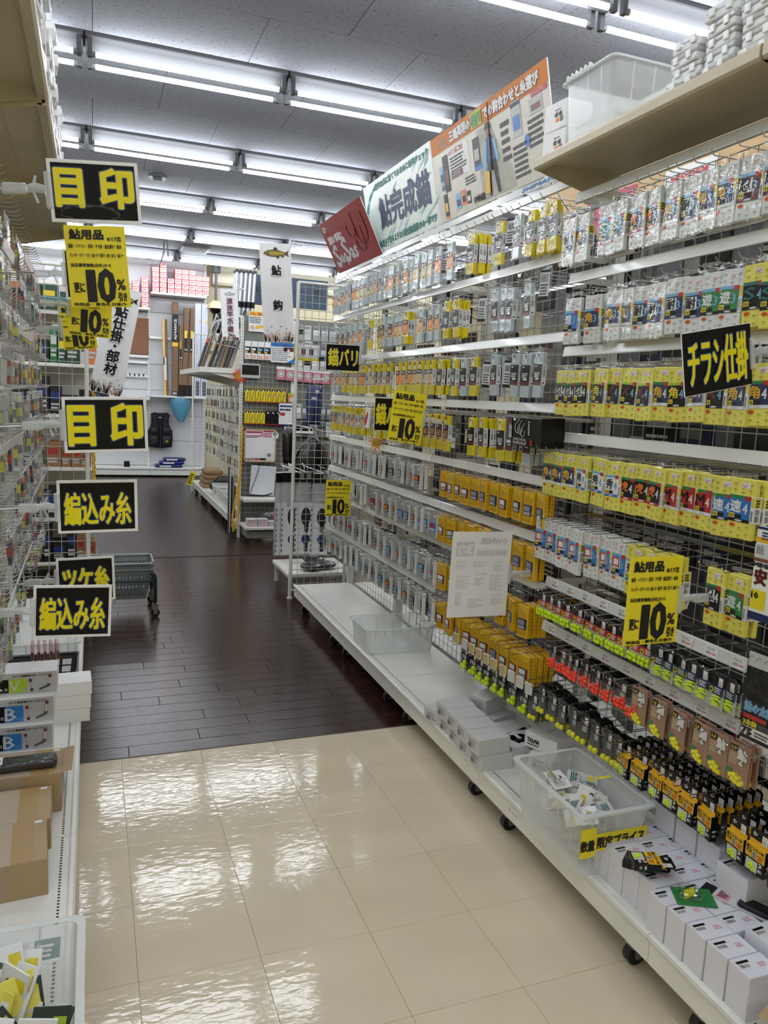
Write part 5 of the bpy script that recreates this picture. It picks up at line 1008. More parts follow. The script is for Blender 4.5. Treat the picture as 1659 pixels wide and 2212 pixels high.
# ------------------------------------------------------------------ things on the left-side deck
tub('large milky bin full of packs in the bottom picture corner', -.46, -.022, 1.12, 1.545, DZK, .365, .03, MILKY, 4)
CARD3 = [(WHITE, GOLDY, 'white card pack with yellow sticker'), (BAGK, DGREY, 'black card pack'), (mat('dark_green_card', (38, 52, 46), .4), LIME, 'dark green card pack'), (LFOAM, WHITE, 'pale yellow thin pack')]
cds = []
for i, (c, s, _n) in enumerate(CARD3):
    m = MB(); m.bbox((-.032, -.002, 0), (.032, .002, .115), c, .001); e = MB(); e.rect((.004, -.0026, .075), X, Z, .022, .024, s); e.disc((-.012, -.0026, .085), X, Z, .006, DGREY, 10); e.lines((-.026, -.0026, .015), X, Z, .05, .04, 4, LGREY if i else GREYP, seed=i); cds.append((m.data('card_pack'), e.data('printed_face'), film_sheet(.06, .11, .004)))
for i in range(30):
    k = rl_.choice((0, 0, 0, 1, 2, 2, 3)); o = link('card_pack', cds[k][0], None, (-.075-.2*rl_.random(), 1.24+.20*rl_.random(), .20+.07*rl_.random()), (rl_.uniform(-1.2, -.1), rl_.uniform(-.3, .3), rl_.uniform(-.9, .9))); link('printed_face', cds[k][1], o)
    tag(o, '%s in the corner bin, %s of the jumble' % (CARD3[k][2], ORD[i+1]), 'pack', 'packs jumbled in the corner bin')
o = tag(MB().box((-.17, -.06, 0), (.17, .06, .001), PAPER).build('printed_leaflet', None, (-.245, 1.745, DZK+.0005)), 'printed leaflet with small pictures lying on the left-side deck behind the corner bin', 'leaflet'); m = MB()
for k, c in enumerate((DGREY, GREEN, NAVY, LGREY, TEAL)): m.rect((-.15+.065*k, -.05, .0014), X, Y, .055, .07, c); m.lines((-.145+.065*k, -.045, .0017), X, Y, .04, .05, 3, LIME if k == 1 else WHITE, seed=k)
m.build('pictures', o)
WRAP = film('stretch_wrap', (230, 230, 226), .10, bump=1.0, bscale=70)
def kraft(x, y, z, dx, dy, h, label, rot, flap=False):
    o = tag(MB().bbox((-dx/2, -dy/2, 0), (dx/2, dy/2, h), KRAFT, .002).build('cardboard_box', None, (x, y, z), (0, 0, rot)), label, 'box', 'cardboard boxes on the left-side deck'); m = MB()
    m.rect((dx/2-.085, -dy/2+.001, h+.0004), X, Y, .05, dy-.002, mat('packing_tape', (170, 140, 92), .25)); m.rect((dx/2-.03, dy/2-.02, h+.0007), X, Y, .018, .012, WHITE); m.rect((dx/2+.0004, -dy/2+.01, .02), Y, Z, dy-.02, h*.6, LGREY); m.bars((dx/2+.0008, -dy*.1, .03), Y, Z, .04, h*.4, INK, 8); m.build('tape_and_labels', o)
    f = MB(); f.rect((-dx/2, -dy/2, h+.0012), X, Y, dx-.085, dy, WRAP); f.rect((-dx/2, -dy/2-.0012, 0), X, Z, dx-.1, h, WRAP); f.build('stretch_wrap', o)
    if flap: q = MB(); q.mesh([(dx/2, -dy/2, h), (dx/2, dy/2, h), (dx/2+.03, dy/2, h+.004), (dx/2+.03, -dy/2, h+.004)], [(0, 3, 2, 1)], KRAFT); q.build('flap', o)
kraft(-.255, 2.03, DZK, .27, .20, .098, 'near-end wrapped cardboard box on the left-side deck, front row', .06)
kraft(-.255, 2.235, DZK, .27, .19, .093, 'wrapped cardboard box on the left-side deck, second behind the near-end', .03)
kraft(-.24, 2.43, DZK, .29, .17, .125, 'taller cardboard box on the left-side deck, under the black tool pack', -.02, True)
o = thing('tool_pack', 'black tool in a clear wrapper lying on the taller cardboard box', 'pack', (-.24, 2.40, DZK+.126), (0, 0, .02)); MB().bbox((-.17, -.03, 0), (.13, .03, .028), mat('tool_black', (24, 27, 30), .3, coat=.4), .008).build('tool', o); m = MB(); m.rect((-.14, -.0304, .004), X, Z, .06, .02, WHITE); m.rect((-.12, -.025, .0285), X, Y, .10, .05, WHITE)
for k in range(4): m.rect((-.115+.024*k, -.015, .0289), X, Y, .018, .025, (INK, GREYP, GOLD, DGREY)[k])
m.build('printed_header', o); f = MB(); f.bbox((-.175, -.034, -.0005), (.145, .034, .031), FILM, .008); f.build('clear_bag', o)
SILB = mat('silver_carton', (196, 198, 202), .3, metal=.25)
def toolbox(x, y, z, h, letter, c1, label):
    o = tag(MB().bbox((-.14, -.055, 0), (.14, .055, h), WHITE, .0015).build('printed_box', None, (x, y, z)), label, 'box', 'printed tool boxes stacked on the left-side deck'); m = MB(); f = -.0554
    m.rect((-.139, f, .001), X, Z, .278, h-.002, SILB); m.rect((-.139, f-.0004, .004), X, Z, .18, h*.66, BLACK); m.rect((-.008, f-.0008, .004), X, Z, .055, h*.66, c1)
    m.text(letter, (-.008, f-.0012, .010), X, Z, .034, h*.5, LGREY, .0004); m.text('AYUPRO', (-.085, f-.0008, h*.5), X, Z, .05, h*.11, WHITE, .0002); m.text('KNOT', (-.085, f-.0008, h*.34), X, Z, .035, h*.11, WHITE, .0002); m.text('MASTER Ⅱ', (-.085, f-.0008, h*.16), X, Z, .072, h*.13, WHITE, .0002); m.text('TYPE', (.026, f-.0012, .010), X, Z, .02, h*.08, SKY)
    m.text('ぬべり軽減!極力ホールドラバー', (.005, f-.0006, h*.80), X, Z, .12, h*.10, INK, .0002)
    m.tube([(.085, f-.003, h*.15), (.115, f-.003, h*.3)], .003, DGREY, 6); m.tube([(.115, f-.003, h*.35), (.117, f-.003, h*.7)], .003, LGREY, 6)
    for px, pz in ((.058, h*.62), (.062, h*.14), (.115, h*.36), (.118, h*.76)): m.ball((px, f-.001, pz), .0055, MAROON, 8, 5)
    m.tube([(.058, f-.001, h*.6), (.062, f-.001, h*.16)], .0006, GREYP, 4); m.build('printed_front', o)
toolbox(-.272, 2.645, DZK, .083, 'B', BLUE, 'printed tool box with a blue B, lowest of the left-deck stack')
toolbox(-.272, 2.672, DZK+.0838, .083, 'B', BLUE, 'printed tool box with a blue B, second from the bottom of the left-deck stack'); toolbox(-.268, 2.700, DZK+.1676, .083, 'B', BLUE, 'printed tool box with a blue B, third from the bottom of the left-deck stack'); toolbox(-.259, 2.745, DZK+.2514, .070, 'V', LIME, 'printed tool box with a green V, top of the left-deck stack')
for k in range(3): carton(-.082+.003*k, 3.06, DZK+.0528*k, .125, .12, .052, 'plain white carton overhanging the left-side deck edge, %s of three' % ('bottom', 'middle', 'top')[k], 0.02*k, WHITE, False, 'white_carton', 'plain white cartons beside the tool boxes', False)
# dark perforated basket: real openings between bars
DKB = mat('charcoal_plastic', (58, 60, 62), .35); GRB = mat('grey_plastic', (134, 142, 142), .35)
def crate(name, label, x0, x1, y0, y1, z0, z1, mt, rows, nx, ny, rimm, holes=(.25, .85), parent=None, cat='basket', taper=.02, slot=.55):
    t = thing(name, label, cat, ((x0+x1)/2, (y0+y1)/2, z0)); a, b, h = (x1-x0)/2, (y1-y0)/2, z1-z0; m = MB()
    def side(p0, p1, q0, q1, n):
        p0, p1, q0, q1 = map(Vector, (p0, p1, q0, q1)); P = lambda s, v: (p0+(p1-p0)*s)*(1-v)+(q0+(q1-q0)*s)*v
        def strip(s0, s1, v0, v1): m.poly([P(s0, v0), P(s1, v0), P(s1, v1), P(s0, v1)], mt)
        lo, hi = holes; strip(0, 1, 0, lo); strip(0, 1, hi, 1); st = (hi-lo)/rows
        for r in range(rows-1): strip(.04, .96, lo+st*(r+1)-st*.12, lo+st*(r+1)+st*.12)
        strip(0, .06, lo, hi); strip(.94, 1, lo, hi)
        for k in range(1, n): s = .06+.88*k/n; g = .88/n*(1-slot)/2; strip(s-g, s+g, lo, hi)
    A_, B_ = a-taper, b-taper; C4 = [(-A_, -B_, 0), (A_, -B_, 0), (A_, B_, 0), (-A_, B_, 0)]; T4 = [(-a, -b, h), (a, -b, h), (a, b, h), (-a, b, h)]
    for i in range(4): j = (i+1) % 4; side(C4[i], C4[j], T4[i], T4[j], nx if i % 2 == 0 else ny)
    m.poly(C4, mt); m.build('basket_wall', t)
    r = MB(); r.tube([(-a, -b, h), (a, -b, h), (a, b, h), (-a, b, h)], .007, rimm, 6, closed=True); r.build('rim', t); return t
crate('plastic_basket', 'charcoal plastic basket with square openings on the left-side deck', -.46, -.068, 3.22, 3.50, DZK, .272, DKB, 2, 8, 5, DKB, (.28, .78), taper=.015, slot=.72)
tub('milky bin behind the charcoal basket on the left-side deck', -.46, -.055, 3.56, 3.95, DZK, .300, .02, MILKY, 6)
for i in range(6): o = tag(MB().bbox((-.04, -.004, 0), (.04, .004, .07), (WHITE, LGREY, LFOAM)[i % 3], .002).build('card_pack', None, (-.36+.05*i, 3.32+.01*(i % 2), DZK+.005), (0, .2, .3*i)), 'small packet standing in the charcoal basket, %s counted along the row' % ORD[i+1], 'packet', 'packets in the charcoal basket')
for k in range(5):
    m = MB(); m.bbox((-.005, -.02, -.066), (.005, .02, 0), mat('rose_clear', (196, 160, 160), .25, coat=.4), .002); o = m.build('rose_pack', None, (-.205+.02*k, 2.86, .533), (.1, 0, .05*k)); m = MB(); m.rect((-.004, -.0206, -.06), X, Z, .008, .03, MAROON); m.build('label', o)
    tag(o, 'pale rose clear pack hanging above the tool boxes, %s of five' % ORD[k+1], 'pack', 'rose packs low on the left-side wall')
# ================================================================== shopping basket on its trolley
GBT = crate('shopping_basket', 'grey shopping basket on a wheeled stand behind the signs, lower of two', -.10, .355, 4.95, 5.25, .105, .300, GRB, 4, 17, 10, GRB, (.12, .88), taper=.045)
GB2 = crate('shopping_basket', 'grey shopping basket nested on the lower one, handles folded on its rim', -.10, .355, 4.95, 5.25, .140, .335, GRB, 3, 17, 10, GRB, (.2, .86), taper=.043)
m = MB()
for s in (-1, 1): m.tube([(-.20, s*.15, .197), (-.19, s*.155, .205), (.20, s*.155, .203), (.225, s*.12, .206), (.228, 0, .206)], .0055, mat('basket_handle', (176, 182, 180), .35), 6)
m.build('handle', GB2)
DGT = mat('dark_green_tube', (26, 52, 48), .35)
t = thing('basket_trolley', 'dark green tubular basket stand on casters, under the grey baskets', 'trolley', (.1275, 5.1, 0)); m = MB()
for sx in (-1, 1):
    for sy in (-1, 1): m.tube([(sx*.205, sy*.165, .285), (sx*.228, sy*.165, .275), (sx*.236, sy*.165, .25), (sx*.236, sy*.165, .075)], .0115, DGT, 8)
for sy in (-1, 1): m.tube([(-.236, sy*.165, .232), (.236, sy*.165, .232)], .006, DGT, 6)
for sx in (-1, 1): m.tube([(sx*.236, -.165, .1), (sx*.236, .165, .1)], .006, DGT, 6)
m.build('frame', t)
for sx in (-1, 1):
    for sy in (-1, 1): caster_parts(t, sx*.236, sy*.165)

# ================================================================== yellow plastic chains
CHY = mat('yellow_chain_plastic', (236, 188, 20), .35)
def chain(label, pts, L=.03):
    m = MB(); pts = [Vector(p) for p in pts]; i = 0; k = 0; pos = pts[0]; idx = 1
    while idx < len(pts):
        d = pts[idx]-pos
        if d.length < L*.7: idx += 1; continue
        d.normalize(); c = pos+d*L*.5; side = d.orthogonal().normalized() if k % 2 else d.cross(d.orthogonal()).normalized()
        m.tube([c+d*(L*.62*math.cos(a))+side*(L*.30*math.sin(a)) for a in [2*PI*q/10 for q in range(10)]], .0042, CHY, 5, closed=True); pos = pos+d*L*.82; k += 1
    return tag(m.build('plastic_chain'), label, 'chain')
chain('yellow plastic chain looped down the corner post of the island shelving', [(1.352, 7.44, 1.12), (1.345, 7.44, .75), (1.33, 7.44, .45), (1.335, 7.44, .28), (1.30, 7.42, .14), (1.276, 7.42, .085), (1.262, 7.42, .16), (1.27, 7.43, .24), (1.30, 7.43, .42), (1.335, 7.44, .62)])
chain('yellow plastic chain hooked on the left-side wire panel, swinging behind the signs', [(-.035, 5.02, 1.45), (.0, 5.03, 1.41), (.015, 5.03, 1.36)], .03)
chain('yellow plastic chain hanging straight down behind the left-side signs', [(-.022, 5.0, 1.10), (.0, 5.04, 1.05), (.01, 5.05, 1.0), (.01, 5.05, .64)], .03)

# ================================================================== behind the left-side wire panel
t = thing('display_rack', 'tall grey rack of boxed goods seen through the left-side wire panel', 'rack', (-.28, 6.1, 0)); m = MB()
m.box((-.45, .3, 0), (.30, .33, 2.2), STEEL); m.build('back_panel', t)
for k, z in enumerate((.12, .45, .82, 1.20, 1.56, 1.92)): MB().bbox((-.45, -.12, z), (.30, .3, z+.025), STEEL, .003).build('shelf', t)
rb = random.Random(4); BC = [((30, 70, 50), 'dark green'), ((34, 110, 54), 'green'), ((20, 20, 22), 'black'), ((150, 110, 70), 'brown'), ((226, 200, 40), 'yellow'), ((200, 200, 196), 'pale'), ((30, 50, 120), 'blue'), ((170, 50, 44), 'red'), ((210, 120, 60), 'orange')]
BM = [mat('boxed_goods_%d' % i, c, .45) for i, (c, _) in enumerate(BC)]
pal = {0: (3, 3, 2, 3), 1: (2, 6, 2, 2), 2: (3, 3, 2, 3), 3: (2, 2, 2, 6), 4: (7, 8, 2, 5, 1, 0), 5: (0, 1, 5, 0, 8)}
for k, z in enumerate((.146, .476, .846, 1.226, 1.586, 1.946)):
    x = -.44; n = 0
    while x < .26:
        wd = rb.uniform(.05, .11); hh = rb.uniform(.12, .27) if k < 5 else .18; c = rb.choice(pal[k]); n += 1
        o = MB().bbox((0, 0, 0), (wd-.006, .18, hh), BM[c], .002).build('boxed_item', None, (-.28+x, 6.0, z)); m = MB(); m.rect((.006, -.0005, hh*.5), X, Z, wd*.7, hh*.25, BM[(c+4) % 9]); m.lines((.006, -.0006, hh*.15), X, Z, wd*.7, hh*.25, 2, LGREY, seed=n+k*20); m.build('label', o)
        tag(o, '%s boxed item behind the left-side wire panel, %s shelf up, %s in line' % (BC[c][1], ORD[k+1], ORD[n]), 'box', 'boxed goods behind the left-side wire panel'); x += wd
o = tag(MB().box((-.40, -.01, 0), (.15, .0, .05), TEAL).build('header_board', None, (-.2, 5.96, 1.99)), 'teal header strip above the rack behind the left-side wire panel', 'board')
m = MB(); m.rect((-.40, -.0106, .0), X, Z, .55, .012, LFOAM); m.build('edge_strip', o)
o = thing('dark_jacket', 'dark bundled jacket hanging behind the left-side wire panel', 'jacket', (.03, 5.885, 1.25)); m = MB(); m.ball((0, 0, 0), .10, mat('dark_fabric', (26, 28, 36), .8), 12, 8, 2.4); m.build('body', o); m = MB(); m.ball((.0, -.07, .06), .045, NAVY, 10, 6, 1.8); m.build('sleeve', o)

# ================================================================== island shelving beyond the gap
IX, IB = 1.335, 1.74
for i, a in enumerate((7.62, 8.52, 9.42, 10.32)): shelf_unit(a, a+.9, IX, IB, 'cream shelf bay of the island beyond the gap, %s from the near end' % ORD[i+1], ztop=2.18)
wire_panel(1.335, 1.74, 11.26, 2.23, 'white framed wire panel at the far end of the island')
for r, z in enumerate((1.50, 1.36, 1.20, 1.03, .88, .72)):
    t = thing('hook_rail', 'black hook rail of the island side, %s from the top' % ORD[r+1], 'rail', (IB-.03, 9.4, z+.02), group='hook rails of the island side'); MB().box((-.006, -1.7, -.005), (0, 1.7, .006), BLACK).build('hook_bar', t); n = 0
    for k in range(25):
        y = 7.75+.138*k; link('hook', HKS, t, (0, y-9.4, 0))
        if rb.random() < .85:
            c = rb.choice((0, 0, 1, 1, 2, 7, 7, 5, 4)); n += 1; pack('clam_%d' % c, 1.50+rb.uniform(-.02, .02), y, z, '%s on the island side, %s from near end, %s rail down' % (LOOK['clam_%d' % c], ORD[n], ORD[r+1]), 'pack', 'packs on the %s island rail' % ORD[r+1], rb.uniform(-.1, .1), name='accessory_pack')
# deck goods of the island
for i, (y, h) in enumerate(((8.35, .16), (8.75, .17), (9.2, .17))): crate('white_basket', 'white slatted basket on the island deck, %s from the near end' % ORD[i+1], 1.345, 1.66, y-.17, y+.17, DZK, DZK+h, WHITE, 2, 9, 9, WHITE, (.3, .8), taper=.02, slot=.4)
for k in range(2): tag(MB().bbox((-.15, -.12, 0), (.15, .12, .04), GREYC, .002).build('flat_carton', None, (1.50+.01*k, 7.98, DZK+.041*k), (0, 0, .06*k)), 'flat grey carton on the island deck near the chain, %s' % ('upper' if k else 'lower'), 'box')
o = thing('folded_bags', 'heap of tan folded sacks at the far end of the island deck', 'sacks', (1.52, 10.5, DZK)); 
for k in range(4): MB().bbox((-.16+.01*k, -.22, .06*k), (.14-.01*k, .22, .06*k+.055), mat('tan_cloth', (150, 120, 84), .8, vary=.1), .02).build('sack', o)
o = thing('black_bag', 'rounded black bag lying on the island deck', 'bag', (1.52, 9.75, DZK)); m = MB(); m.ball((0, 0, .10), .15, mat('black_nylon', (14, 14, 15), .5), 14, 8, .66); m.build('bag_body', o); m = MB(); m.tube([(-.1, -.05, .16), (-.05, -.08, .22), (.05, -.08, .22), (.1, -.05, .16)], .008, BLACK, 6); m.build('strap', o)
o = thing('umbrella_stand', 'dark rods standing upright beside the yellow chain at the island corner', 'rods', (1.30, 7.68, 0))
for k in range(5): MB().tube([(-.03+.018*k, .02*k, .03), (-.03+.02*k, .02*k, .70-.05*k)], .008, (DGREY, LGREY, BLACK, GREYP, MAROON)[k], 6).build('rod', o)
o = tag(MB().box((-.04, 0, -.10), (.04, .001, .10), YEL).build('price_card', None, (1.285, 10.95, .22), (.0, .35, .2)), 'small yellow price card tilted at the far deck corner of the island', 'card'); m = MB(); m.lines((-.03, -.0006, -.08), X, Z, .06, .15, 5, INK); m.build('printed_face', o)
# rod shelf with leaning fishing rods
o = thing('rod_shelf', 'grey shelf with a front lip holding leaning fishing rods on the island', 'shelf', (1.34, 8.6, 1.62)); m = MB(); m.box((-.36, -.9, .0), (.36, .9, .012), STEEL); m.box((-.364, -.9, .0), (-.36, .9, .05), STEEL); m.box((-.36, -.904, .0), (.03, -.9, .05), STEEL); m.build('shelf_board', o)
m = MB()
for s in (-.88, .88): m.prism([(.36, .0), (-.30, .0), (.36, -.13)], 1, s-.002, s+.002, STEEL)
m.build('bracket', o); m = MB(); m.tube([(-.2, -.88, .28), (-.26, -.88, .42), (-.2, -.88, .5), (.05, -.88, .5)], .006, CHROME, 6); m.tube([(-.2, -.88, .28), (.05, -.88, .24)], .006, CHROME, 6); m.build('wire_guard', o)
RC = [((28, 28, 30), 'black'), ((60, 62, 64), 'charcoal'), ((92, 88, 66), 'olive'), ((170, 140, 110), 'tan'), ((150, 152, 156), 'silver'), ((30, 30, 34), 'dark')]
for i in range(24):
    c, nm = RC[i % 6]; mt = mat('rod_%d' % (i % 6), c, .3, coat=.4); bx = 1.02+.30*(i/24)+rb.uniform(-.02, .02); by = 7.78+rb.uniform(0, .75); lean = .30+.06*rb.random(); Lr = .52+.14*rb.random()
    o = thing('fishing_rod', '%s fishing rod leaning on the rod shelf, %s counted along the row' % (nm, ORD[i+1]), 'rod', (bx, by, 1.634), (0, 0, 0), 'leaning rods on the island rod shelf'); q = Vector((lean, .05, .95)).normalized()
    MB().tube([(0, 0, 0), q*Lr*.55], .013, mt, 7).build('grip', o); MB().tube([q*Lr*.55, q*Lr], .010, mat('rod_wrap', (196, 196, 196), .3) if i % 3 == 0 else mt, 7).build('blank', o)
    if i % 4 == 0: MB().tube([q*Lr*.50, q*Lr*.58], .0142, mat('rod_orange', (220, 90, 40), .4), 7).build('winding', o)
for i in range(10):
    x = 1.35+.045*(i % 5); y = 8.0+.10*(i//5); o = thing('rod_case', 'silver tube case with black cap standing high on the island, %s of the bundle' % ORD[i+1], 'tube', (x, y, 2.19), (0, .05, 0), 'silver tube cases high on the island')
    MB().tube([(0, 0, 0), (0, 0, .44)], .019, mat('silver_tube', (190, 192, 198), .2, metal=.5), 10).build('tube', o); m = MB(); m.tube([(0, 0, .44), (0, 0, .47)], .020, DGREY, 10); m.tube([(0, 0, .1), (0, 0, .16)], .0195, BLACK, 10); m.build('cap', o)
MB().box((-.02, -.3, -.02), (.42, .3, 0), STEEL).build('tube_ledge', None, (1.32, 8.05, 2.19)); tag(bpy.data.objects['tube_ledge'], 'narrow grey ledge carrying the silver tube cases', 'ledge')
DBL = mat('slate_blue_board', (44, 66, 88), .45)
o = tag(MB().box((-.43, 0, -.155), (.45, .006, .155), DBL).build('brand_board', None, (1.96, 8.30, 2.52)), 'slate blue board with dark lettering above the island, half behind the fish banner', 'sign board'); m = MB()
m.text('LU', (-.33, -.0008, -.02), X, Z, .085, .05, INK, .002); m.text('nglfo', (.02, -.0008, -.01), X, Z, .20, .06, NAVY, .0008); m.tube([(.10+.13*math.cos(a), -.001, .02+.13*math.sin(a)) for a in [2*PI*k/24 for k in range(24)]], .0015, NAVY, 4, closed=True); m.text('杏', (.29, -.0008, -.03), X, Z, .10, .09, INK, .0015); m.rect((-.42, -.0008, -.14), X, Z, .05, .008, LGREY); m.build('lettering', o)
# end wall of the island, facing the camera
t = thing('island_end_wall', 'wire and steel end wall of the island, hung with packs and notices', 'end wall', (1.80, 7.60, 0)); m = MB(); m.box((-.43, .015, .05), (.85, .02, 2.18), mat('grey_back_panel', (120, 120, 116), .5)); m.build('back_panel', t); m = MB(); net(m, (-.43, -.012, .25), X, Z, .47, 1.65, NETW, .05, .002); m.build('wire_net', t)
m = MB()
for x in (-.44, .07, .5): m.box((x-.014, -.02, .0), (x+.014, .012, 2.16), STEEL)
for k in range(70): m.rect((-.444, -.0204, .2+.028*k), X, Z, .006, .016, SLOT)
m.build('post', t)
def endbox(name, label, x, z, w, h, d, mt, face=None, cat='pack', group=None, y=7.545):
    o = tag(MB().bbox((-w/2, 0, -h/2), (w/2, d, h/2), mt, .002).build(name, None, (x, y, z)), label, cat, group)
    if face: m = MB(); face(m, w, h); m.build('printed_face', o)
    return o
for i in range(4):
    def fc(m, w, h, i=i): m.rect((-w/2+.002, -.0006, -h*.16), X, Z, w-.004, h*.36, BLACK); m.rect((-w/2+.004, -.001, -.0), X, Z, w*.6, h*.12, SKY if i > 1 else WHITE); m.rect((-w/2+.004, -.001, -h*.14), X, Z, w*.4, h*.1, GOLD); m.lines((-w/2+.004, -.0008, -h*.45), X, Z, w*.8, h*.2, 2, ORANGE, seed=i)
    endbox('white_pack', 'white pack with black middle band on the island end wall, %s counted along the row' % ORD[i+1], 1.412+.064*i, 1.848, .058, .172, .03, WHITE, fc, group='white packs on the island end wall')
endbox('tablet_screen', 'small silver-framed screen, switched off, on the island end wall', 1.443, 1.651, .192, .138, .02, SILB, lambda m, w, h: m.rect((-w/2+.014, -.0008, -h/2+.03), X, Z, w-.028, h-.044, mat('dark_screen', (14, 15, 17), .12)), 'screen', y=7.558)
o = burst('star_sticker', 13, .045, .082, ORANGE, RED, '注目').build('star_sticker', None, (1.345, 7.574, 1.60), (0, -.3, 0)); tag(o, 'orange star-burst sticker with lettering at the island corner', 'sticker')
for r, (z, h) in enumerate(((1.42, .135), (1.205, .135))):
    for i in range(8):
        if r == 1 and i == 7: continue
        dk = (r == 1 and i > 3) or (r == 0 and i > 3)
        def fc(m, w, h, i=i, r=r, dk=dk):
            m.rect((-w/2+.003, -.0006, h*.30), X, Z, w-.006, h*.18, BLACK); m.rect((-.008, -.001, h*.30), X, Z, .016, .014, WHITE); m.rect((-w/2, -.0006, -h/2), X, Z, w, h*.06, RED)
            m.tube([(-w*.25, -.002, -h*.4), (w*.05, -.002, 0), (w*.1, -.002, h*.2)], .003, (DGREY if not dk else (MAROON if r == 0 else BLACK)), 5)
            if r == 0 and i > 3: m.poly([(-w*.4, -.0012, -h*.1), (w*.3, -.0012, .01), (w*.35, -.0012, .02), (-w*.35, -.0012, -h*.02)], PINK)
        endbox('tool_pack', '%s tool pack, %s row on the island end wall, %s in line' % ('yellow and black' if dk else 'bright yellow', ('upper', 'lower')[r], ORD[i+1]), 1.415+.0515*i, z, .046, h, .012, BLACK if r == 1 and i > 3 else YFOAM, fc, group='tool packs in two rows on the island end wall')
o = thing('whiteboard', 'wood-framed white notice board with a pink header on the island end wall', 'notice board', (1.547, 7.53, .928)); WOODF = mat('light_wood_frame', (206, 172, 130), .5); m = MB()
for a, b in (((-.158, -.162), (.158, -.150)), ((-.158, .150), (.158, .162)), ((-.158, -.162), (-.146, .162)), ((.146, -.162), (.158, .162))): m.box((a[0], -.006, a[1]), (b[0], .008, b[1]), WOODF)
m.build('frame', o); m = MB(); m.box((-.147, 0, -.151), (.147, .006, .151), PAPER); m.build('board', o); m = MB(); m.rect((-.14, -.0008, .09), X, Z, .16, .05, MAG); m.rect((-.14, -.0012, .10), X, Z, .15, .022, WHITE); m.rect((.03, -.0008, .085), X, Z, .11, .065, MAG); m.lines((.035, -.0012, .09), X, Z, .08, .05, 3, WHITE); m.lines((-.14, -.0008, .075), X, Z, .12, .012, 1, INK)
m.text('ショック', (-.145, -.0012, -.145), X, Z, .085, .022, MAROON, .002); m.text('AMS', (-.055, -.0012, -.145), X, Z, .05, .022, RED, .002); m.rect((.0, -.0012, -.145), X, Z, .06, .022, INK)
for cx, cz in ((.145, .105), (.09, -.105)):
    m.tube([(cx-.0, -.004, cz), (cx, .004, cz)], .04, LGREY, 20); m.disc((cx, -.0046, cz), X, Z, .035, WHITE, 18); m.disc((cx, -.005, cz+.008), X, Z, .016, GREYP, 12); m.tube([(cx-.02, -.0055, cz+.012), (cx, -.0055, cz+.03), (cx+.02, -.0055, cz+.012)], .003, MAROON, 5)
m.build('printed_face', o)
o = thing('paper_pad', 'ring-bound white paper pad with a black cord, hung under the white notice board', 'paper pad', (1.587, 7.52, .582), (.0, .06, 0)); m = MB()
m.bbox((-.13, 0, -.145), (.12, .02, .145), mat('pad_paper', (222, 224, 230), .6), .003); m.build('pad', o); m = MB()
for k in range(11): m.tube([(.11, -.004, -.12+.021*k), (.145, -.002, -.12+.021*k)], .002, BLACK, 5)
m.build('ring_binding', o); m = MB(); m.tube([(-.05, -.004, .15), (-.08, -.006, .02), (-.13, -.006, -.15), (-.12, -.004, -.19)], .003, BLACK, 5); m.tube([(-.13, -.006, -.15), (.0, -.008, -.155), (.10, -.006, -.12)], .005, BLACK, 5); m.ball((-.118, -.004, -.20), .012, BLACK, 8, 5, 1.6); m.build('cord', o)
def staff_face(m, w, h): m.rect((-w/2, -.0006, h*.30), X, Z, w, h*.2, BLUE); m.text('スタッフお気に入り', (-w*.46, -.001, h*.34), X, Z, w*.9, h*.11, NAVY, .0008); m.rect((.0, -.0008, h*.08), X, Z, w*.42, h*.2, MAROON); m.disc((w*.2, -.001, h*.14), X, Z, .014, LGREY, 12); m.lines((-w*.46, -.0008, -h*.42), X, Z, w*.8, h*.68, 7, GREYP, seed=3); m.poly([(w*.1, -.001, -h/2), (w/2, -.001, -h/2), (w/2, -.001, -h*.22)], BLUE)
endbox('staff_notice', 'white and blue staff notice card on the island end wall', 1.762, 1.842, .25, .19, .002, WHITE, staff_face, 'notice', y=7.548)
def yf(m, w, h): m.rect((-w/2, -.0006, h*.27), X, Z, w, h*.22, GOLD); m.text('それ、実は', (-w*.42, -.001, h*.31), X, Z, w*.8, h*.13, RED, .001); m.lines((-w*.45, -.0008, -h*.1), X, Z, w*.85, h*.34, 4, DGREY, seed=6); m.disc((-w*.28, -.001, -h*.30), X, Z, .022, mat('print_face', (214, 170, 150), .5), 14); m.poly([(-w*.1, -.001, -h*.38), (w*.42, -.001, -h*.30), (w*.42, -.001, -h*.16), (-w*.05, -.001, -h*.2)], GOLD)
endbox('yellow_flyer', 'yellow-headed flyer with a small round face picture above the white packs', 1.497, 2.125, .155, .192, .002, WHITE, yf, 'flyer', y=7.577)
for i in range(6):
    def pf(m, w, h): m.rect((-w/2, -.0006, h*.30), X, Z, w, h*.2, WHITE); m.disc((0, -.001, -h*.05), X, Z, w*.36, LGREY, 16); m.disc((0, -.0014, -h*.05), X, Z, w*.24, GREYP, 12); m.disc((0, -.0018, -h*.05), X, Z, w*.14, WHITE, 10)
    endbox('line_spool_pack', 'pink line-spool pack on the island end wall, %s counted along the row' % ORD[i+1], 1.742+.092*i, 1.645-.004*i, .088, .13, .03, mat('dusky_pink', (196, 120, 134), .45), pf, group='pink line-spool packs on the island end wall')
endbox('line_spool_pack', 'orange line-spool pack beside the yellow tool packs', 1.862, 1.40, .085, .11, .02, ORANGE, lambda m, w, h: (m.disc((0, -.001, -h*.08), X, Z, w*.36, LGREY, 16), m.rect((-w/2, -.0006, h*.3), X, Z, w, h*.2, LIME)))
rg = random.Random(8); n = 0
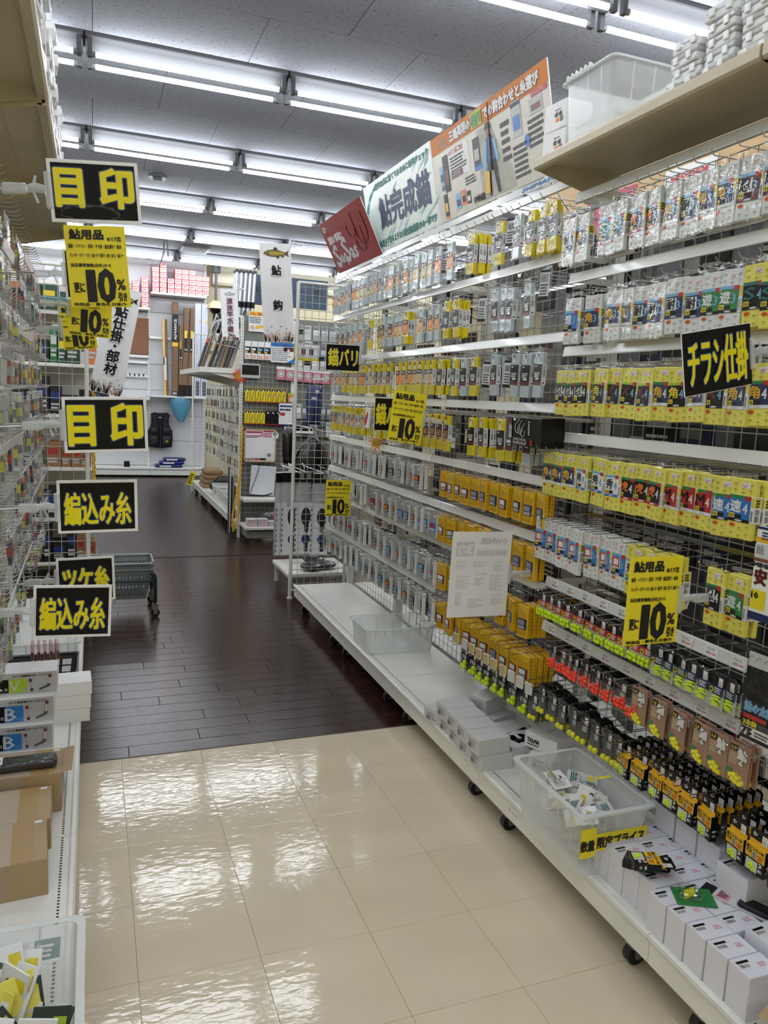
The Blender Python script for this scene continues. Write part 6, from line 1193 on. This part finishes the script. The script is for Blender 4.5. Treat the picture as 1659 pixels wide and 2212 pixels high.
for z in (2.05, 1.86, 1.75, 1.52, 1.28, 1.10):
    for i in range(7):
        x = 1.92+.085*i; c = rg.choice((0, 0, 2, 2, 1, 5)); n += 1
        if 1.5 < z < 1.7: continue
        endbox('card_pack', '%s flat pack on the island end wall, right-side group, %s in reading order' % (GR[c], ORD[n]), x, z, .075, .15, .02, CG[c], lambda m, w, h: (m.rect((-w/2+.005, -.0006, -h*.1), X, Z, w-.01, h*.3, rg.choice((LGREY, BLACK, WHITE))), m.lines((-w/2+.006, -.0008, h*.25), X, Z, w*.7, h*.15, 2, DGREY)), group='grey packs on the right-side part of the island end wall')
# low shelves of the end wall
o = thing('end_shelf', 'low cream shelf in front of the island end wall, carrying small grey boxes', 'shelf', (1.60, 7.42, 0)); m = MB(); m.prism([(-.22, .13), (-.22, .165), (.30, .165), (.30, .13)], 0, -.24, .24, STEEL) if False else m.bbox((-.24, -.20, .135), (.24, .14, .163), STEEL, .004); m.build('board', o)
m = MB(); m.bbox((-.22, -.17, .05), (.24, .12, .12), mat('kick_grey', (120, 120, 116), .5), .004); m.build('plinth', o)
for s in (-.2, .2): caster_parts(o, s, -.10)
o = tag(MB().bbox((-.24, -.1, 0), (.24, .12, .03), STEEL, .004).build('middle_shelf', None, (1.60, 7.44, .39)), 'cream shelf between the paper pad and the small grey boxes of the island end', 'shelf')
k = 0
for i in range(4):
    for j in range(3 if i < 2 else 2):
        for q in range(2):
            k += 1; o = tag(MB().bbox((-.048, -.025, 0), (.048, .025, .024), GREYC, .001).build('small_carton', None, (1.43+.105*(i % 4), 7.27+.055*q, .1635+.0245*j)), 'tiny grey box on the low end shelf of the island, %s of its pile' % ORD[k], 'box', 'tiny grey boxes on the island end shelf'); m = MB(); m.rect((-.044, -.0254, .008), X, Z, .07, .010, PINK if k % 2 else GREYP); m.build('label', o)
o = tag(MB().bbox((-.06, -.04, 0), (.06, .04, .09), mat('red_plastic', (180, 40, 50), .4), .004).build('red_box', None, (1.72, 7.45, .1635)), 'red box at the end of the low island shelf', 'box')
o = thing('glass_bowl', 'shallow clear plastic dome behind the net of the island end', 'dome', (1.64, 7.44, .166)); m = MB(); m.ball((0, 0, .08), .12, CLEAR, 14, 8, .7); m.build('dome', o)

# ================================================================== goods hung behind the far wire panel of the right-side wall
def bag(name, label, x, y, z, w, h, d, mt, face=None, rot=0, shape=None, top=.5):
    o = thing(name, label, 'bag', (x, y, z), (0, 0, rot)); m = MB(); n = 8
    prof = shape or [(0, .92), (.5, 1), (1, .9)]
    def wid(v):
        for (a, p), (b, q) in zip(prof, prof[1:]):
            if a <= v <= b: return p+(q-p)*(v-a)/(b-a)
        return prof[-1][1]
    V = []; rr = random.Random(int(x*1000+z*100))
    for k in range(n+1):
        v = k/n; ww = w/2*wid(v); dd = d*(.25+.75*math.sin(PI*min(1, v*.9+.1)))
        for sx in (-1, -.4, .4, 1): V.append((sx*ww, -dd*(1 if abs(sx) < .9 else .2)+rr.uniform(-.003, .003), -h*v))
        for sx in (1, .4, -.4, -1): V.append((sx*ww, dd*(1 if abs(sx) < .9 else .2), -h*v))
    F = [(8*k+i, 8*k+8+i, 8*k+8+(i+1) % 8, 8*k+(i+1) % 8) for k in range(n) for i in range(8)]+[tuple(range(8)), tuple(range(8*n+7, 8*n-1, -1))]
    m.mesh(V, F, mt, True); m.build('bag_body', o)
    if face: q = MB(); face(q, w, h, d); q.build('printed_face', o)
    q = MB(); q.tube([(0, 0, 0), (0, .0, .03), (0, .03, .045)], .003, CHROME, 5); q.build('hook', o); return o
GBK = mat('black_bag_plastic', (18, 18, 20), .22, coat=.5, bump=.5, bscale=18); DEN = mat('navy_denim_pack', (36, 56, 104), .4, coat=.3, bump=.3, bscale=14)
def cast_face(m, w, h, d): m.rect((-w*.46, -d-.002, -h*.80), X, Z, w*.92, h*.11, mat('royal_blue', (36, 40, 140), .4)); m.text('キャスティングウエア', (-w*.40, -d-.0026, -h*.775), X, Z, w*.62, h*.06, WHITE, .0008); m.disc((w*.34, -d-.003, -h*.70), X, Z, .022, WHITE, 7); m.rect((w*.32, -d-.0028, -h*.78), X, Z, .008, .05, WHITE); m.rect((-w*.38, -d-.0022, -h*.86), X, Z, w*.76, h*.05, NAVY); m.text('フルドライ対応', (-w*.05, -d-.0026, -h*.85), X, Z, w*.35, h*.035, WHITE, .0004)
bag('gear_bag', 'large black gear bag with a royal blue band behind the far wire panel', 1.651, 5.97, 1.129, .33, .43, .05, GBK, cast_face, 0, [(0, .12), (.3, .75), (.55, 1), (.75, .92), (1, .7)])
bag('glove_bag', 'slim shiny black bag hanging beside the far wire panel', 1.452, 5.97, 1.165, .105, .27, .03, GBK, None, 0, [(0, .8), (.2, 1), (.7, .9), (1, .66)])
o = bag('trouser_pack', 'navy trousers in a pack behind the upper part of the far wire panel', 1.652, 5.97, 1.521, .135, .31, .03, DEN, lambda m, w, h, d: (m.rect((0, -d-.001, -h*.2), X, Z, .03, .025, WHITE), m.rect((-.03, -d-.001, -h*.36), X, Z, .045, .02, LGREY), m.poly([(-.015, -d-.002, -h), (.012, -d-.002, -h), (.0, -d-.002, -h*.4)], BLACK)), 0, [(0, .9), (.4, 1), (1, .8)])
INS = mat('insole_black', (30, 26, 28), .6); INP = mat('insole_navy', (40, 44, 96), .6)
def ins_face(m, w, h, d):
    m.rect((-w*.48, -d-.0015, -h*.98), X, Z, w*.96, h*.62, mat('insole_card', (226, 228, 230), .35, coat=.4)); m.rect((-w*.5, -d-.002, -h*.12), X, Z, w, h*.11, BLACK); m.disc((w*.12, -d-.0022, -h*.53), X, Z, w*.26, INS, 16, h*.11); m.disc((w*.16, -d-.0022, -h*.66), X, Z, w*.13, INS, 12, h*.07); m.disc((w*.14, -d-.0022, -h*.80), X, Z, w*.24, INP, 16, h*.06); m.rect((w*.06, -d-.0024, -h*.95), X, Z, w*.2, h*.12, INS); m.lines((-w*.46, -d-.0022, -h*.96), X, Z, w*.06, h*.55, 9, INK)
CLB = mat('clear_bag_grey', (176, 178, 180), .2, coat=.6, bump=.5, bscale=20)
for i, (x, y, z, r) in enumerate(((1.425, 5.77, .852, .12), (1.535, 5.77, .852, .05), (1.375, 5.79, .848, .3), (1.665, 5.77, .845, -.03))):
    bag('wader_pack', 'clear pack with black sole prints hanging at the far wire panel, %s' % ('second in the row', 'third in the row', 'first in the row', 'last in the row')[i], x, y, z, .15, .66, .022, CLB, ins_face, r, [(0, .8), (.12, .78), (.4, .95), (1, 1)])
for i in range(5): endbox('flat_pack', '%s card pack behind the far wire panel, %s of the upper group' % (GR[(0, 2, 1, 6, 5)[i]], ORD[i+1]), 1.93+.085*i, 1.93-.05*(i % 2), .08, .19, .015, CG[(0, 2, 1, 0, 2)[i]], lambda m, w, h: (m.rect((-w*.4, -.0006, -h*.3), X, Z, w*.5, h*.3, BROWNP), m.lines((-w*.4, -.0008, h*.1), X, Z, w*.8, h*.3, 3, DGREY)), group='card packs behind the far wire panel', y=7.55)
def frm(m, w, h): m.rect((-w/2+.01, -.0006, -h/2+.01), X, Z, w-.02, h-.02, WHITE); m.rect((-w/2+.025, -.0008, -.02), X, Z, w*.3, .03, RED); m.lines((-w/2+.02, -.0008, h*.1), X, Z, w*.8, h*.3, 2, NAVY)
endbox('framed_notice', 'navy-framed white notice behind the upper middle of the far wire panel', 1.80, 1.25, .16, .23, .003, NAVY, frm, 'notice', y=7.545); endbox('framed_notice', 'navy-framed wide notice strip above the black gear bag', 1.95, 1.092, .34, .085, .003, NAVY, frm, 'notice', y=7.545)
endbox('yellow_card', 'white card with a yellow L-shaped border beside the far black sign', 1.376, 1.724, .177, .102, .002, WHITE, lambda m, w, h: (m.rect((-w/2, -.0006, -h/2), X, Z, .02, h, GOLDY), m.rect((-w/2, -.0006, -h/2), X, Z, w, .018, GOLDY), m.rect((-w*.2, -.0006, -h*.1), X, Z, .03, .04, BROWNP), m.rect((.02, -.0006, -h*.1), X, Z, .03, .04, DGREY)), 'card', y=5.212)
for i, (x, z, y1) in enumerate(((1.652, 1.565, 6.02), (1.651, 1.174, 6.02), (1.452, 1.21, 6.02), (1.425, .897, 5.82), (1.535, .897, 5.82), (1.665, .89, 5.82), (1.375, .893, 5.84))):
    m = MB(); m.tube([(0, 5.206-y1, 0), (0, 0, 0), (0, .012, .014)], .004, CHROME, 6); o = m.build('panel_hook', None, (x, y1, z)); m = MB(); m.box((-.012, 5.205-y1, -.04), (.012, 5.21-y1, .015), CHROME); m.build('hook_plate', o)
    tag(o, 'long chrome hook reaching back from the far wire panel, carrying %s' % ('the navy trousers', 'the black gear bag', 'the slim black bag', 'the second sole pack', 'the third sole pack', 'the last sole pack', 'the first sole pack')[i], 'hook')
o = thing('base_shelf', 'low cream shelf with shiny black packs behind the far wire panel', 'shelf', (1.56, 5.52, 0)); MB().bbox((-.26, -.26, .135), (.24, .24, .165), STEEL, .004).build('board', o)
for s in (-1, 1):
    for q in (-1, 1): MB().box((s*.23-.012, q*.22-.012, 0), (s*.23+.012, q*.22+.012, .135), STEEL).build('leg', o)
for i, (x, y, r) in enumerate(((1.50, 5.36, .1), (1.62, 5.40, -.2), (1.58, 5.58, .3))):
    m = MB(); m.ball((0, 0, .028), .085, GBK, 12, 6, .3); tag(m.build('rolled_pack', None, (x, y, .1665), (0, 0, r)), 'shiny black rolled pack lying on the low shelf, %s' % ('first of three', 'second of three', 'third of three')[i], 'pack')

# ================================================================== the back wall display
BX = [(-.02, .88), (.88, 1.78)]; PANW = mat('white_wall_panel', (206, 206, 209), .55)
for i, (a, b) in enumerate(BX+[(-.92, -.02)]):
    t = thing('wall_display_bay', 'white slotted wall display bay along the back wall, %s' % ('with the brown panel and black vest', 'with the long brown cartons', 'mostly hidden behind the left-side signs')[i], 'wall display', ((a+b)/2, 13.4, 0)); h = .45
    for k in range(9): MB().bbox((-h+.02, .06, .16+.42*k), (h-.02, .08, min(3.50, .574+.42*k)), PANW, .003).build('panel', t)
    m = MB(); m.box((h-.022, .03, 0), (h+.018, .085, 3.50), STEELW)
    for k in range(64): m.rect((h-.008, .0295, .3+.05*k), X, Z, .012, .028, GREYP)
    m.build('upright', t); MB().bbox((-h+.002, -.32, .125), (h-.002, .06, .155), STEELW, .004).build('deck', t); MB().bbox((-h+.002, -.30, .03), (h-.002, -.28, .124), STEELW, .003).build('kick_panel', t)
def wall_shelf(x, w, z, label, d=.28): return tag(MB().bbox((-w/2, -d, -.03), (w/2, .03, 0), STEELW, .004).build('wall_shelf', None, (x, 13.4, z)), label, 'shelf')
wall_shelf(1.33, .88, 2.965, 'white wall shelf stacked with pink-edged boxes, right-side bay of the back wall'); wall_shelf(.43, .88, 2.71, 'white wall shelf stacked with pink-edged boxes, left-side bay of the back wall'); wall_shelf(1.33, .88, 1.335, 'white wall shelf under the long brown cartons'); wall_shelf(.43, .88, 1.28, 'white wall shelf below the bars of the left-side bay')
PKB = mat('pink_box_edge', (204, 62, 90), .5); bxd = MB().bbox((-.054, -.09, 0), (.054, .09, .078), PKB, .002).data('pink_box'); m = MB(); m.rect((-.049, -.0905, .005), X, Z, .098, .067, mat('pale_pink_front', (220, 196, 196), .5)); m.lines((-.03, -.091, .035), X, Z, .07, .024, 2, RED, seed=2); m.disc((-.025, -.0912, .024), X, Z, .012, GOLD, 10); m.rect((.02, -.0912, .02), X, Z, .02, .012, SKY); bxf = m.data('printed_face')
nb = 0
for nm, z, cols in (('upper', 2.9655, ((.962, 5), (1.082, 6), (1.20, 3), (1.314, 5), (1.424, 5), (1.534, 5), (1.642, 4), (1.75, 4))), ('lower', 2.7105, ((.40, 2), (.52, 3), (.66, 5), (.80, 6), (.28, 3)))):
    for i, (x, n) in enumerate(cols):
        for k in range(n):
            o = link('pink_box', bxd, None, (x+rg.uniform(-.003, .003), 13.23, z+.0785*k)); link('printed_face', bxf, o); tag(o, 'small pink-edged box on the %s back-wall shelf, %s column, %s from the bottom' % (nm, ORD[i+1], ORD[k+1]), 'box', 'pink-edged boxes on the back wall')
o = tag(MB().bbox((-.20, 0, -.29), (.14, .02, .29), mat('brown_pegboard', (128, 82, 54), .6, vary=.05), .003).build('brown_panel', None, (.73, 13.38, 2.275)), 'plain brown board on the left-side bay of the back wall', 'panel')
for i, (x, w, z, lab) in enumerate(((.43, .86, 1.95, 'white bar just under the brown board'), (.43, .86, 1.855, 'second white bar under the brown board'), (.43, .86, 1.63, 'white bar with small black clips on the left-side bay'), (1.05, .34, 2.265, 'short white bar behind the bamboo-coloured rod'))):
    o = tag(MB().bbox((-w/2, -.03, -.02), (w/2, .03, .02), STEELW, .004).build('wall_bar', None, (x, 13.38, z)), lab, 'bar')
    if i == 2:
        m = MB()
        for k in range(6): m.box((.0+.07*k, -.04, .0), (.02+.07*k, -.028, .04), BLACK)
        m.build('clip', o)
BRC = mat('long_brown_carton', (122, 92, 66), .55, vary=.05)
for i, (x, z0, z1, w) in enumerate(((1.28, 1.34, 2.85, .095), (1.365, 1.34, 2.50, .06), (1.435, 1.34, 2.77, .085), (1.522, 1.34, 2.77, .085))):
    o = tag(MB().bbox((-w/2, -.05, 0), (w/2, .05, z1-z0), BRC, .003).build('long_carton', None, (x, 13.28, z0), (.0, 0.01*i, 0)), 'tall slim brown rod carton on the back wall, %s counted along the row' % ORD[i+1], 'carton', 'slim brown rod cartons on the back wall'); m = MB(); H3 = z1-z0
    m.rect((-w/2+.003, -.0506, .0), X, Z, w-.006, .07 if i == 0 else .18, BLACK)
    if i == 0: m.rect((-w/2, -.051, H3*.58), X, Z, w, .44, BLACK); m.text('ADVANCE', (.02, -.0518, H3*.60), Z, -X, .33, .04, WHITE, .001); m.rect((-w/2, -.0514, H3*.53), X, Z, w, .06, GOLD); m.text('DV', (-.03, -.0512, .015), X, Z, .06, .04, WHITE, .002)
    else:
        m.rect((-w/2+.012, -.051, H3*.50), X, Z, w-.03, .30, BLACK); m.rect((-w/2+.016, -.0516, H3*.66), X, Z, w-.045, .12, GOLDY); m.text('N', (-.015, -.0516, H3*.52), X, Z, .03, .03, WHITE, .001)
    m.build('printed_front', o)
o = thing('bamboo_rod', 'pale bamboo-coloured rod in a clear sleeve standing on the back-wall shelf', 'rod', (1.10, 13.27, 1.336)); MB().tube([(.03, 0, 0), (-.012, 0, 1.22)], .020, mat('bamboo', (226, 190, 110), .4), 10).build('rod', o); m = MB(); m.tube([(.032, -.006, .25), (.02, -.006, .62)], .0225, WHITE, 8); m.tube([(.018, -.004, .5), (.013, -.004, .62)], .0228, NAVY, 8); m.build('wrapper', o); MB().tube([(.068, .01, 0), (.035, .01, 1.23)], .018, BRC, 8).build('second_rod', o)
for i in range(2):
    o = tag(MB().bbox((-.05, -.05, 0), (.05, .05, 1.52), mat('frost_white_carton', (206, 212, 226), .4), .003).build('rod_box', None, (1.64+.108*i, 13.26, 1.3355)), 'tall frosty white rod box, %s of the pair' % ('first', 'second')[i], 'carton'); m = MB(); m.text('NAKED', (.02, -.0508, .60), Z, -X, .34, .05, LGREY, .001); m.rect((-.03, -.0506, .02), X, Z, .06, .24, DGREY); m.rect((.02, -.0508, 1.2), X, Z, .02, .05, GOLD); m.build('printed_front', o)
# vest
VST = mat('black_vest_fabric', (22, 22, 25), .8, vary=.2, vscale=20); VST2 = mat('black_vest_pocket', (34, 33, 36), .7)
o = thing('fishing_vest', 'black sleeveless fishing vest on a hanger on the back wall', 'vest', (1.05, 13.30, .46))
def shell(pts, y0, y1, mt, puff=.02):
    m = MB(); c = Vector((sum(p[0] for p in pts)/len(pts), 0, sum(p[1] for p in pts)/len(pts))); n = len(pts)
    outer = [Vector((p[0], y1, p[1])) for p in pts]; inner = [Vector((c.x+(p[0]-c.x)*.84, y0, c.z+(p[1]-c.z)*.88)) for p in pts]; core = [Vector((c.x+(p[0]-c.x)*.4, y0-puff, c.z+(p[1]-c.z)*.5)) for p in pts]
    m.mesh(outer+inner+core, [(i, (i+1) % n, n+(i+1) % n, n+i) for i in range(n)]+[(n+i, n+(i+1) % n, 2*n+(i+1) % n, 2*n+i) for i in range(n)]+[tuple(range(2*n, 3*n))], mt, True); return m
for sx in (-1, 1):
    shell([(sx*x, z) for x, z in ((.005, .0), (.19, .02), (.205, .16), (.20, .29), (.165, .35), (.135, .42), (.13, .50), (.15, .565), (.085, .605), (.045, .56), (.012, .40))], -.055, .0, VST).build('front_panel', o)
    for z0, z1, w_ in ((.06, .20, .13), (.25, .34, .11)): shell([(sx*.10-w_/2, z0), (sx*.10+w_/2, z0), (sx*.10+w_/2, z1), (sx*.10, z1+.012), (sx*.10-w_/2, z1)], -.098, -.066, VST2, .008).build('pocket', o)
MB().box((-.14, .01, .02), (.14, .03, .585), VST).build('back_panel', o)
m = MB(); m.text('Z', (.075, -.1095, .11), X, Z, .05, .03, GOLD, .001); m.rect((-.02, .008, .50), X, Z, .04, .018, LGREY); m.build('emblem', o); MB().tube([(0, -.06, .02), (0, -.065, .2), (0, -.055, .40)], .005, DGREY, 5).build('zip', o); MB().tube([(-.13, 0, .585), (0, 0, .635), (.13, 0, .585)], .007, CHROME, 6).build('hanger', o)
o = thing('landing_net', 'pale blue clear net bag hanging on the back wall beside the vest', 'net', (1.36, 13.2, 1.33)); m = MB(); TB = mat('clear_blue_bag', (84, 150, 178), .25, coat=.5, bump=.3, bscale=10); V = []
for k in range(8):
    z = -.42*k/7; a = (.16, .175, .17, .155, .135, .11, .08, .04)[k]
    for q in range(12): t_ = 2*PI*q/12; V.append((a*math.cos(t_)+.02*k/7, .08*a/.17*math.sin(t_), z))
m.mesh(V, [(12*k+q, 12*k+12+q, 12*k+12+(q+1) % 12, 12*k+(q+1) % 12) for k in range(7) for q in range(12)], TB, True); m.build('bag', o); MB().tube([(.16*math.cos(a), .08*math.sin(a), 0) for a in [2*PI*q/16 for q in range(16)]], .008, TEAL, 6, closed=True).build('hoop', o)
for k in range(3):
    m = MB(); m.bbox((-.22+.03*k, -.14, .055*k), (.22-.02*k, .10, .055*k+.05), (NAVY, mat('royal_blue', (36, 40, 140), .4), NAVY)[k], .02); o = m.build('folded_bag', None, (1.18+.04*k, 13.22, .1555), (0, 0, .08*k)); q = MB(); q.rect((-.15, -.1406, .055*k+.012), X, Z, .18, .025, WHITE); q.build('printed_band', o); tag(o, 'navy folded plastic bag on the back-wall deck, %s of the pile' % ('bottom', 'middle', 'top')[k], 'bag', 'folded bags on the back-wall deck')
o = tag(MB().tube([(0, 0, 0), (0, 0, .09)], [.05, .045], BLACK, 12).build('black_cup', None, (.52, 13.2, .1555)), 'small black cup-shaped item on the back-wall deck', 'cup'); m = MB(); m.tube([(0, 0, .09), (0, 0, .10)], .048, GREYP, 12); m.build('rim', o)
# wall lettering, camera dome
o = tag(MB().text('助', (1.92, 13.596, 2.42), X, Z, .34, .36, INK, .012).build('wall_lettering'), 'black brush lettering on the cream back wall behind the camera dome', 'lettering'); m = MB(); m.text('人', (2.32, 13.596, 2.45), X, Z, .3, .28, INK, .012); m.build('character', o); m = MB(); m.tube([(1.95+.9*math.cos(a), 13.597, 1.35+.75*math.sin(a)) for a in [PI*.45+PI*.45*k/12 for k in range(13)]], .03, mat('mural_grey', (120, 112, 100), .6), 6); m.build('arc', o)
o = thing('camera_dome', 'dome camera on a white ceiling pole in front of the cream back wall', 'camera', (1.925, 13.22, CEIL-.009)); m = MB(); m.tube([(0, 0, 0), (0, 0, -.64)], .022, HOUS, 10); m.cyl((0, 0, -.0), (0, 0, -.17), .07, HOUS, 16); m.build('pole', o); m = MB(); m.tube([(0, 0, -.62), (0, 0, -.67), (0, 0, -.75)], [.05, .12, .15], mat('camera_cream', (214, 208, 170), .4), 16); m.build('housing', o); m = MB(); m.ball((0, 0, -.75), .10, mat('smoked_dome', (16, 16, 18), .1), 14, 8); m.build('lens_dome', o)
